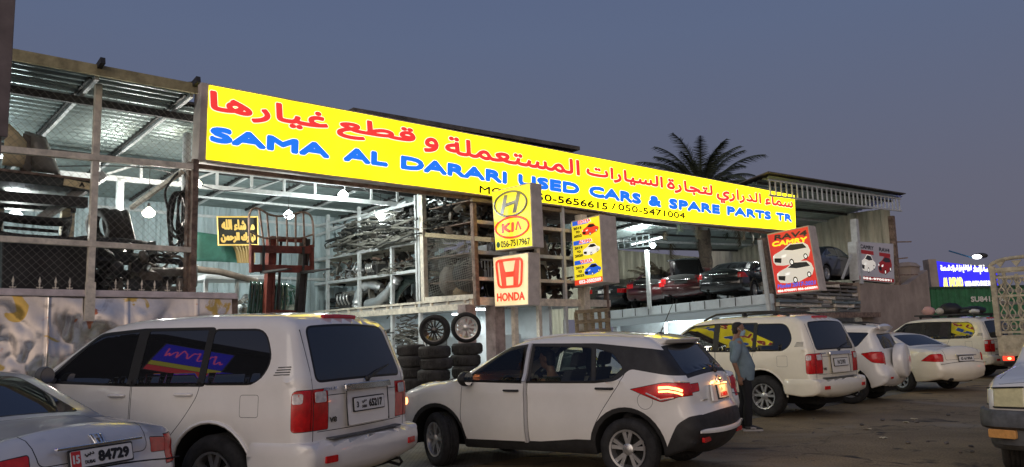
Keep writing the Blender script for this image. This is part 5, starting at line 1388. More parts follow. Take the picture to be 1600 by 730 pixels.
lamp(.60, 1.6, 4.72, 'bare bulb close to the big sign post, beside the hanging hoses', 130 * K)
lamp(3.3, 3, 4.53, 'bare bulb hanging in front of the backrest bars of the forklift', 210 * K, True)
lamp(4.35, 2.4, 5.02, 'bare bulb just under the lettering AL of the big sign', 230 * K, True, .45)
lamp(6.2, 3.6, 4.86, 'bare bulb above the hose heap on the rack', 170 * K, True)
lamp(-2.2, 2.4, 3.96, 'bare bulb half hidden at the far left of the mesh cage', 230 * K, True)
lamp(19.3, 4.7, 5.0, 'bright bare bulb on a white post above the parked wreck cars', 380 * K, True, .5, .11, .1)
lamp(19.9, 4.3, 2.18, 'bare bulb under the white platform of wreck cars', 260 * K, True, .3, .09)
lamp(9.0, 4.6, 5.05, 'small bare bulb deep in the shed left of the tall yellow poster', 170 * K, True)
def tube_light(a, b, label, power):
    a, b = Vector(a), Vector(b); mid = (a + b) / 2
    t = sthing('tube_lamp', label, 'lamp', mid.x, mid.y, mid.z, group='fluorescent tubes in the shed')
    m = MB(); m.tube([a, b], .024, 8); m.build('tube', MT['tube'], t, S, smooth=60)
    m = MB(); m.bar(a + Vector((0, 0, .05)), b + Vector((0, 0, .05)), .07, .04); m.build('fitting', MT['steel_white'], t, S)
    l = bpy.data.lights.new('tube_light', 'AREA'); l.shape = 'RECTANGLE'; l.size, l.size_y = (b - a).length, .08; l.energy, l.color = power, (.93, 1, .96)
    o = bpy.data.objects.new('tube_light', l); COL.objects.link(o); o.parent = t
    d = (b - a).normalized(); y = Vector((0, 0, 1)).cross(d).normalized()
    o.matrix_local = MOF[t.name].inverted() @ S @ AX(mid + Vector((0, 0, -.05)), d, y, d.cross(y))
    return t
tube_light((6.75, .9, 2.30), (7.35, .9, 2.30), 'short tube lamp under the rack deck above the alloy wheels', 55 * K)
tube_light((20.6, 5.2, 5.42), (20.6, 6.7, 5.30), 'long tube lamp on the roof left of the bright bulb on the white post', 22 * K)
tube_light((21.5, 2.3, 5.78), (22.2, 2.3, 5.78), 'short tube lamp under the right roof, just under the sign edge', 90 * K)
tube_light((8.2, 3.2, 2.28), (9.4, 3.2, 2.28), 'tube lamp lighting the white room under the rack', 120 * K)
tube_light((21.5, 3.0, 2.3), (23.5, 3.0, 2.3), 'tube lamp in the whitewashed room under the platform', 330 * K)
tube_light((13.5, 6.0, 4.6), (15.5, 6.0, 4.62), 'tube lamp on the roof behind the tall yellow poster', 120 * K)
tube_light((24.5, 3.2, 5.7), (26.5, 3.2, 5.75), 'tube lamp on the right roof in front of the beige end wall', 160 * K)
tube_light((-3.5, 3.6, 5.2), (-1.8, 3.6, 5.2), 'tube lamp under the roof behind the mesh cage', 150 * K)

# ================================================================ scrap generators
def bumper_cover(label, u, v, z, rot=0, tilt=0, L=1.7, H=.45, D=.42, mat='parts_dark', roll=0, holes=True, name='bumper_cover'):
    """a car bumper skin: curved in plan, lipped in section, with a grille opening"""
    t = sthing(name, label, 'bumper', u, v, z, rot)
    m = MB(); n = 22; sec = [(-.06, H), (.0, H * .97), (.035, H * .72), (.02, H * .5), (.045, H * .3), (.02, 0), (-.10, -.02)]
    vs = []
    Mx = Matrix.Rotation(tilt, 4, 'X') @ Matrix.Rotation(roll, 4, 'Y')
    for i in range(n + 1):
        s_ = -1 + 2 * i / n; x = L / 2 * math.sin(s_ * 1.25) / math.sin(1.25); y = -D * abs(s_) ** 2.6
        for d, h in sec: vs.append(Mx @ Vector((x, -(y + d) * 1.0, h * (1 - .12 * abs(s_) ** 3))))
    k = len(sec); fs = []
    for i in range(n):
        for j in range(k - 1):
            if holes and j in (2, 3) and (4 < i < n - 5 or i in (1, n - 2)): continue
            fs.append((i * k + j, (i + 1) * k + j, (i + 1) * k + j + 1, i * k + j + 1))
    m.add(vs, fs); o = m.build('skin', MT[mat], t, smooth=50)
    s2 = o.modifiers.new('thickness', 'SOLIDIFY'); s2.thickness = .012
    m = MB(); m.bar(Mx @ Vector((-L * .3, .03 + .05, H * .4)), Mx @ Vector((L * .3, .08, H * .4)), .03, .05); m.build('grille_bar', MT['black_plastic'], t)
    return t
def fender(label, u, v, z, rot, mat, sc=1.0, lean=.15):
    """front wing: panel with a big wheel arch cut out"""
    t = sthing('car_wing', label, 'car wing', u, v, z, rot)
    o = outl([(-.50, .0, .0, .02), (-.62, .30, 0, .1), (-.50, .62, 0, .1), (.10, .78, 0, .2), (.62, .60, 0, .06), (.66, .35, 0, .05), (.52, .30, 0, .04)], [(.08, .0, .40)], .0)
    sh = Shell([(a * sc, b * sc, .03) for a, b, c in o], lambda x, z: .10 - .08 * (x / .6) ** 2 + .10 * math.sin(max(0, z) * 1.6), lambda x, z: 0, .06, .08, 4)
    m = MB(); Mx = Matrix.Rotation(-lean, 4, 'X')
    for d in sh.sides([], both=False).values(): m.add([Mx @ p for p in d.v], d.f)
    q = m.build('skin', mat if not isinstance(mat, str) else MT[mat], t, smooth=45); s2 = q.modifiers.new('thickness', 'SOLIDIFY'); s2.thickness = .015
    m = MB(); pts = [Mx @ (sh.side_point(.08 * sc + .41 * sc * math.cos(a), .41 * sc * math.sin(a), 1, .0)) for a in [math.pi * i / 14 for i in range(15)]]
    m.tube(pts, .014, 6); m.build('arch_lip', MT['chrome'] if False else MT['parts_grey'], t, smooth=60)
    return t
def panel_sheet(name, label, cat, corners, thick, mat, bend=0., frame=S, group=None):
    """a slightly bent panel between four site corners"""
    c = [Vector(p) for p in corners]; n = (c[1] - c[0]).cross(c[3] - c[0]).normalized(); N = 8; vs = []
    for i in range(N + 1):
        for j in range(N + 1):
            a, b = i / N, j / N; p = c[0].lerp(c[1], a).lerp(c[3].lerp(c[2], a), b); vs.append(p + n * bend * (1 - (2 * a - 1) ** 2) * (1 - .5 * (2 * b - 1) ** 2))
    fs = [(i * (N + 1) + j, (i + 1) * (N + 1) + j, (i + 1) * (N + 1) + j + 1, i * (N + 1) + j + 1) for i in range(N) for j in range(N)]
    mb = MB().add(vs, fs); o = mb.build(name, MT[mat] if isinstance(mat, str) else mat, None, frame, smooth=50)
    s2 = o.modifiers.new('thickness', 'SOLIDIFY'); s2.thickness = thick; s2.offset = -1
    tag(o, label, cat, group); return o
def tangle(name, label, cat, c, size, n, r, mat, seed, kind='stuff', loops=1.0, mats=None):
    """heap of hoses and wires nobody could count"""
    q = random.Random(seed); m = MB(); c = Vector(c)
    for i in range(n):
        a0 = q.uniform(0, 6.28); R0 = q.uniform(.25, .95); pts = []
        b = Vector((q.uniform(-.5, .5) * size[0], q.uniform(-.5, .5) * size[1], 0)); hgt = size[2] * q.random() ** 1.2 * (1 - .6 * (abs(b.x) / size[0] * 2) ** 2)
        k = q.randint(6, 12); sp_ = q.uniform(.25, .6) * loops
        for j in range(k):
            a = a0 + j * q.uniform(.3, .75) * loops
            pts.append(c + b + Vector((math.cos(a) * R0 * size[0] * .35, math.sin(a) * R0 * size[1] * .35, hgt + math.sin(a * 1.3 + i) * .07 * size[2] + q.uniform(-.03, .03))))
        m.k = q.randrange(len(mats)) if mats else 0
        m.tube(catmull([tuple(p) for p in pts], 3), r * q.uniform(.6, 1.3), 5)
    o = m.build(name, mats or MT[mat], None, S, smooth=60); tag(o, label, cat, None, kind); return o
def scrap_heap(name, label, c, size, n, mats, seed, s0=.05, s1=.2, leafy=False):
    q = random.Random(seed); m = MB(); c = Vector(c)
    for i in range(n):
        p = c + Vector((q.uniform(-.5, .5) * size[0], q.uniform(-.5, .5) * size[1], q.random() * size[2]))
        T = Matrix.Translation(p) @ Matrix.Rotation(q.uniform(0, 6), 4, Vector((q.uniform(-1, 1), q.uniform(-1, 1), q.uniform(-1, 1))).normalized())
        m.k = q.randrange(len(mats)); a = q.uniform(s0, s1); k = q.random()
        if k < .3: m.tube([T @ Vector(x) for x in catmull([(-a, 0, 0), (-a * .3, a * .4, 0), (a * .4, a * .2, a * .3), (a, -a * .3, 0)], 3)], a * .14, 6)
        elif k < .55: m.lathe([(a * .35, -a * .3), (a * .5, -a * .2), (a * .5, a * .1), (a * .3, a * .3), (.001, a * .34)], 10, T, cap=True)
        else: m.prism(rpoly([(-a, -a * .5), (a * .6, -a * .6), (a, a * .2), (a * .1, a * .7), (-a * .8, a * .4)], a * .15, 2), -a * q.uniform(.08, .35), a * q.uniform(.05, .3), T)
    o = m.build(name, mats, None, S, smooth=40); tag(o, label, 'scrap', None, 'stuff'); return o

# ---- contents of the mesh cage
m = MB(); a, b = PV(-40, 262, .6), PV(152, 284, .6)
bt = sthing('steel_tray', 'long dark steel tray with a pale plate, high in the mesh cage', 'tray', -2.2, .8, 4.1)
m.hexa([a + Vector((0, 0, -.16)), b + Vector((0, 0, -.14)), b + Vector((0, 1.0, -.14)), a + Vector((0, 1.0, -.16))], [a, b, b + Vector((0, 1.0, 0)), a + Vector((0, 1.0, 0))]); m.build('tray', M('dark green steel', (.028, .036, .034), .5, var=.3), bt, S, bevel=.01)
m = MB(); m.bar(a + Vector((0, -.02, .01)), b + Vector((0, -.02, .01)), .03, .04); m.build('edge', MT['steel_brown'], bt, S)
m = MB(); m.bar(a + Vector((0, .2, -.38)), b + Vector((-.1, .2, -.34)), .2, .16); m.bar(a + Vector((0, .85, -.38)), b + Vector((-.1, .85, -.34)), .2, .16); m.build('lower_beam', MT['steel_dark'], bt, S)
for t_ in (.32, .93):
    q_ = a.lerp(b, t_); m = MB(); m.bar((q_.x, q_.y + .9, 2.2), (q_.x, q_.y + .9, q_.z - .15), .07); m.build('support', MT['steel_beige'], bt, S)
p0, p1 = PV(99, 290, .59), PV(141, 296, .59); m = MB(); m.bar(p0 + Vector((0, -.01, .06)), p1 + Vector((0, -.01, .04)), .02, .11); pl = m.build('pale_plate', MT['parts_beige'], bt, S)
T = AX((p0 + p1) / 2 + Vector((.06, -.024, .05)), (1, 0, 0), (0, 0, 1), (0, -1, 0)); m = MB(); letters(m, 'A', -.04, .05, -.04, .04, T, .006); m.build('letter', MT['ink'], bt, S)
m = MB(); m.bar(PV(60, 345, 1.2), PV(165, 272, .7), .13); m.build('brace', MT['steel_white'], bt, S)
panel_sheet('scrap_sheet', 'ragged beige upholstery panel on the dark tray at far left', 'panel', [PV(5, 258, .75), PV(44, 264, .9), PV(42, 222, .8), PV(8, 188, .7)], .08, 'parts_beige', .06)
panel_sheet('scrap_sheet', 'grey curved car body panel standing on the dark tray', 'panel', [PV(44, 268, 1.0), PV(96, 274, .8), PV(72, 215, .8), PV(38, 205, 1.0)], .05, 'parts_grey', .16)
panel_sheet('scrap_sheet', 'narrow brown panel edge beside the beige upholstery panel', 'panel', [PV(30, 266, .85), PV(50, 270, .85), PV(50, 214, .85), PV(36, 208, .85)], .05, 'parts_mid', .03)
bumper_cover('big black bumper skin lying on the box at far left of the cage', -2.25, 1.0, 3.35, .1, .5, 1.3, .38, .35)
cr = sthing('bin', 'large black scrap bin behind the left half of the mesh', 'bin', -2.1, 1.0, 2.5)
m = MB(); m.hexa([Vector(p) for p in ((-2.7, .5, 2.2), (-1.45, .5, 2.2), (-1.45, 1.6, 2.2), (-2.7, 1.6, 2.2))], [Vector(p) for p in ((-2.75, .45, 3.32), (-1.4, .45, 3.32), (-1.4, 1.65, 3.32), (-2.75, 1.65, 3.32))]); m.build('body', MT['parts_dark'], cr, S, bevel=.02)
m = MB()
for a_, b_ in (((-2.78, .43), (-1.37, .43)), ((-2.78, 1.67), (-1.37, 1.67))): m.bar((*a_, 3.34), (*b_, 3.34), .05)
m.build('rim', MT['black_plastic'], cr, S)
for i, (u, v, z, rt, ti, L, lab) in enumerate(((-.85, .7, 3.05, .2, -.3, 1.5, 'black bumper skin on top of the pile right of the cage post'), (-.5, .9, 2.75, -.25, -.1, 1.6, 'black bumper skin with grille opening in the middle of the caged pile'), (-.75, 1.2, 2.5, .1, .2, 1.6, 'black bumper skin at the bottom of the caged pile'), (-.95, 1.4, 3.25, .35, -.7, 1.3, 'black bumper skin sloping behind the top of the caged pile'), (-.35, .55, 2.52, -.4, .4, 1.1, 'small dark bumper skin near the spear points at the cage end'))):
    bumper_cover(lab, u, v, z, rt, ti, L, .42, .4, 'parts_dark' if i != 4 else 'parts_grey')
scrap_heap('scrap_heap', 'dark heap of broken plastic car parts behind the wire mesh', (-.75, .8, 2.5), (1.3, .8, .75), 90, [MT['parts_dark'], MT['parts_dark'], MT['parts_mid'], MT['steel_dark']], 5, .06, .24)
for i, (u, lab) in enumerate(((-1.05, 'leftmost of the three tyres leaning under the cage bulb'), (-.85, 'middle one of the three tyres leaning under the cage bulb'), (-.66, 'rightmost of the three tyres leaning under the cage bulb'))):
    m = MB(); T = Matrix.Translation((u, 1.5, 3.72)) @ Matrix.Rotation(R(75), 4, 'Y') @ Matrix.Rotation(R(20 * i - 20), 4, 'X')
    m.lathe([(.20, -.09), (.24, -.11), (.31, -.10), (.33, -.07), (.33, .07), (.31, .10), (.24, .11), (.20, .09), (.20, -.09)], 28, T, cap=False); o = m.build('tyre', MT['tyre_dusty'], None, S, smooth=50); tag(o, lab, 'tyre', 'tyres piled in the mesh cage')
# ---- hoses hanging in loops by the sign post
hz = sthing('hose_bundle', 'bundle of black hoses hanging in long loops beside the sign post', 'hoses', -.25, .45, 4.4)
for i in range(9):
    q = random.Random(40 + i); p0 = PV(283 + q.uniform(-6, 8), 300, .45); w = q.uniform(.07, .20); L = q.uniform(.75, 1.15); ph = q.uniform(-.1, .1); pts = []
    for j in range(21):
        t = 2 * math.pi * j / 20; pts.append(p0 + Vector((math.sin(t) * w + ph * (1 - math.cos(t)) / 2, q.uniform(-.01, .01) + .03 * i - .1, -(1 - math.cos(t)) / 2 * L)))
    m = MB(); m.tube(pts[:-1], .020, 6, closed=True); m.build('hose_loop', MT['rubber'], hz, S, smooth=60)
m = MB(); m.tube(catmull([tuple(PV(x, y, .45)) for x, y in ((262, 325), (258, 300), (272, 277), (285, 268), (292, 285), (286, 302))], 5), .022, 6); m.build('hose_end', MT['rubber'], hz, S, smooth=60)
m = MB(); m.bar(PV(205, 325, 1.4), PV(285, 268, .4), .07); m.build('hanger_bar', MT['steel_beige'], hz, S)
# ---- black plaque with gold script, green tarpaulin, curtain
def PAT(px, py, v): return PV(px, py, v)
pq = sthing('plaque', 'black plaque with two lines of gold Arabic script', 'plaque', 2.4, 3.0, 3.8)
bl, br, tr, tl = PAT(341, 383, 3.2), PAT(403, 383, 3.2), PAT(402, 339, 3.2), PAT(339, 339, 3.2)
m = MB(); n_ = (br - bl).cross(tl - bl).normalized(); m.hexa([bl, br, br - n_ * .04, bl - n_ * .04], [tl, tr, tr - n_ * .04, tl - n_ * .04]); m.build('board', MT['plaque'], pq, S)
m = MB(); m.tube([p + n_ * .01 for p in (bl, br, tr, tl)], .022, 5, closed=True); m.build('gold_border', MT['gold'], pq, S)
Tq = AX(bl + n_ * .006, br - bl, tl - bl, n_)
w_, h_ = (br - bl).length, (tl - bl).length; Tq = Tq @ Matrix.Diagonal((1 / w_, 1 / h_, 1, 1))
m = MB(); letters(m, arabic('ما شاء الله'), .09 * w_, .93 * w_, .52 * h_, .92 * h_, Tq, .014); m.build('script', MT['gold'], pq, S)
m = MB(); letters(m, arabic('تبارك الرحمن'), .06 * w_, .95 * w_, .08 * h_, .46 * h_, Tq, .016); m.build('script', MT['gold'], pq, S)
panel_sheet('tarpaulin', 'dark green tarpaulin hung below the plaque', 'tarpaulin', [PV(306, 408, 3.6), PV(380, 411, 3.6), PV(372, 372, 3.6), PV(306, 362, 3.6)], .01, 'green_tarp', .05)
m = MB(); a_, b_ = PV(374, 411, 3.5), PV(395, 411, 3.5)
for i in range(7):
    t = i / 6; p = a_.lerp(b_, t); m.tube([p + Vector((0, .0, .0)), p + Vector((-.05 * (1 - t), .0, .25)), p + Vector((-.2 * (1 - t), 0, .55))], .045, 6)
o = m.build('curtain', M('gold brown curtain', (.22, .15, .05), .8), None, S, smooth=60); tag(o, 'gathered gold brown curtain hanging beside the green tarpaulin', 'curtain')
# low bench of panels under the tarpaulin
bn = sthing('work_bench', 'low white metal bench with long dark mouldings below the tarpaulin', 'bench', 1.8, 3.4, 2.4)
m = MB(); a_, b_ = PV(306, 432, 3.3), PV(400, 432, 3.3); m.hexa([a_ + Vector((0, -.5, -.10)), b_ + Vector((.3, -.5, -.10)), b_ + Vector((.3, .6, -.10)), a_ + Vector((0, .6, -.10))], [a_ + Vector((0, -.5, 0)), b_ + Vector((.3, -.5, 0)), b_ + Vector((.3, .6, 0)), a_ + Vector((0, .6, 0))]); m.build('top', MT['white_wall'], bn, S, bevel=.01)
for t in (0, .5, 1):
    q = a_.lerp(b_, t); m = MB(); m.bar(q + Vector((.05, -.4, -.1)), Vector((q.x + .05, q.y - .4, 0)), .07); m.build('leg', MT['steel_white'], bn, S)
o = MB().tube([PV(300, 420, 2.6), PV(345, 425, 2.6), PV(402, 440, 2.4)], .07, 8).build('moulding', MT['parts_mid'], None, S, smooth=60); tag(o, 'long dark trim moulding lying across the white bench', 'moulding')
scrap_heap('wrapped_parts', 'heap of white wrapped small parts behind the wall end', (2.2, 2.8, 1.9), (1.2, .8, .75), 60, [MT['foil'], MT['white_wall'], MT['parts_grey']], 12, .06, .18)
# stack of green car glass leaning
for i in range(9):
    px = 386 + i * 7.0; v = 1.6 + .05 * i
    a_ = PV(px, 492, v); b_ = PV(px + 20, 494, v + .4)
    lab = 'green car windscreen leaning in the row beside the forklift mast'
    panel_sheet('windscreen_glass', lab, 'car glass', [a_, b_, b_ + Vector((.10, .10, .62)), a_ + Vector((.10, .08, .68))], .012, 'green_glass', .05, group='windscreens leaning in a row')
m = MB(); m.bar((2.3, 2.0, 0), (2.3, 2.0, 2.0), .06); m.bar((3.4, 2.2, 0), (3.4, 2.2, 2.0), .06); m.bar((2.2, 1.9, 2.05), (3.6, 2.3, 2.05), .35, .06); o = m.build('glass_rack', MT['steel_dark'], None, S); tag(o, 'dark steel rack carrying the leaning green windscreens', 'rack')

# ================================================================ forklift
fk = sthing('forklift', 'forklift with raised oxide red carriage and tall red and black mast', 'forklift', 2.65, 1.6, 0)
v0 = 1.6
def mast(px_t, px_b, yt, mat, w=.12):
    a, b = PV(px_t, yt, v0), PV(px_b, 490, v0); b = a + (b - a) * ((a.z - .15) / (a.z - b.z)); m = MB(); m.bar(b, a, w, .15)
    for s_ in (1, -1): m.bar(b + Vector((s_ * .06, -.08, 0)), a + Vector((s_ * .06, -.08, 0)), .03, .05)
    m.build('mast_rail', MT[mat], fk, S)
mast(424, 418, 371, 'maroon_steel', .15); mast(476, 467, 374, 'steel_dark', .15)
m = MB(); m.bar(PV(424, 373, v0), PV(478, 376, v0), .09, .10); m.bar(PV(420, 486, v0), PV(470, 488, v0), .06, .06); m.build('mast_crossbar', MT['maroon_steel'], fk, S)
m = MB(); a, b = PV(439, 378, v0 + .05), PV(434, 490, v0 + .05); m.tube([b + (b - a) * .8, a], .03, 8); m.build('lift_cylinder', MT['steel_dark'], fk, S, smooth=50)
vc = v0 - .22
for y0, y1 in ((384, 394), (414, 424)):
    m = MB(); a, b = PV(390, (y0 + y1) / 2, vc), PV(490, (y0 + y1) / 2 + 2, vc); m.bar(a, b, .06, .15); m.build('carriage_bar', MT['maroon_steel'], fk, S, bevel=.008)
for x in (393, 487):
    m = MB(); m.bar(PV(x, 383, vc), PV(x, 426, vc), .10, .06); m.build('carriage_side', MT['maroon_steel'], fk, S)
m = MB(); top = catmull([tuple(PV(x, y, vc + .03)) for x, y in ((391, 385), (389, 350), (390, 334), (396, 326), (406, 327), (420, 335), (436, 338), (452, 336), (472, 332), (484, 336), (489, 350), (490, 386))], 5); m.tube(top, .022, 6); m.build('backrest_frame', MT['steel_brown'], fk, S, smooth=60)
for x0, x1, yt in ((405, 413, 328), (417, 422, 334), (432, 434, 338), (448, 449, 337), (462, 462, 334), (474, 476, 332)):
    m = MB(); m.bar(PV(x0, yt, vc + .03), PV(x1, 388, vc + .03), .03, .03); m.build('backrest_bar', MT['steel_brown'], fk, S)
m = MB(); m.tube(catmull([tuple(PV(x, y, vc + .03)) for x, y in ((391, 362), (412, 372), (440, 372), (470, 372), (490, 366))], 5), .02, 6); m.build('backrest_frame', MT['steel_brown'], fk, S, smooth=60)
for x in (410, 472):
    a = PV(x, 424, vc); m = MB(); m.hexa([a + Vector((-.06, -.02, -.05)), a + Vector((.06, -.02, -.05)), a + Vector((.05, -1.1, -.05)), a + Vector((-.05, -1.1, -.05))], [a + Vector((-.06, -.02, 0)), a + Vector((.06, -.02, 0)), a + Vector((.05, -1.1, -.03)), a + Vector((-.05, -1.1, -.03))]); m.bar(a + Vector((0, .0, -.02)), a + Vector((0, 0, .5)), .12, .045); m.build('fork', MT['steel_dark'], fk, S)
m = MB(); m.box(2.15, 3.25, 1.85, 3.6, .35, 1.05); m.box(2.2, 3.2, 3.0, 3.9, .5, 1.25); m.build('body', M('forklift yellow paint', (.45, .25, .03), .5, var=.3), fk, S, bevel=.06)
m = MB(); m.box(2.45, 2.95, 2.4, 2.9, 1.05, 1.2); m.box(2.45, 2.95, 2.85, 2.95, 1.2, 1.6); m.build('seat', MT['cloth_dark'], fk, S, bevel=.03)
for u in (2.1, 3.15):
    for v in (2.05, 3.45):
        m = MB(); m.lathe([(.1, -.1), (.25, -.12), (.31, -.09), (.31, .09), (.25, .12), (.1, .1)], 24, Matrix.Translation((u + .07, v, .31)) @ Matrix.Rotation(R(90), 4, 'Y')); m.build('wheel', MT['tyre'], fk, S, smooth=50)

# ================================================================ rack of parts (left side face at u = 6.2)
UR = 6.2
rk = sthing('parts_rack', 'big pale steel rack in two tiers loaded with hoses, wings and scrap', 'rack', 8.4, 3, 0)
m = MB(); m.box(UR, 11.0, .15, 6.9, 2.38, 2.46); m.build('deck', MT['concrete'], rk, S)
m = MB()
m.bar((UR - .02, .1, 2.50), (UR - .02, 6.9, 2.50), .08, .05); m.bar((UR - .02, .1, 2.33), (UR - .02, 6.9, 2.33), .08, .14)
for i in range(12): m.bar((UR - .02, .3 + i * .6, 2.33), (UR - .02, .3 + i * .6, 2.52), .07, .04, up=(1, 0, 0))
m.build('deck_edge', MT['steel_beige'], rk, S)
m = MB(); m.bar((UR, .1, 2.44), (11, .1, 2.44), .09, .18); m.build('front_edge', MT['steel_beige'], rk, S)
for z, w in ((3.28, .07), (3.98, .09), (4.95, .06)):
    m = MB(); m.bar((UR, 1.95, z), (UR, 6.9, z), .06, w); m.build('side_beam', MT['steel_white'], rk, S)
    if z < 4.5: m = MB(); m.box(UR + .03, UR + 1.2, 2.0, 6.9, z - .03, z); m.build('shelf', MT['steel_beige'], rk, S)
for v in (1.95, 3.1, 4.6, 6.2):
    m = MB(); m.bar((UR, v, 0), (UR, v, 5.2 if v != 3.1 else 4.1), .08); m.build('upright', MT['steel_white'], rk, S)
m = MB(); m.bar(PU(664, 472, UR), PU(660, 305, UR), .13); m.build('upright', MT['steel_beige'], rk, S, bevel=.008)
m = MB(); m.bar(PU(657, 470, UR) + Vector((-.04, .05, 0)), PU(653, 305, UR) + Vector((-.04, .05, 0)), .06); m.build('upright', MT['steel_white'], rk, S)
m = MB(); m.bar(PU(745, 478, UR), PU(739, 318, UR), .11); m.build('upright', MT['steel_brown'], rk, S, bevel=.008)
m = MB(); m.bar(PU(666, 367, UR), PU(770, 375, UR), .09, .10); m.build('cross_rail', MT['wood'], rk, S)
m = MB(); m.bar(PU(666, 468, UR), PU(745, 463, UR), .09, .10); m.build('cross_rail', MT['steel_beige'], rk, S)
m = MB(); d = .06; p0, p1, p2, p3 = PU(668, 466, UR), PU(743, 461, UR), PU(738, 372, UR), PU(666, 369, UR)
for i in range(26):
    t = i / 25; m.bar(p0.lerp(p1, t), p3.lerp(p2, min(1, t + .25)), .005); m.bar(p0.lerp(p3, t), p1.lerp(p2, min(1, t + .25)), .005)
m.build('wire_mesh', MT['wire'], rk, S)
for u, w, mt in ((8.35, .10, 'steel_beige'), (9.3, .08, 'steel_white'), (10.9, .10, 'steel_brown')):
    m = MB(); m.bar((u, .1, 0), (u, .1, 5.0), w); m.build('upright', MT[mt], rk, S)
for z, mt in ((2.95, 'steel_beige'), (3.55, 'steel_white'), (4.25, 'steel_beige'), (4.75, 'wood')):
    m = MB(); m.bar((UR + .1, .12, z), (11, .12, z + .03), .07, .08); m.build('front_beam', MT[mt], rk, S)
    m = MB(); m.box(UR + .1, 11, .2, 1.7, z - .02, z + .005); m.build('shelf', MT['steel_brown'], rk, S)
m = MB(); m.box(8.9, 9.0, .3, 6.8, .0, 2.36); m.build('lower_wall', MT['white_wall'], rk, S)
m = MB(); m.box(6.4, 8.9, 5.2, 5.3, .0, 2.36); m.build('lower_wall', MT['white_wall'], rk, S)
m = MB(); m.box(6.0, 6.3, .05, .32, 0, 2.36); m.box(6.85, 7.15, .02, .35, 0, 2.36); m.build('pillar', M('rusty lilac pillar', (.30, .24, .23), .8, var=.3, vscale=4), rk, S)
# things in and on the rack
tangle('hose_heap', 'tangled heap of grey rubber hoses on the upper rack tier', 'hose heap', (UR + .40, 4.0, 4.02), (1.1, 3.0, 1.15), 210, .024, None, 3, mats=[MT['hose_grey'], MT['hose_grey'], MT['hose_dark']])
tangle('pipe_heap', 'loose heap of thin pipes on the middle rack tier', 'pipe heap', (UR + .4, 2.9, 3.30), (.8, 1.6, .32), 46, .016, None, 8, loops=.4, mats=[MT['hose_grey'], MT['hose_dark']])
scrap_heap('scrap_heap', 'dark heap of engine parts and wiring at the top of the rack corner', (UR + .7, 1.55, 4.1), (1.2, 2.3, .85), 520, [MT['parts_dark'], MT['hose_dark'], MT['parts_mid'], MT['parts_grey']], 21, .05, .17)
tangle('wire_heap', 'hanging snarl of wiring looms above the caged part of the rack', 'wiring', (UR + .45, 1.75, 4.2), (.8, 1.3, .6), 80, .013, None, 31, loops=.8, mats=[MT['hose_dark'], MT['hose_grey'], MT['rubber']])
scrap_heap('scrap_heap', 'pale pile of small engine parts on the low rear tier of the rack', (UR + .3, 5.4, 3.32), (.7, 2.2, .30), 60, [MT['parts_grey'], MT['foil'], MT['parts_mid']], 22, .05, .14)
scrap_heap('scrap_heap', 'dark pile of small parts on the rack deck behind the foil parcels', (UR + .7, 4.8, 2.48), (.9, 3.2, .5), 90, [MT['parts_dark'], MT['parts_mid'], MT['parts_grey']], 23, .06, .18)
fender('dark green car wing with a wheel arch on the rack deck edge', UR + .05, 2.62, 2.52, R(-90), M('dark green car paint', (.02, .032, .03), .25, coat=1), 1.32, .1)
fender('black car wing behind the dark green one', UR + .5, 1.95, 2.52, R(-80), MT['paint_black'], .95, .2)
def wrapped(label, pts, r):
    m = MB(); q = random.Random(len(label)); P_ = catmull([tuple(p) for p in pts], 6); m.tube(P_, [r * q.uniform(.85, 1.12) for _ in P_], 12); o = m.build('wrapped_part', MT['foil'], None, S, smooth=35); tag(o, label, 'wrapped part'); return o
wrapped('foil wrapped bumper curling up at the far end of the rack deck', [(UR + .1, 4.9, 2.56), (UR + .12, 4.75, 2.95), (UR + .2, 4.4, 3.1), (UR + .3, 4.0, 3.0)], .12)
wrapped('long foil wrapped bumper leaning against the dark green wing', [(UR + .05, 4.3, 2.58), (UR + .05, 3.7, 2.66), (UR + .08, 3.25, 2.95), (UR + .12, 3.0, 3.20)], .13)
wrapped('upright foil parcel between the wing and the cage upright', [(UR + .2, 2.15, 2.55), (UR + .18, 2.1, 2.85), (UR + .22, 2.05, 3.1)], .14)
m = MB(); T = Matrix.Translation((UR + .3, 4.25, 2.86)) @ Matrix.Rotation(R(80), 4, 'Y'); m.lathe([(.20, -.08), (.24, -.1), (.29, -.08), (.29, .08), (.24, .1), (.20, .08), (.20, -.08)], 26, T, cap=False); o = m.build('wheel_liner', MT['parts_grey'], None, S, smooth=50); tag(o, 'pale curved wheel liner between the two foil wrapped bumpers', 'wheel liner')
def car_door(label, u, v, z, rot, lean, mat):
    t = sthing('door_shell', label, 'car door', u, v, z, rot)
    o = outl([(-.48, .02, 0, .05), (-.50, .62, 0, .03), (-.44, 1.02, 0, .08), (.10, 1.05, 0, .15), (.50, .66, 0, .06), (.56, .30, 0, .1), (.46, .0, 0, .08)], [], 0)
    sh = Shell([(a, b, .03) for a, b, c in o], lambda x, z: .08 + .05 * math.sin(max(0, min(1, z / .65)) * 3.1) - .10 * max(0, z - .62), lambda x, z: 0, .07, .09, 4)
    w = rpoly([(-.42, .66, .03), (.40, .68, .04), (.08, .97, .1), (-.38, .95, .06)])
    Mx = Matrix.Rotation(-lean, 4, 'X'); sd = sh.sides([('win', w, 0)], both=False)
    m = MB(); m.add([Mx @ p for p in sd[('', 1)].v], sd[('', 1)].f); q = m.build('skin', MT[mat], t, smooth=45); k = q.modifiers.new('thickness', 'SOLIDIFY'); k.thickness = .05; k.offset = -1
    m = MB(); m.add([Mx @ p for p in sd[('win', 1)].v], sd[('win', 1)].f); m.build('window', MT['glass_dark'], t)
    m = MB(); m.bar(Mx @ Vector((-.40, .14, .56)), Mx @ Vector((-.22, .14, .565)), .025, .03); m.build('handle', MT['black_plastic'], t)
    return t
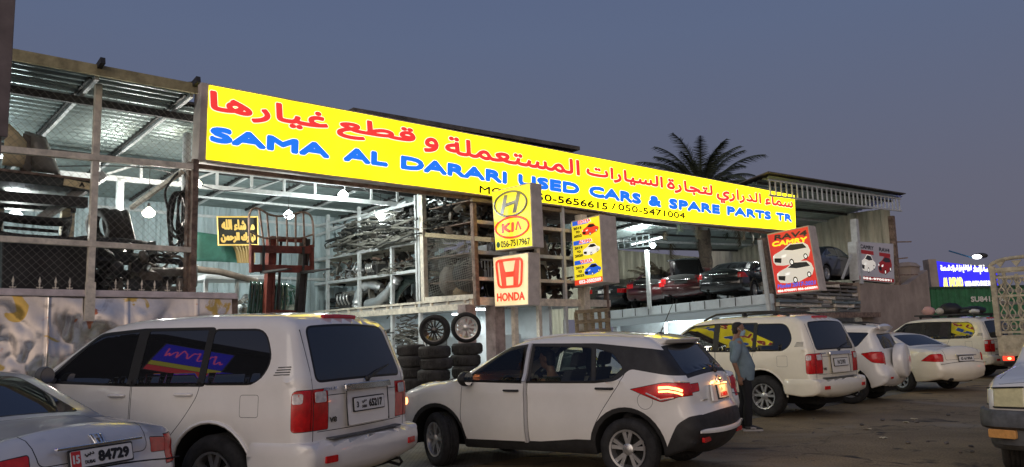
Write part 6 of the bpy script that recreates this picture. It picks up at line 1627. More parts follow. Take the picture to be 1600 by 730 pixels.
for i, (v, lab, mt) in enumerate(((3.55, 'white', 'white_wall'), (3.95, 'black', 'paint_black'), (4.35, 'maroon', 'paint_maroon'), (4.9, 'grey', 'parts_grey'), (5.4, 'navy', 'paint_navy'))):
    car_door(f'{lab} car door standing in the row on the rack deck behind the foil parcels', UR + .75, v, 2.47, R(-90 + 8 * (i % 3 - 1)), .18, mt)
for i, (v, z, lab, mt) in enumerate(((2.6, 3.30, 'black bumper skin on the middle rack tier above the dark green wing', 'parts_dark'), (5.6, 4.02, 'grey bumper skin behind the hose heap on the upper tier', 'parts_grey'), (6.3, 2.48, 'black bumper skin at the far end of the rack deck', 'parts_dark'), (5.2, 4.35, 'black bumper skin lying on top of the hose heap', 'parts_dark'))):
    bumper_cover(lab, UR + .45, v, z, R(-90 + 10 * i), -.1 + .1 * i, 1.5, .38, .36, mt)
def engine(label, u, v, z, rot, sc):
    t = sthing('engine', label, 'engine', u, v, z, rot); m = MB(); m.box(-.3 * sc, .3 * sc, -.22 * sc, .22 * sc, .02, .42 * sc); m.box(-.22 * sc, .22 * sc, -.3 * sc, .3 * sc, .0, .16 * sc); m.build('block', MT['steel_dark'], t, bevel=.02)
    m = MB(); m.box(-.27 * sc, .27 * sc, -.13 * sc, .13 * sc, .42 * sc, .52 * sc); m.build('head_cover', MT['parts_grey'], t, bevel=.02)
    for i in range(4): m = MB(); x = (-.2 + .13 * i) * sc; m.tube(catmull([(x, -.2 * sc, .40 * sc), (x, -.34 * sc, .42 * sc), (x + .02, -.38 * sc, .28 * sc), (x + .03, -.30 * sc, .16 * sc)], 4), .03 * sc, 7); m.build('manifold_pipe', MT['alloy'], t, smooth=60)
    m = MB(); m.lathe([(.02, 0), (.12 * sc, .0), (.12 * sc, .05), (.02, .05)], 18, Matrix.Translation((-.33 * sc, 0, .2 * sc)) @ Matrix.Rotation(R(-90), 4, 'Y')); m.build('pulley', MT['alloy'], t, smooth=40); return t
engine('engine block on the rack deck, left of the two foil wrapped bumpers', UR + .35, 5.5, 2.48, R(-80), 1.0)
engine('small engine on the middle tier next to the pipe heap', UR + .4, 4.3, 3.30, R(-95), .8)
engine('engine block standing under the hanging wiring in the lit room', UR + .6, 2.2, 1.24, R(-90), .9)
for i, (u, z, lab, mt) in enumerate(((7.6, 2.49, 'black car door on the deck right of the caged bales', 'paint_black'), (8.75, 2.98, 'white car door on the lower front shelf beside the tall poster', 'white_wall'))):
    car_door(lab, u, .55, z, R(6 - 10 * i), .2, mt)
scrap_heap('scrap_heap', 'dark stock of boxes and brackets filling the middle rack tier', (UR + .7, 4.2, 3.30), (.8, 4.6, .55), 220, [MT['parts_dark'], MT['parts_mid'], MT['parts_grey'], MT['steel_brown']], 61, .06, .2)
scrap_heap('scrap_heap', 'dark stock of panels filling the rack deck behind the car doors', (UR + 1.3, 4.0, 2.47), (.7, 4.6, .75), 200, [MT['parts_dark'], MT['parts_mid'], MT['paint_maroon'], MT['parts_grey']], 62, .08, .26)
scrap_heap('scrap_heap', 'dark stock filling the front shelves between the two box signs and the tall poster', (8.6, 1.2, 2.5), (3.6, 1.0, 2.1), 420, [MT['parts_dark'], MT['parts_mid'], MT['parts_grey'], MT['steel_brown']], 63, .07, .24)
# caged bales
for i, (v, z, r, mt, lab) in enumerate(((1.25, 2.98, .42, 'parts_mid', 'brown round bale of scrap behind the rack mesh'), (.75, 3.1, .40, 'parts_dark', 'dark round bale of scrap behind the rack mesh, nearest the corner'), (1.4, 3.42, .32, 'hose_dark', 'dark crumpled bale on top of the brown one'), (1.0, 2.7, .24, 'wood', 'small yellowish drum at the foot of the caged bales'))):
    m = MB(); q = random.Random(60 + i); m.ball((UR + .5, v, z), r, 9, (1.0, .85, 1.0)); 
    m.v = [p + Vector((q.uniform(-1, 1), q.uniform(-1, 1), q.uniform(-1, 1))) * r * .06 for p in m.v]
    o = m.build('scrap_bale', MT[mt], None, S, smooth=50); tag(o, lab, 'scrap bale')
tangle('cable', 'pale cable drooping over the caged bales', 'cable', (UR + .15, 1.0, 3.3), (.2, 1.1, .4), 7, .010, 'hose_grey', 44, 'stuff')
# front shelves between the box signs
for i, (u0, u1, z, h, mt, lab) in enumerate(((8.45, 9.2, 4.28, .55, 'parts_grey', 'grey stack of panels on the top front shelf'), (8.5, 9.25, 3.58, .5, 'parts_mid', 'brown seat shell on the middle front shelf beside the tall poster'), (8.5, 9.2, 2.98, .42, 'parts_dark', 'dark door panel on the lower front shelf'))):
    panel_sheet('scrap_sheet', lab, 'panel', [(u0, .3, z), (u1, .5, z), (u1 - .1, .6, z + h), (u0 + .1, .4, z + h)], .04, mt, .12)
bumper_cover('grey bumper skin lying on the rack deck behind the ivory sign', 8.6, .8, 2.5, .1, -.2, 1.4, .36, .35, 'parts_grey')
bumper_cover('brown bumper skin standing on the middle front shelf', 9.2, .9, 3.6, 1.0, -.1, 1.1, .38, .3, 'parts_mid')
m = MB(); p = PV(870, 312, .8); m.ball((8.9, .9, 3.70), .10, 8, (1.8, .5, .8)); o = m.build('tail_lamp', MT['lens_red'], None, S, smooth=60); tag(o, 'loose red tail lamp on the middle front shelf', 'tail lamp')
for i, (u, z, mt, lab) in enumerate(((7.3, 3.0, 'steel_white', 'white wire crate behind the ivory sign'), (7.5, 3.6, 'parts_grey', 'grey box behind the gap between the two lit box signs'))):
    t = sthing('crate', lab, 'crate', u, .9, z); m = MB(); m.box(u - .4, u + .4, .5, 1.3, z, z + .04); m.build('base', MT[mt], t, S)
    for a in range(9): m = MB(); m.bar((u - .4 + .1 * a, .5, z), (u - .4 + .1 * a, .5, z + .42), .02); m.build('slat', MT[mt], t, S)
    m = MB(); m.bar((u - .42, .5, z + .44), (u + .42, .5, z + .44), .04); m.build('rim', MT[mt], t, S)
    for a in range(3): m = MB(); m.box(u - .35 + a * .25, u - .15 + a * .25, .6, 1.1, z + .05, z + .22 + .05 * a); o = m.build('small_box', MT['parts_grey' if a % 2 else 'white_wall'], None, S, bevel=.01); tag(o, ('left', 'middle', 'right')[a] + ' small carton inside the ' + ('white wire crate' if i == 0 else 'grey box') + ' behind the signs', 'carton')
# wooden pallet piece by the poster pole
pt = sthing('pallet', 'pale wooden pallet standing under the tall yellow poster', 'pallet', 10.4, -.2, 1.4)
a, b, c_, d = PV(902, 520, -.2), PV(950, 516, -.2), PV(947, 484, -.2), PV(900, 488, -.2)
for t in (0, .28, .52, .76, 1): m = MB(); m.bar(a.lerp(b, t), d.lerp(c_, t), .10, .04, up=(0, 1, 0)); m.build('slat', MT['wood'], pt, S)
for t in (0, .5, 1): m = MB(); m.bar(a.lerp(d, t) + Vector((-.05, -.04, 0)), b.lerp(c_, t) + Vector((.05, -.04, 0)), .05, .09); m.build('stringer', MT['wood'], pt, S)
m = MB(); m.bar((a + b) / 2 + Vector((0, .15, 0)), Vector(((a.x + b.x) / 2, -.05, 0)), .5, .4); m.build('stand', MT['steel_beige'], pt, S)
# room under the rack: shelf of snarled wiring and wrapped parts
tb = sthing('shelf_table', 'white shelf table under the rack deck', 'table', 6.7, 3.4, 0)
m = MB(); m.box(6.3, 7.6, 1.6, 5.0, 1.16, 1.22); m.build('top', MT['steel_white'], tb, S)
for u, v in ((6.35, 1.7), (6.35, 4.9), (7.5, 1.7), (7.5, 4.9)): m = MB(); m.bar((u, v, 0), (u, v, 1.16), .07); m.build('leg', MT['steel_white'], tb, S)
tangle('wire_heap', 'snarl of grey wiring hanging under the rack deck', 'wiring', (6.6, 3.1, 1.55), (.7, 1.6, .8), 55, .014, None, 50, loops=.7, mats=[MT['hose_grey'], MT['parts_grey'], MT['hose_dark']])
scrap_heap('wrapped_parts', 'pale wrapped parts heaped on the white shelf table', (6.8, 3.0, 1.24), (.9, 2.2, .35), 46, [MT['foil'], MT['white_wall'], MT['parts_grey']], 51, .07, .17)
m = MB(); m.box(7.9, 8.6, 1.0, 3.2, 0, 1.7); m.box(7.87, 7.90, 1.05, 2.08, .1, 1.65); m.box(7.87, 7.90, 2.12, 3.15, .1, 1.65); o = m.build('cabinet', MT['white_wall'], None, S, bevel=.01); tag(o, 'white metal cabinet in the lit room under the rack', 'cabinet')

# ================================================================ tyre stacks with two alloy wheels on top
def stack(px, Y, n, rad, w, labs, rnd_seed):
    q = random.Random(rnd_seed); p = AT(px, 560, Y); z = 0.012; out = []
    for i in range(n):
        m = MB(); h = w / 2
        m.lathe([(rad * .62, -h * .8), (rad * .66, -h), (rad * .86, -h), (rad * .97, -h * .8), (rad, -h * .5), (rad * .985, -h * .1), (rad, h * .1), (rad, h * .5), (rad * .97, h * .8), (rad * .86, h), (rad * .66, h), (rad * .62, h * .8), (rad * .62, -h * .8)], 36, cap=False)
        for a in range(36):
            t = 2 * math.pi * a / 36; m.bar((math.cos(t) * rad * .998, math.sin(t) * rad * .998, -h * .55), (math.cos(t + .05) * rad * .998, math.sin(t + .05) * rad * .998, h * .55), .010, .014)
        o = m.build('tyre', MT['tyre_dusty'], None, None, smooth=50); o.location = (p.x + q.uniform(-.03, .03), p.y + q.uniform(-.03, .03), z + h); o.rotation_euler = (q.uniform(-.012, .012), q.uniform(-.012, .012), q.random() * 6)
        z += w + .002; tag(o, f'used tyre, {ORD[n - 1 - i]} in the {labs}', 'tyre', 'used tyres in stacks'); out.append((o, z))
    return p, z
ORD = ['topmost', 'second from the top', 'third from the top', 'fourth from the top', 'fifth from the top', 'sixth from the top', 'seventh from the top']
pA, zA = stack(644, 15.9, 7, .28, .214, 'leftmost tyre stack', 1)
pB, zB = stack(680, 14.7, 7, .29, .209, 'stack under the black wheel', 2)
pC, zC = stack(729, 15.4, 7, .29, .214, 'stack under the silver wheel', 3)
def loose_wheel(p, z, rad, label, style, alloy, yaw, lean):
    t = thing('alloy_wheel', label, 'wheel', (p.x, p.y, z + rad * math.cos(lean) + .005), 0, 'alloy wheels standing on the tyre stacks')
    w = wheel(t, (0, 0, 0), rad, .21, 1, rad * .74, style, 0, 'tyre', alloy, 'tyre', False)
    t.rotation_euler = (lean, 0, yaw)
    return t
loose_wheel(pB, zB, .28, 'black multi spoke alloy wheel standing on the middle tyre stack', ('twin', 7, .022, .024), 'alloy_dark', R(180 - 6), R(-4))
loose_wheel(pC, zC, .29, 'silver split spoke alloy wheel standing on the right tyre stack', ('twin', 5, .034, .04), 'alloy', R(180 + 8), R(-5))

# ================================================================ right platform with wrecks, lower room, right building
pf = sthing('car_platform', 'white concrete platform on posts carrying a row of wreck cars', 'platform', 24, 3, 0)
def pz(v): return 2.86 - .037 * v
def tilt(mb, u0, u1, v0_, v1_, lo, hi): mb.hexa([Vector((a, b, pz(b) + lo)) for a, b in ((u0, v0_), (u1, v0_), (u1, v1_), (u0, v1_))], [Vector((a, b, pz(b) + hi)) for a, b in ((u0, v0_), (u1, v0_), (u1, v1_), (u0, v1_))]); return mb
m = MB(); tilt(m, 19.73, 30.5, .2, 8.2, -.34, .03); m.build('slab', MT['white_wall'], pf, S)
m = MB(); tilt(m, 19.62, 19.72, .1, 8.2, -.30, 0); m.build('edge_kerb', MT['white_wall'], pf, S)
for i in range(13):
    m = MB(); tilt(m, 19.60, 19.63, .25 + i * .63, .27 + i * .63, -.28, .005); m.build('kerb_joint', MT['steel_dark'], pf, S)
m = MB(); tilt(m, 19.75, 19.95, .2, 8.2, -.62, -.345); m.build('edge_beam', M('pale blue beam', (.50, .58, .64), .6), pf, S)
for v in (.35, 2.6, 4.9, 7.2):
    m = MB(); m.bar((20.0, v, 0), (20.0, v, pz(v) - .35), .20); m.build('post', MT['white_wall'], pf, S)
m = MB(); m.box(21.3, 21.4, .2, 8.2, 0, 2.21); m.build('lower_wall', MT['white_wall'], pf, S)
m = MB(); m.box(21.28, 21.31, 3.4, 4.3, 0, 2.0); m.build('doorway', MT['dark'], pf, S)
tangle('dark_plants', 'dark straggly heap beside the doorway under the platform', 'scrap', (20.9, 2.9, .4), (.5, .6, 1.3), 30, .02, 'rubber', 70, 'stuff')
rb = sthing('side_building', 'beige corrugated building end with a white lattice roof edge behind the posters', 'building', 26, 5, 0)
m = MB(); corrugated(m, (17.0, 8.3, 2.3), (1, 0, 0), (0, 0, 1), 11.3, 3.0, .6, .05, prof='trap'); m.build('back_wall', MT['sheet_beige'], rb, S)
m = MB(); corrugated(m, (14.0, 8.3, 0), (1, 0, 0), (0, 0, 1), 4, 2.3, .6, .05, prof='trap'); m.build('back_wall', MT['sheet_beige'], rb, S)
m = MB(); corrugated(m, (30.6, 9.6, 2.6), (0, -1, 0), (0, 0, 1), 4.0, 3.3, .6, .05, prof='trap'); corrugated(m, (30.6, 5.6, 2.6), (0, -1, 0), (0, 0, 1), 5.5, 4.25, .6, .05, prof='trap'); m.build('end_wall', MT['sheet_beige'], rb, S)
m = MB(); m.bar((30.7, .2, 0), (30.7, .2, 6.5), .22); m.build('corner_post', MT['steel_brown'], rb, S)
for z, L in ((3.9, 1.6), (4.6, .6), (5.35, 1.2)):
    m = MB(); m.bar((30.7, .2, z), (30.7 + L, -.1, z + .06), .05); m.build('stub_bar', MT['steel_brown'], rb, S)
m = MB(); m.bar((26.6, .1, 3.4), (26.6, .1, 6.0), .24); m.build('white_post', MT['steel_white'], rb, S)
def rz(u, v): return 6.78 + (u - 19.7) * .045 - .19 * v
m = MB(); corrugated(m, (19.2, -.3, rz(19.2, -.3)), Vector((0, 1, -.19)), Vector((-1, 0, -.045)) * -1, 8.4, 11.7, .2, .04); m.build('roof_sheet', MT['galv'], rb, S, smooth=60)
m = MB(); q = [(19.0, -.4, rz(19, -.4) + .07), (31.0, -.4, rz(31.0, -.4) + .07), (31.0, 8.2, rz(31.0, 8.2) + .07), (19, 8.2, rz(19, 8.2) + .07)]; m.hexa(q, [Vector(p) + Vector((0, 0, .035)) for p in q]); m.build('roof_cover', MT['roof_top'], rb, S)
m = MB(); tz = lambda u: rz(u, -.2) - .08; bz = lambda u: rz(u, -.2) - .62
m.bar((19.4, -.15, tz(19.4)), (31, -.15, tz(31)), .06); m.bar((19.4, -.15, bz(19.4)), (31, -.15, bz(31)), .06)
for i in range(30): u = 19.5 + i * .39; m.bar((u, -.15, bz(u)), (u, -.15, tz(u)), .045)
m.build('lattice_edge', MT['steel_white'], rb, S)
m = MB()
for z in (5.50, 5.28, 5.06): m.bar((19.9, 5.3, z), (19.9, 8.1, z + .05), .045)
for i in range(10): v = 5.3 + i * .31; m.bar((19.9, v, 5.06), (19.9, v, 5.52), .04)
m.build('lattice_truss', M('grey lattice steel', (.20, .24, .25), .6), rb, S)
for i in range(9):
    v = .2 + i * .95; m = MB(); m.bar((19.3, v, rz(19.3, v) - .06), (31, v, rz(31, v) - .06), .06, .09); m.build('purlin', MT['steel_white'] if i % 2 else MT['steel_dark'], rb, S)
m = MB(); m.bar((19.5, 5.15, 2.6), (19.5, 5.15, 4.85), .12); m.build('lamp_post', MT['steel_white'], rb, S)
# masonry block with the grey poster
pw = sthing('plaster_wall', 'stained pinkish plaster wall below the grey poster', 'wall', 30, .1)
m = MB(); m.box(26.45, 31.4, .05, .35, 0, 3.45); m.hexa([Vector(p) for p in ((31.4, .05, 0), (34.0, .05, 0), (34.0, .35, 0), (31.4, .35, 0))], [Vector(p) for p in ((31.4, .05, 3.50), (34.0, .05, 4.25), (34.0, .35, 4.25), (31.4, .35, 3.50))]); m.box(33.7, 34.0, .35, 8, 0, 4.2); m.build('masonry', MT['plaster'], pw, S)
gw = sthing('gate_pillar', 'tall weathered grey pillar at the far end of the plaster wall', 'pillar', 36, 0)
a = AT(1452, 500, 36); m = MB(); m.box(-.6, .5, -.3, .3, 0, 4.4); m.hexa([Vector(p) for p in ((-.66, -.36, 4.4), (.56, -.36, 4.4), (.56, .36, 4.4), (-.66, .36, 4.4))], [Vector(p) for p in ((-.5, -.2, 4.6), (.4, -.2, 4.6), (.4, .2, 4.6), (-.5, .2, 4.6))])
m.build('shaft', MT['plaster'], gw, Matrix.Translation((a.x - .2, a.y + 1, 0)) @ Matrix.Rotation(ANG, 4, 'Z'))
# stack of folded metal panels under the navy car
q = random.Random(9); row = 0
mats_ = [MT['parts_grey'], MT['galv'], MT['parts_mid'], MT['steel_beige']]
for row in range(7):
    u = 19.9
    while u < 26.1:
        L = q.uniform(.7, 1.7); L = min(L, 26.35 - u); z = 2.36 + row * .15
        if L < .25: break
        m = MB(); dpt = q.uniform(-.05, .06); m.prism([(-L / 2, -.065), (L / 2, -.065), (L / 2, .06), (L / 2 - .05, .06), (L / 2 - .05, .01), (-L / 2 + .05, .01), (-L / 2 + .05, .06), (-L / 2, .06)], 0, .6, AX((u + L / 2, .05 + dpt, z), (1, 0, q.uniform(-.02, .02)), (0, 0, 1), (0, 1, 0)))
        o = m.build('folded_sheet', q.choice(mats_), None, S); tag(o, 'flat folded metal panel in the stack between the red and grey posters', 'metal panel', 'folded metal panels in a stack')
        u += L + .02
m = MB(); m.bar((19.6, -.12, 2.12), (27.6, -.12, 2.16), .22, .20); o = m.build('steel_beam', MT['steel_brown'], None, S, bevel=.01); tag(o, 'long rusty beam under the stack of metal panels', 'beam')
m = MB(); m.box(22.5, 26.4, .1, 2.4, 2.62, 2.65); m.box(23.4, 29.5, .3, 2.3, 3.36, 3.44); m.box(23.5, 23.6, .3, 2.3, 2.6, 3.4); m.box(26.6, 29.4, .4, 2.2, 2.6, 3.4); o = m.build('upper_slab', MT['steel_brown'], None, S); tag(o, 'raised brown slab carrying the dark navy car', 'slab')
m = MB(); m.bar(PV(1316, 436, .1), PV(1330, 398, .1), .07); o = m.build('prop', MT['steel_white'], None, S); tag(o, 'thin white prop bar beside the grey poster box', 'bar')

# ================================================================ palm trees
def palm(name, label, base, h, r0, fronds, L, lift, seed, dead=0):
    t = thing(name, label, 'palm tree', base); q = random.Random(seed)
    m = MB(); prof = []
    for i in range(26):
        z = h * i / 25; prof += [(r0 * (1.1 - .25 * i / 25) * (1.0 if i % 2 else 1.14), z)]
    m.lathe(prof, 14); m.build('trunk', MT['bark'], t, smooth=30)
    for i in range(fronds):
        az = 2 * math.pi * (i * .618) + q.uniform(-.15, .15); el = lift[0] + (lift[1] - lift[0]) * (i / fronds) + q.uniform(-.1, .1); LL = L * q.uniform(.85, 1.1)
        pts = []; n = 22; p = Vector((0, 0, h)); a = el
        for j in range(n + 1):
            pts.append(p.copy()); d = Vector((math.cos(az) * math.cos(a), math.sin(az) * math.cos(a), math.sin(a))); p = p + d * LL / n; a -= (.040 + .075 * j / n) * (1.1 if el < .9 else .75)
        m = MB(); m.tube(pts, [.028 * (1 - .85 * j / n) + .004 for j in range(n + 1)], 5); sd = Vector((-math.sin(az), math.cos(az), 0))
        for j in range(4, n):
            for sub in (0, .33, .66):
                c = pts[j].lerp(pts[j + 1], sub); d = (pts[j + 1] - pts[j]).normalized(); up = sd.cross(d)
                ll = LL * .17 * math.sin(math.pi * (.12 + .80 * (j + sub) / n)) ** .7
                for s_ in (1, -1):
                    dr = (d * .75 + sd * s_ * .75 + up * (.35 + q.uniform(-.2, .2)) + Vector((0, 0, -.12))).normalized()
                    e = c + dr * ll * q.uniform(.85, 1.1); w = d * .026; m.add([c - w, c + w, e + Vector((0, 0, -.05 * ll))], [(0, 1, 2)])
        m.build('frond', MT['leaf_dead'] if i >= fronds - dead else MT['leaf'], t)
    return t
bp_ = AT(1098, 330, 33.5); palm('palm_tree', 'date palm with a feathery crown rising behind the big yellow sign', (bp_.x, bp_.y, 0), 7.15, .28, 64, 3.3, (1.5, -.15), 4, 10)
bp_ = AT(1037, 440, 33.0); palm('palm_tree', 'short dark bristly palm standing by the beige wall behind the wrecks', (bp_.x, bp_.y, 2.6), .5, .12, 26, 1.9, (1.5, .9), 6, 26)
# dark tree tops behind the shelves
def bush(name, label, c, r, n, seed):
    t = thing(name, label, 'tree', (c[0], c[1], 0)); q = random.Random(seed); m = MB(); m.tube([(0, 0, 0), (.1, 0, c[2] * .5), (0, 0, c[2])], [.14, .10, .05], 8); m.build('trunk', MT['bark'], t)
    m = MB()
    for i in range(n):
        d = Vector((q.gauss(0, 1), q.gauss(0, 1), q.gauss(0, 1))).normalized() * r * q.random() ** .45; d.z *= .7; p = Vector((0, 0, c[2])) + d; a = Vector((q.uniform(-1, 1), q.uniform(-1, 1), q.uniform(-1, 1))).normalized(); b = a.orthogonal().normalized(); s_ = q.uniform(.06, .13)
        m.add([p - a * s_, p + b * s_ * .5, p + a * s_, p - b * s_ * .5], [(0, 1, 2, 3)])
    m.build('crown', MT['leaf'], t); return t
b1 = AT(868, 352, 32); bush('tree', 'dark leafy tree top seen through the gap left of the tall yellow poster', (b1.x, b1.y, b1.z - .3), 1.3, 1500, 3)

# ================================================================ far right: container, blue sign, stake truck
ct = AT(1503, 470, 39); rot = R(8)
t = thing('shipping_container', 'green ribbed shipping container with white digits behind the far white SUV', 'container', (ct.x, ct.y, .75), rot)
m = MB(); corrugated(m, (-3.2, -1.2, 0), (1, 0, 0), (0, 0, 1), 6.4, 2.65, .30, .05, prof='trap'); m.box(-3.2, 3.2, -1.15, 1.2, 0, 2.66); m.build('shell', M('green container paint', (.02, .13, .055), .5, var=.25, vscale=3), t)
m = MB()
for x in (-3.22, 3.22): m.bar((x, -1.22, 0), (x, -1.22, 2.7), .12)
m.bar((-3.2, -1.24, 2.68), (3.2, -1.24, 2.68), .10); m.bar((-3.2, -1.24, .03), (3.2, -1.24, .03), .14); m.build('frame', M('dark green frame', (.012, .05, .025), .5), t)
m = MB(); letters(m, 'SU8415163', -.5, 1.35, 1.98, 2.24, AX((0, -1.262, 0), (1, 0, 0), (0, 0, 1), (0, -1, 0)), .015); m.build('digits', M('pale stencil paint', (.6, .6, .55), .6), t)
for x in (-2.5, 2.5): m = MB(); m.box(x - .2, x + .2, -1.1, 1.1, -.75, 0); m.build('skid', MT['steel_dark'], t)
bl, br, tr, tl = AT(1469, 452, 42), AT(1560, 449, 43), AT(1557, 420, 43), AT(1463, 408, 42)
bl2 = bl + Vector((0, 0, -.35)); br2 = br + Vector((0, 0, -.35)); n_ = (br - bl).cross(tl - bl).normalized()
t = thing('shop_sign', 'bright blue lit sign with white and yellow lettering above the green container', 'sign', (bl.x, bl.y, 0))
L2 = Matrix.Identity(4)
m = MB(); m.hexa([bl2, br2, br2 - n_ * .7, bl2 - n_ * .7], [tl, tr, tr - n_ * .7, tl - n_ * .7]); m.build('box', MT['sign_side'], t, L2)
m = MB(); m.hexa([bl2 + Vector((-.42, 0, 0)), bl2 + Vector((-.02, .0, 0)), bl2 + Vector((-.02, .6, 0)), bl2 + Vector((-.42, .6, 0))], [tl + Vector((-.42, 0, .1)), tl + Vector((-.02, 0, .1)), tl + Vector((-.02, .6, .1)), tl + Vector((-.42, .6, .1))]); m.build('side_pillar', MT['plaster'], t, L2)
m = MB(); m.add([p + n_ * .01 for p in (bl2, br2, tr, tl)], [(0, 1, 2, 3)]); m.build('face', emat('lit blue sign face', (.03, .02, .95), .95, (.03, .03, .5)), t, L2)
a, b = br2 - bl2, tl - bl2; TT = AX(bl2 + n_ * .012, a, b, n_) @ Matrix.Diagonal((1 / a.length, 1 / b.length, 1, 1)); w, h = a.length, b.length
m = MB(); letters(m, arabic('مؤسسة الإعداد'), .60 * w, .97 * w, .58 * h, .86 * h, TT, .02); letters(m, arabic('لتجارة قطع غيار السيارات المستعملة'), .05 * w, .58 * w, .64 * h, .88 * h, TT, .015); m.build('lettering', emat('lit white sign letters', (1, 1, 1), 1.3), t, L2)
m = MB(); letters(m, 'AL IMDAD', .06 * w, .40 * w, .20 * h, .52 * h, TT, .03); m.build('lettering', emat('lit pale yellow letters', (1, .95, .25), 1.2), t, L2)
m = MB(); letters(m, 'USED AUTO SPARE PARTS', .43 * w, .96 * w, .24 * h, .40 * h, TT, .015); m.build('lettering', emat('lit white small letters', (.95, .95, 1), 1.2), t, L2)
m = MB(); m.tube([bl2 + a * .3 + Vector((0, .3, 0)), Vector(((bl + a * .3).x, (bl + a * .3).y + .3, 0))], .15, 8); m.build('post', MT['steel_dark'], t, L2)
m = MB(); q0 = tl + a * .60; m.tube([q0 + Vector((-1.1, .1, .55)), q0 + Vector((0, -.1, .12))], .04, 6); m.build('lamp_arm', M('blue painted pipe', (.03, .12, .25), .5), t, L2)
m = MB(); m.ball(q0 + Vector((.35, -.3, .20)), .26, 8, (1.4, .8, .6)); m.build('flood_lamp', MT['steel_dark'], t, L2, smooth=60)
m = MB(); m.ball(q0 + Vector((.05, -.45, .14)), .17, 8, (1.5, .6, .7)); m.build('flood_glow', emat('flood lamp glass', (1, 1, 1), 6), t, L2, smooth=60)
# stake truck
sx = AT(1559, 545, 21.5)
tk = thing('stake_truck', 'cream truck tail with an ornamental pierced stake gate and one lit red lamp', 'truck', (sx.x + .02, sx.y, 0), ANG)
cream = M('cream truck paint', (.42, .38, .29), .55, var=.3, vscale=5)
# local: x forward, y left; tail at x=0, left corner y=0
m = MB(); m.box(0, 4.6, -2.0, 0, .92, 1.02); m.build('bed', MT['steel_dark'], tk)
m = MB(); m.box(-.03, .03, -2.0, 0, .78, 1.32); m.box(-.045, -.03, -1.9, -.1, .86, 1.24); m.build('tailboard', cream, tk, bevel=.01)
m = MB(); m.box(.03, 4.6, -.04, .0, .9, 1.32); m.box(.03, 4.6, -2.0, -1.96, .9, 1.32); m.build('sideboard', cream, tk, bevel=.008)
for y in (-.05, -1.95):
    m = MB(); m.bar((0, y, 1.3), (0, y, 3.15), .13); m.build('stake', cream, tk, bevel=.01)
m = MB(); m.bar((0, -2.0, 3.05), (0, 0, 3.05), .08, .10); m.tube(catmull([(0, 0, 3.0), (0, -.05, 3.22), (0, -.5, 3.34), (0, -1.5, 3.34), (0, -1.95, 3.22), (0, -2, 3.0)], 5), .05, 8)
for i in range(5): m.prism([(-.12, 0), (.12, 0), (0, -.16)], -.02, .02, AX((0, -.25 - i * .38, 3.27), (0, 1, 0), (0, 0, 1), (1, 0, 0)))
m.build('head_arch', cream, tk)
m = MB(); 
for z in (1.40, 1.72, 2.35, 2.85, 3.0): m.bar((0, -1.9, z), (0, -.1, z), .04, .06)
for i in range(9):
    y = -.22 - i * .20
    for z0, z1 in ((1.74, 2.34), (2.36, 2.86)):
        zm = (z0 + z1) / 2; m.tube(catmull([(0, y, z0), (0, y - .07, (z0 + zm) / 2), (0, y, zm), (0, y - .07, (z1 + zm) / 2), (0, y, z1)], 4), .018, 6); m.tube(catmull([(0, y, z0), (0, y + .07, (z0 + zm) / 2), (0, y, zm), (0, y + .07, (z1 + zm) / 2), (0, y, z1)], 4), .018, 6)
    m.tube([(0, y + .07 * math.cos(a), 1.56 + .11 * math.sin(a)) for a in [2 * math.pi * k / 12 for k in range(12)]], .018, 5, closed=True)
m.build('pierced_gate', cream, tk, smooth=50)
m = MB()
for y in (-.02, -1.98):
    for z in (1.55, 1.85, 2.2, 2.55, 2.9): m.bar((0, y, z), (4.6, y, z), .04, .08)
    for x in (1.1, 2.3, 3.5, 4.6): m.bar((x, y, 1.3), (x, y, 3.05), .08)
m.build('side_stakes', cream, tk)
for s_, mt in ((-.22, 'lens_red_on'), (-1.78, 'lens_red_on')):
    m = MB(); m.box(-.06, 0, s_ - .13, s_ + .13, .66, .77); l_ = m.build('tail_lamp', MT[mt], tk, bevel=.01); m = MB(); m.ball((-.065, s_ - .03, .715), .045, 8, (.4, 1, .8)); m.build('lit_core', MT['lens_hot'], l_, smooth=60)
m = MB(); m.box(.2, 6, -1.5, -.5, .55, .9); m.box(-.02, .1, -1.9, -.1, .50, .62); m.build('chassis', MT['dark'], tk)
for x in (1.2, 5.4):
    for y in (-.22, -1.78):
        m = MB(); m.lathe([(.1, -.12), (.33, -.14), (.40, -.1), (.40, .1), (.33, .14), (.1, .12)], 26, Matrix.Translation((x, y, .40)) @ Matrix.Rotation(R(90), 4, 'X')); m.build('wheel', MT['tyre'], tk, smooth=50)
m = MB(); m.box(4.8, 6.4, -1.85, -.15, .6, 2.15); m.build('cab', cream, tk, bevel=.1)
# brown upright at the left frame edge
p = AT(-5, 200, 9.6); m = MB(); m.box(-.09, .10, -.12, .12, 4.2, 6.0); m.box(-.05, .05, -.05, .05, 0, 4.2); 
o = m.build('sign_edge', M('brown grey sign casing', (.16, .13, .125), .6, var=.2), None, Matrix.Translation((p.x, p.y, 0)) @ Matrix.Rotation(ANG, 4, 'Z'), bevel=.01); tag(o, 'brown grey casing edge of a neighbouring sign at the far left of the picture', 'sign')

# sagging lamp cable along the truss
m = MB(); pts = [(-2.2, 2.4, 4.8), (-.1, 2.0, 4.98), (1.6, 2.6, 4.82), (3.3, 3.0, 5.36), (4.3, 2.5, 5.5), (6.2, 3.6, 5.3), (9.0, 4.6, 5.4)]
o = m.tube([p for p in catmull(pts, 6)], .012, 5).build('cable', MT['rubber'], None, S); tag(o, 'black sagging cable feeding the bare bulbs under the shed roof', 'cable')
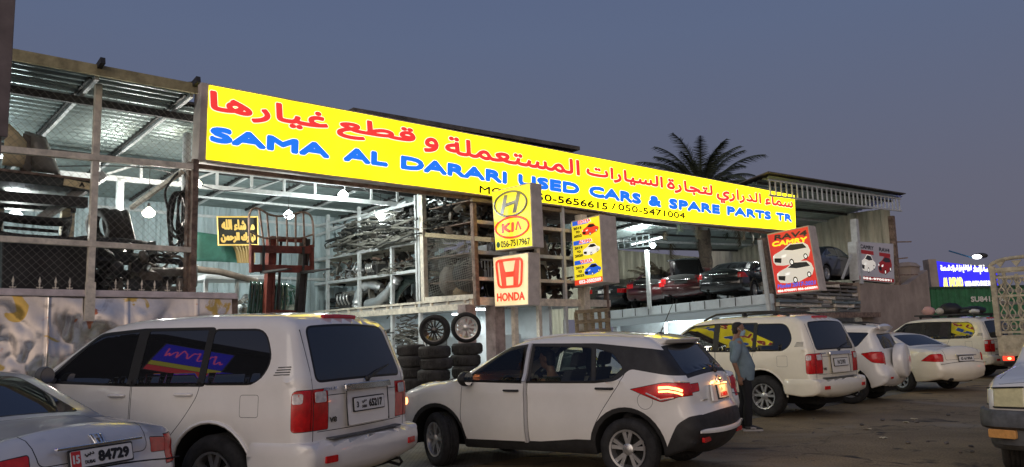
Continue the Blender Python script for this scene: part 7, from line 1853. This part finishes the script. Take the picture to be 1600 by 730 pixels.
# bits of litter and stones on the asphalt
q = random.Random(15)
for i in range(28):
    px_, py_ = q.uniform(1190, 1590), q.uniform(640, 729); d = px_ray(px_, py_); p = Vector((0, 0, CAM_H)) + d * (-CAM_H / d.z); r = q.uniform(.012, .035)
    if i < 24: m = MB(); m.ball((0, 0, 0), r, 4, (1.2, .9, .6)); m.v = [v + Vector((q.uniform(-1, 1), q.uniform(-1, 1), q.uniform(-.5, .5))) * r * .25 for v in m.v]; o = m.build('stone', MT['parts_mid'], None, Matrix.Translation((p.x, p.y, r * .5)), smooth=40); tag(o, 'small loose stone lying on the asphalt', 'stone', 'loose stones on the asphalt')
    else: m = MB(); n_ = 4; vs = [(a * .03, b * .022, q.uniform(.002, .02)) for a in range(-2, 3) for b in range(-2, 3)]; m.add(vs, [(a * 5 + b, (a + 1) * 5 + b, (a + 1) * 5 + b + 1, a * 5 + b + 1) for a in range(4) for b in range(4)]); o = m.build('litter', MT['parts_beige'], None, Matrix.Translation((p.x, p.y, .004)) @ Matrix.Rotation(q.uniform(0, 6), 4, 'Z')); tag(o, 'crumpled scrap of paper lying on the asphalt', 'litter', 'paper scraps on the asphalt', 'thing')
# ================================================================ people
MT.update(skin=M('brown skin', (.24, .13, .085), .5, var=.08, vscale=12), hair=M('black hair', (.008, .007, .007), .6, bump=.4, bscale=120),
          shirt=M('blue grey shirt', (.15, .21, .255), .85, var=.12, vscale=6, bump=.35, bscale=9), trousers=M('black trousers', (.010, .010, .013), .85, bump=.3, bscale=9),
          mask=M('pale blue face mask', (.28, .42, .52), .8), shoe_w=M('grey white shoe', (.45, .43, .42), .6), shoe_b=M('dark shoe', (.03, .03, .032), .6), shirt2=M('dark patterned shirt', (.05, .06, .055), .85, var=.5, vscale=20))
def ell(mb, rings, n=20, power=2.3):
    """loft of elliptical rings: (centre, half width along a, half width along b, a axis, b axis)"""
    vs = []; 
    for c, ra, rb, a, b in rings:
        c, a, b = Vector(c), Vector(a).normalized(), Vector(b).normalized()
        for j in range(n):
            t = 2 * math.pi * j / n; x, y = math.cos(t), math.sin(t)
            vs.append(c + a * ra * math.copysign(abs(x) ** (2 / power), x) + b * rb * math.copysign(abs(y) ** (2 / power), y))
    m = len(rings); fs = [tuple(range(n - 1, -1, -1)), tuple((m - 1) * n + j for j in range(n))]
    for i in range(m - 1):
        for j in range(n): fs.append((i * n + j, i * n + (j + 1) % n, (i + 1) * n + (j + 1) % n, (i + 1) * n + j))
    return mb.add(vs, fs)
def limb(mb, pts, n=14):
    """pts: (x,y,z,r) smoothed into a tapering limb"""
    p = catmull(pts, 5); mb.tube([q[:3] for q in p], [q[3] for q in p], n); mb.ball(p[0][:3], p[0][3] * .98, 7); mb.ball(p[-1][:3], p[-1][3] * .98, 7)
X, Y_, Z_ = Vector((1, 0, 0)), Vector((0, 1, 0)), Vector((0, 0, 1))
def melt(o, vox, it=6):
    r = o.modifiers.new('remesh', 'REMESH'); r.mode = 'VOXEL'; r.voxel_size = vox; r.use_smooth_shade = True
    s = o.modifiers.new('smooth', 'SMOOTH'); s.iterations = it; s.factor = .5
    return o
def head(mb, c, tilt=0):
    """head of about 0.23 m facing +x; c is the centre"""
    T = Matrix.Translation(Vector(c)) @ Matrix.Rotation(tilt, 4, 'Y')
    prof = [(-.115, .030, .028, .004), (-.10, .052, .045, .012), (-.07, .070, .058, .016), (-.03, .086, .066, .008), (.01, .094, .072, .0), (.05, .097, .076, -.004), (.08, .088, .070, -.006), (.105, .060, .050, -.006), (.118, .025, .022, -.006)]
    ell(mb, [(T @ Vector((o, 0, z)), ra, rb, T.to_3x3() @ X, Y_) for z, ra, rb, o in prof], 22, 2.1)
    mb.hexa([T @ Vector(p) for p in ((.085, -.016, -.045), (.118, -.010, -.04), (.118, .010, -.04), (.085, .016, -.045))], [T @ Vector(p) for p in ((.080, -.007, .015), (.096, -.005, .012), (.096, .005, .012), (.080, .007, .015))])
    for s_ in (1, -1):
        ell(mb, [(T @ Vector((-.012, s_ * .070, 0)), .020, .032, X, Z_), (T @ Vector((-.018, s_ * .088, .004)), .018, .030, X, Z_)], 10)
        mb.tube([T @ Vector(p) for p in ((.078, s_ * .052, .022), (.094, s_ * .028, .028), (.094, s_ * .012, .022))], .008, 6)
    for z, d in ((-.062, .005), (-.074, .005)): mb.tube([T @ Vector(p) for p in ((.070, -.026, z), (.086, 0, z), (.070, .026, z))], .007, 6)
    limb(mb, [(*(T @ Vector((-.025, 0, -.07))), .055), (*(T @ Vector((-.04, 0, -.13))), .056), (*(T @ Vector((-.055, 0, -.20))), .062)])
    return T
def hair_eyes(root, T, body):
    m = MB(); prof = [(.015, .055, .076, -.052), (.05, .086, .080, -.026), (.075, .093, .077, -.018), (.10, .080, .064, -.014), (.120, .042, .036, -.012)]
    ell(m, [(T @ Vector((o, 0, z)), ra, rb, T.to_3x3() @ X, Y_) for z, ra, rb, o in prof], 22, 2.1)
    ell(m, [(T @ Vector((-.055, 0, -.075)), .045, .058, X, Y_), (T @ Vector((-.045, 0, -.02)), .062, .074, X, Y_), (T @ Vector((-.045, 0, .04)), .066, .079, X, Y_)], 18)
    melt(m.build('hair', MT['hair'], root), .008, 3)
    for s_ in (1, -1):
        e_ = MB(); e_.ball(T @ Vector((.076, s_ * .030, .008)), .012, 6); o = e_.build('eye', M('eye', (.6, .58, .55), .2), root, smooth=60)
        e_ = MB(); e_.ball(T @ Vector((.0855, s_ * .031, .008)), .0052, 5); e_.build('iris', MT['hair'], o, smooth=60)
def hand(mb, wrist, d, palm_n, sc=1.0):
    """relaxed hand: palm, four curled fingers of different lengths, thumb from the side"""
    w, d = Vector(wrist), Vector(d).normalized(); pn = Vector(palm_n).normalized(); s_ = d.cross(pn).normalized()
    ell(mb, [(w - d * .01, .026 * sc, .020 * sc, s_, pn), (w + d * .03 * sc, .036 * sc, .017 * sc, s_, pn), (w + d * .085 * sc, .041 * sc, .014 * sc, s_, pn), (w + d * .095 * sc, .036 * sc, .011 * sc, s_, pn)], 14)
    for i, L in enumerate((.072, .082, .076, .060)):
        b = w + d * .088 * sc + s_ * (.030 - .020 * i) * sc; p1 = b + (d + pn * .25).normalized() * L * .42 * sc; p2 = p1 + (d + pn * .75).normalized() * L * .33 * sc; p3 = p2 + (d * .6 + pn).normalized() * L * .25 * sc
        mb.tube([b - d * .012, b, p1, p2, p3], [.0095 * sc, .0095 * sc, .0088 * sc, .0080 * sc, .0066 * sc], 8); mb.ball(p3, .0066 * sc, 4)
    b = w + d * .028 * sc + s_ * .030 * sc; p1 = b + (d * .6 + s_ * .8 + pn * .2).normalized() * .036 * sc; p2 = p1 + (d + s_ * .15 + pn * .35).normalized() * .034 * sc
    mb.tube([b - s_ * .012, b, p1, p2], [.012 * sc, .012 * sc, .0105 * sc, .008 * sc], 8); mb.ball(p2, .008 * sc, 4)

def standing_man(loc, rot):
    r = thing('person', 'man in blue grey shirt, black trousers and face mask standing between parked white cars', 'person', loc, rot)
    r.scale = (.94, .90, 1.0)
    b = MB(); Th = head(b, (-.070, 0, 1.625), .04)
    torso = [((-.03, 0, .84), .105, .155), ((-.02, 0, .93), .118, .168), ((.0, 0, 1.03), .125, .160), ((-.03, 0, 1.15), .125, .165), ((-.075, 0, 1.28), .122, .185), ((-.115, 0, 1.38), .105, .190), ((-.125, 0, 1.44), .075, .125), ((-.12, 0, 1.48), .055, .065)]
    ell(b, [(c, ra, rb, X, Y_) for c, ra, rb in torso], 22, 2.4)
    arms = {}
    for s_, sw in ((-1, -.055), (1, .02)):
        sh_ = (-.115, s_ * .185, 1.40, .060); el_ = (-.165 + sw, s_ * .235, 1.12, .042); wr = (-.10 + sw, s_ * .245, .875, .028)
        limb(b, [sh_, (sh_[0] * .6 + el_[0] * .4, s_ * .212, 1.28, .050), el_, (el_[0] * .55 + wr[0] * .45, s_ * .242, 1.01, .038), wr]); arms[s_] = (sh_, el_, wr)
        hand(b, wr[:3], (.18, 0, -1), (.15, -s_ * 1.0, .1))
    legs = {}
    for s_, dx in ((-1, .0), (1, -.05)):
        lg = [(-.03, s_ * .088, .86, .088), (-.005 + dx * .3, s_ * .095, .66, .074), (.0 + dx * .7, s_ * .098, .47, .054), (-.02 + dx, s_ * .10, .30, .052), (-.025 + dx, s_ * .10, .09, .037)]
        limb(b, lg); legs[s_] = lg
        limb(b, [(-.04 + dx, s_ * .10, .055, .036), (.05 + dx, s_ * .105, .045, .036), (.13 + dx, s_ * .115, .032, .026)])
    melt(b.build('body', MT['skin'], r), .0075, 4)
    m = MB()
    g = .022; ell(m, [((c[0] + (.015 if i < 3 else 0), 0, c[2]), ra + g + (.02 if i < 2 else .008 if i < 4 else 0), rb + g + (.01 if i < 3 else 0), X, Y_) for i, (c, ra, rb) in enumerate([((-.03, 0, .80), .105, .155)] + torso[1:-1])], 24, 2.4)
    for s_ in (1, -1):
        a, e_, w_ = arms[s_]; limb(m, [(a[0], a[1] - s_ * .03, a[2] + .01, .076), (a[0] * .6 + e_[0] * .4, s_ * .216, 1.28, .074), (e_[0] + .0, e_[1], e_[2] + .015, .066)])
    for s_ in (1, -1): m.bar((-.07, s_ * .02, 1.49), (-.03, s_ * .06, 1.43), .05, .02)
    melt(m.build('shirt', MT['shirt'], r), .010, 4)
    m = MB(); p_ = Vector((.03, -.09, 1.28)); m.hexa([(.045, -.13, 1.20), (.055, -.05, 1.20), (.045, -.05, 1.20), (.03, -.13, 1.20)], [(.02, -.13, 1.30), (.035, -.05, 1.30), (.025, -.05, 1.30), (.01, -.13, 1.30)]); m.build('pocket', MT['shirt'], r)
    m = MB(); ell(m, [((-.03, 0, .80), .118, .168, X, Y_), ((-.025, 0, .88), .124, .172, X, Y_), ((-.02, 0, .96), .124, .172, X, Y_)], 22, 2.4)
    for s_ in (1, -1):
        lg = legs[s_]; limb(m, [(q[0], q[1], max(q[2], .10), q[3] + (.016 if i < 3 else .026)) for i, q in enumerate(lg)])
    melt(m.build('trousers', MT['trousers'], r), .010, 4)
    for s_, dx in ((-1, .0), (1, -.05)):
        m = MB(); y = s_ * .108
        ell(m, [((-.075 + dx, y, .045), .040, .040, Y_, Z_), ((-.02 + dx, y, .055), .047, .052, Y_, Z_), ((.06 + dx, y, .048), .048, .044, Y_, Z_), ((.14 + dx, y, .036), .050, .030, Y_, Z_), ((.205 + dx, y, .028), .036, .020, Y_, Z_)], 16, 2.6); sh_ = m.build('shoe', MT['shoe_b'], r, smooth=60)
        m = MB(); m.prism(rpoly([(-.12, -.05), (.14, -.055), (.215, -.035), (.215, .035), (.14, .055), (-.12, .05)], .03), 0, .028, Matrix.Translation((dx, y, .002))); m.build('sole', MT['shoe_w'], sh_)
        m = MB(); m.tube([(.0 + dx, y - .045, .05), (.05 + dx, y - .052, .055), (.09 + dx, y - .048, .045)], .014, 6); m.build('shoe_stripe', MT['shoe_w'], sh_)
    hair_eyes(r, Th, None)
    m = MB(); ell(m, [(Th @ Vector((.045, 0, -.105)), .055, .052, X, Y_), (Th @ Vector((.050, 0, -.07)), .062, .063, X, Y_), (Th @ Vector((.052, 0, -.035)), .068, .066, X, Y_), (Th @ Vector((.070, 0, -.012)), .048, .036, X, Y_)], 18, 2.1)
    for s_ in (1, -1): m.tube([Th @ Vector((.05, s_ * .066, -.03)), Th @ Vector((.01, s_ * .082, -.005)), Th @ Vector((-.02, s_ * .09, .015))], .004, 5)
    m.build('face_mask', MT['mask'], r, smooth=50)
    return r
def driver(car, seat):
    """seated driver inside the small crossover; a thing of its own"""
    Mw = MOF[car.name]; r = thing('person', 'driver with dark hair sitting behind the wheel of the small white crossover', 'person', Mw @ Vector(seat), Mw.to_euler().z)
    b = MB(); Th = head(b, (.02, 0, .70), .05)
    tor = [((.05, 0, .02), .11, .16), ((.02, 0, .12), .115, .16), ((-.02, 0, .28), .115, .175), ((-.05, 0, .42), .10, .185), ((-.05, 0, .50), .06, .10), ((-.04, 0, .55), .05, .06)]
    ell(b, [(c, ra, rb, X, Y_) for c, ra, rb in tor], 20, 2.4)
    for s_ in (1, -1):
        limb(b, [(-.04, s_ * .19, .44, .055), (.04, s_ * .25, .28, .046), (.14, s_ * .25, .19, .040), (.28, s_ * .2, .27, .034), (.36, s_ * .16, .33, .028)]); hand(b, (.36, s_ * .16, .33), (.8, 0, .4), (.1, -s_ * .8, -.3), .95)
        limb(b, [(.04, s_ * .10, .05, .085), (.28, s_ * .12, .10, .072), (.48, s_ * .13, .10, .056), (.60, s_ * .13, -.10, .050), (.68, s_ * .13, -.2, .04)])
    melt(b.build('body', MT['skin'], r), .009, 3)
    m = MB(); ell(m, [(c, ra + .018, rb + .018, X, Y_) for c, ra, rb in tor[:-1]], 20, 2.4)
    for s_ in (1, -1): limb(m, [(-.04, s_ * .17, .44, .070), (.03, s_ * .24, .30, .062), (.10, s_ * .25, .22, .056)])
    melt(m.build('shirt', MT['shirt2'], r), .012, 3)
    m = MB()
    for s_ in (1, -1): limb(m, [(.04, s_ * .10, .05, .098), (.28, s_ * .12, .10, .086), (.48, s_ * .13, .10, .070), (.60, s_ * .13, -.10, .064)])
    melt(m.build('trousers', MT['trousers'], r), .012, 3)
    hair_eyes(r, Th, None)
    return r

# ---------------------------------------------------------------- pickup nose at the right edge
def pickup(name, label, loc, rot):
    zb = .42
    o = outl([(-1.0, .52, .03, .05), (-1.15, .60, .04, .05), (-1.15, .98, .04, .04), (.10, 1.0, .04, .03), (.20, 1.05, .06, .03), (.32, 1.62, .08, .10), (.60, 1.70, .10, .15), (1.20, 1.70, .10, .2), (1.55, 1.62, .08, .15), (2.10, 1.13, .06, .08), (2.6, 1.08, .12, .3), (3.25, 1.00, .12, .25), (3.46, .93, .10, .06), (3.50, .70, .08, .05), (3.48, .56, .06, .05), (3.3, .46, .05, .05), (3.2, .42, .03, .02)],
             [(2.80, .37, .45), (0, .37, .45)], zb)
    Y = half_width(.855, 1.0, .22, 3.0, .35, -9, 0, .05, .02, .7)
    def crown(x, z): return 0 if z < .5 else .05 if x > 3.3 else .03
    wf = rpoly([(.50, 1.08, .03), (1.95, 1.10, .04), (1.50, 1.54, .08), (.46, 1.60, .05)])
    df = rpoly([(.42, .50, .04), (1.95, .50, .06), (2.06, 1.09, .06), (1.52, 1.60, .05), (.40, 1.66, .04)])
    sides = [('wf', wf, .014, 'window', 'glass_dark', 'df', .004), ('df', df, .007, 'door', 'paint_white', None, 0)]
    def skin(sh):
        return [('ws', sh.quad((2.02, 1.18), (1.60, 1.56), .66, .60, .06), .02, 'windscreen', 'glass_dark', None, 0),
                ('hood', sh.quad((3.42, .955), (2.20, 1.115), .70, .74, .06), .008, 'bonnet', 'paint_white', None, 0),
                ('grl', sh.quad((3.49, .735), (3.47, .905), .40, .40, .03), .01, 'grille', 'dark', None, 0),
                ('bed', sh.quad((-1.10, .985), (.05, .998), .72, .72, .03), .01, 'load_bed', 'dark', None, 0),
                ('under', rpoly([(sh.place(3.3, .46), -2), (sh.place(3.3, .46), 2), (sh.S[-1] + .1, 2), (sh.S[-1] + .1, -2)], 0), 0, None, None, None, 0)]
    sp = dict(outline=o, Y=Y, crown=crown, paint='paint_white', sides=sides, skin=skin, wrap={}, core=(-1.0, 3.2), wheels=(2.80, .86, .36, .235), rim_r=.20, rim=('single', 8, .05, .05), tyre='tyre_dusty', alloy='grey_plastic', steer=R(12))
    root, sh, made = make_car(name, label, 'pickup truck', loc, rot, sp)
    for s_ in (1, -1):
        # wrap-round headlamp
        m = MB(); pts = [sh.skin_point(sh.place(3.49, z), s_ * y, .012)[0] for z, y in ((.715, .44), (.715, .72), (.92, .72), (.92, .44))]
        sd = [sh.side_point(3.28, z, s_, .012) for z in (.73, .90)]; inn = Vector((-.05, 0, 0))
        m.add(pts + sd + [p + Vector((-.08, -s_ * .0, 0)) for p in (pts[0], pts[3])], [(0, 1, 2, 3), (1, 4, 5, 2), (0, 3, 7, 6), (3, 2, 5, 7), (0, 6, 4, 1)])
        hl = m.build('headlamp', MT['lens_yellow'], root, bevel=.012)
        m = MB(); fr = pts[:]; m.tube([fr[0], fr[1], sd[0]], .010, 5); m.tube([fr[3], fr[2], sd[1]], .010, 5); m.build('lamp_trim', MT['seal'], hl)
        handle(sh, made[('df', s_)], .62, 1.0, s_, MT['black_plastic'])
        if s_ > 0: mirror(sh, root, 1.9, 1.12, s_, MT['black_plastic'])
    # bumper bar with amber indicators and lower valance
    m = MB(); sec = [(3.62, .69), (3.66, .64), (3.66, .53), (3.60, .50), (3.48, .50), (3.46, .69)]
    n = 16; vs = []
    for i in range(n + 1):
        s_ = -1 + 2 * i / n; y = .93 * math.sin(s_ * 1.35) / math.sin(1.35); dx = -.42 * abs(s_) ** 5
        vs += [Vector((x + dx, y, z)) for x, z in sec]
    k = len(sec); m.add(vs, [(i * k + j, (i + 1) * k + j, (i + 1) * k + (j + 1) % k, i * k + (j + 1) % k) for i in range(n) for j in range(k)])
    bo = m.build('front_bumper', MT['grey_plastic'], root, smooth=40)
    m = MB(); vs = []; sec = [(3.58, .50), (3.56, .34), (3.46, .28), (3.40, .34), (3.42, .50)]
    for i in range(n + 1):
        s_ = -1 + 2 * i / n; y = .86 * math.sin(s_ * 1.35) / math.sin(1.35); dx = -.36 * abs(s_) ** 5; vs += [Vector((x + dx, y, z)) for x, z in sec]
    k = len(sec); m.add(vs, [(i * k + j, (i + 1) * k + j, (i + 1) * k + (j + 1) % k, i * k + (j + 1) % k) for i in range(n) for j in range(k)]); m.build('valance', MT['grey_plastic'], bo, smooth=40)
    for s_ in (1, -1):
        T = AX((3.575, s_ * .66, .455), (-.22, s_ * .97, 0), (0, 0, 1), (.97, s_ * .22, 0)); m = MB(); m.prism(rpoly([(-.14, -.045), (.13, -.045), (.13, .045), (-.14, .045)], .02), -.03, .022, T); m.build('indicator', MT['lens_amber'], bo, bevel=.006)
    m = MB()
    for z in (.76, .82, .88): m.bar((3.535, -.40, z), (3.535, .40, z), .02, .018)
    m.build('grille_bar', MT['grey_plastic'], root)
    m = MB()
    for z in (.36, .42): m.bar((3.585, -.40, z), (3.585, .40, z), .02, .015)
    m.build('valance_slot', MT['dark'], root)
    plate(root, AX((3.67, 0, .585), (0, 1, 0), (0, 0, 1), (1, 0, 0)), .34, .10, [])
    return root
# ================================================================ parked cars
def car_at(ref, rot, loc):               # place so that a known local point lands on a world point
    c, s_ = math.cos(rot), math.sin(rot); return (loc[0] - (ref[0] * c - ref[1] * s_), loc[1] - (ref[0] * s_ + ref[1] * c), 0)
PL = [('65217', -.02, .22, -.038, .038, 'ink', .005), ('3', -.23, -.195, -.030, .026, 'ink', .003), (arabic('دبي'), -.14, -.06, .002, .04, 'ink', .002), ('DUBAI', -.14, -.06, -.040, -.012, 'ink', .001)]
big_suv('parked_car', 'nearest big white SUV with dark windows and plate 65217, in front of the dented wall', (-2.445, 8.33, 0), R(157.6), 'paint_white', PL)
big_suv('parked_car', 'big cream SUV with black roof rails parked right behind the standing man', (5.28, 15.81, 0), R(132.1), 'paint_pearl_lit', [('N 2193', -.15, .15, -.04, .04, 'ink', .004)], rails=True, variant=1)
big_suv('parked_car', 'farthest big cream SUV carrying dark baggage on its roof, below the green container', (14.51, 25.86, 0), R(124.5), 'paint_pearl_lit', [('H 80512', -.2, .2, -.04, .04, 'ink', .004)])
kc, ks, km = crossover('parked_car', 'small white crossover with lit red tail lamps and its front door ajar', (1.65, 9.68, 0), R(147.7), 'paint_white', R(-26))
driver(kc, (1.24, .36, .60))
compact_suv('parked_car', 'white compact SUV with a white covered spare wheel on its tail', (7.70, 18.15, 0), R(141), 'paint_white')
sedan('parked_car', 'white sedan with slanted red tail lamps between the spare wheel SUV and the farthest SUV', (10.45, 20.75, 0), R(114), 'paint_pearl_lit', 'slant', plate_txt=[('G 61904', -.2, .2, -.035, .035, 'ink', .004)])
PL2 = [('84729', -.04, .23, -.04, .04, 'ink', .006), (arabic('دبي'), -.15, -.07, .005, .04, 'ink', .002), ('DUBAI', -.15, -.07, -.04, -.015, 'ink', .001), ('15', -.245, -.19, -.03, .03, 'plate', .004)]
ac, ash, am = sedan('parked_car', 'white sedan with plate 84729 cut off by the lower left corner of the picture', (-4.06, 6.30, 0), R(158), 'paint_silver', 'low', plate_txt=PL2, roof=.98, deck=.055)
# red code field on that plate, boot emblem and sill chrome
T = rear_frame(ash, -1.075, .80, 0, .010); m = MB(); m.box(-.255, -.18, -.055, .055, .0172, .0180, T); m.build('plate_code_field', MT['ink_red'], ac)
m = MB(); Te = rear_frame(ash, -1.065, .895, 0, .008); m.tube([Te @ Vector(p) for p in ((-.05, .04, 0), (-.035, -.045, 0), (.035, -.045, 0), (.05, .04, 0))], .007, 5, closed=True); m.bar(Te @ Vector((-.022, .04, 0)), Te @ Vector((-.016, -.04, 0)), .012); m.bar(Te @ Vector((.022, .04, 0)), Te @ Vector((.016, -.04, 0)), .012); m.bar(Te @ Vector((-.02, -.002, 0)), Te @ Vector((.02, -.002, 0)), .014); m.build('badge', MT['chrome'], ac)
sedan('parked_car', 'white sedan mostly hidden behind the small crossover, its tail beside the standing man', (2.02, 12.45, 0), R(125), 'paint_white', 'tall')
rp = R(226); pickup('pickup_truck', 'white pickup nose with yellowed headlamp and grey bumper cut off by the right edge', car_at((3.35, -.90), rp, (4.98, 8.8)), rp)
standing_man((3.74, 13.25, 0), R(-4))
# roof baggage of the farthest SUV
fs = Matrix.Translation((14.51, 25.86, 0)) @ Matrix.Rotation(R(124.5), 4, 'Z')
q = random.Random(77)
t = thing('roof_rack', 'black roof rack on the farthest big SUV', 'roof rack', fs @ Vector((.3, 0, 1.87)), R(124.5))
for y in (-.55, .55): m = MB(); m.bar((-1.0, y, .10), (1.1, y, .10), .05); m.build('side_rail', MT['black_plastic'], t)
for x in (-.8, 0, .9): m = MB(); m.bar((x, -.6, .07), (x, .6, .07), .05, .06); m.bar((x, -.55, -.02), (x, -.55, .08), .05); m.bar((x, .55, -.02), (x, .55, .08), .05); m.build('cross_bar', MT['black_plastic'], t)
def bundle(name, label, c, r, sc, mat):
    m = MB(); m.ball(c, r, 8, sc); m.v = [p + Vector((q.uniform(-1, 1), q.uniform(-1, 1), q.uniform(-1, 1))) * r * .12 for p in m.v]; o = m.build(name, mat, None, fs, smooth=60); tag(o, label, 'bag'); return o
bundle('bag', 'pale pink bag at the front end of the roof baggage', (1.05, .3, 2.12), .17, (1.2, 1, .9), M('pale pink bag cloth', (.55, .33, .31), .8))
bundle('bag', 'large black sack in the middle of the roof baggage', (.45, .1, 2.13), .28, (1.3, 1.2, .75), MT['rubber'])
bundle('bag', 'small pale bag beside the black sack on the roof', (.62, .42, 2.10), .12, (1.2, 1, .8), M('pale bag cloth', (.5, .47, .42), .8))
bundle('bag', 'low black sack at the rear of the roof baggage', (-.25, .1, 2.08), .24, (1.6, 1.3, .55), MT['rubber'])
bundle('bag', 'small white bag at the rear of the roof baggage', (-.45, .40, 2.05), .11, (1.4, 1, .6), M('white bag cloth', (.6, .6, .58), .8))
# wrecks on the platform
def wreck(label, px, v, rot, paint, z=2.63, **k):
    p = PU(px, 455, 20.9); z = pz(p.y) + .03; root, sh, made = sedan('wrecked_car', label, (0, 0, 0), 0, paint, **k)
    w = W(20.9, p.y, z); root.location = w; root.rotation_euler = (0, 0, rot); MOF[root.name] = Matrix.Translation(w) @ Matrix.Rotation(rot, 4, 'Z'); return root
wreck('black sedan seen square from behind at the left end of the wreck row', 955, 0, R(69), 'paint_black', lamp='wide', plate_txt=[('K 5', -.1, .1, -.035, .035, 'ink', .004)], group='wreck cars on the platform')
wreck('red wreck with open empty boot, second from the left in the row', 1022, 0, R(64), 'paint_maroon', lamp='wide', trunk_open=True, lid=False, group='wreck cars on the platform')
wreck('maroon wreck with its boot lid raised high, in the middle of the row', 1078, 0, R(62), 'paint_maroon', lamp='tall', trunk_open=True, group='wreck cars on the platform')
wreck('black wreck with pale red tail lamps at the right end of the row', 1143, 0, R(54), 'paint_black', lamp='slant', group='wreck cars on the platform')
wreck('dark car half hidden behind the tall yellow poster', 915, 0, R(69), 'paint_navy', lamp='tall', group='wreck cars on the platform')
nv = W(24.4, 1.25, 3.44); sedan('wrecked_car', 'dark navy car on the raised slab behind the red poster box', nv, ANG, 'paint_navy', 'tall', group='wreck cars on the platform')

# ---- neighbour across the side lane, outside the frame: dark building with a lit blue and pink sign (seen mirrored in the SUV glass)
nb = thing('neighbour_building', 'dark plain building beyond the left edge with a lit blue and pink shop sign', 'building', (-29, .4, 0), R(20))
m = MB(); m.box(-5, 5, -9, 7, 0, 10.9); m.box(-5.1, 5.1, -9.1, 7.1, 10.9, 11.3); m.build('walls', M('dark rendered wall', (.05, .045, .045), .9, var=.2), nb)
m = MB()
for y in (-6, -2, 2, 5): m.box(5.0, 5.06, y - .7, y + .7, 1.2, 2.8)
m.build('window', MT['glass_dark'], nb)
m = MB(); m.box(5.0, 5.3, -3.1, -.5, 8.55, 10.6); sb = m.build('sign_box', MT['sign_side'], nb)
m = MB(); m.box(5.3, 5.31, -3.05, -.55, 9.3, 10.55); m.build('sign_face', emat('lit blue sign panel', (.05, .04, .8), .9), sb)
m = MB(); m.box(5.3, 5.31, -3.05, -.55, 8.98, 9.27); m.build('sign_band', emat('lit yellow sign band', (.8, .7, .1), .8), sb)
m = MB(); m.box(5.3, 5.31, -3.05, -.55, 8.6, 8.95); m.build('sign_band', emat('lit red sign band', (.9, .08, .10), .9), sb)
m = MB(); q = random.Random(4); pts = [(5.33, -2.9 + .066 * i, 9.95 + q.uniform(-.32, .36)) for i in range(33)]; m.tube(catmull(pts, 3), .03, 5); m.build('script_stroke', emat('lit pink stroke', (1, .15, .35), 1.2), sb)
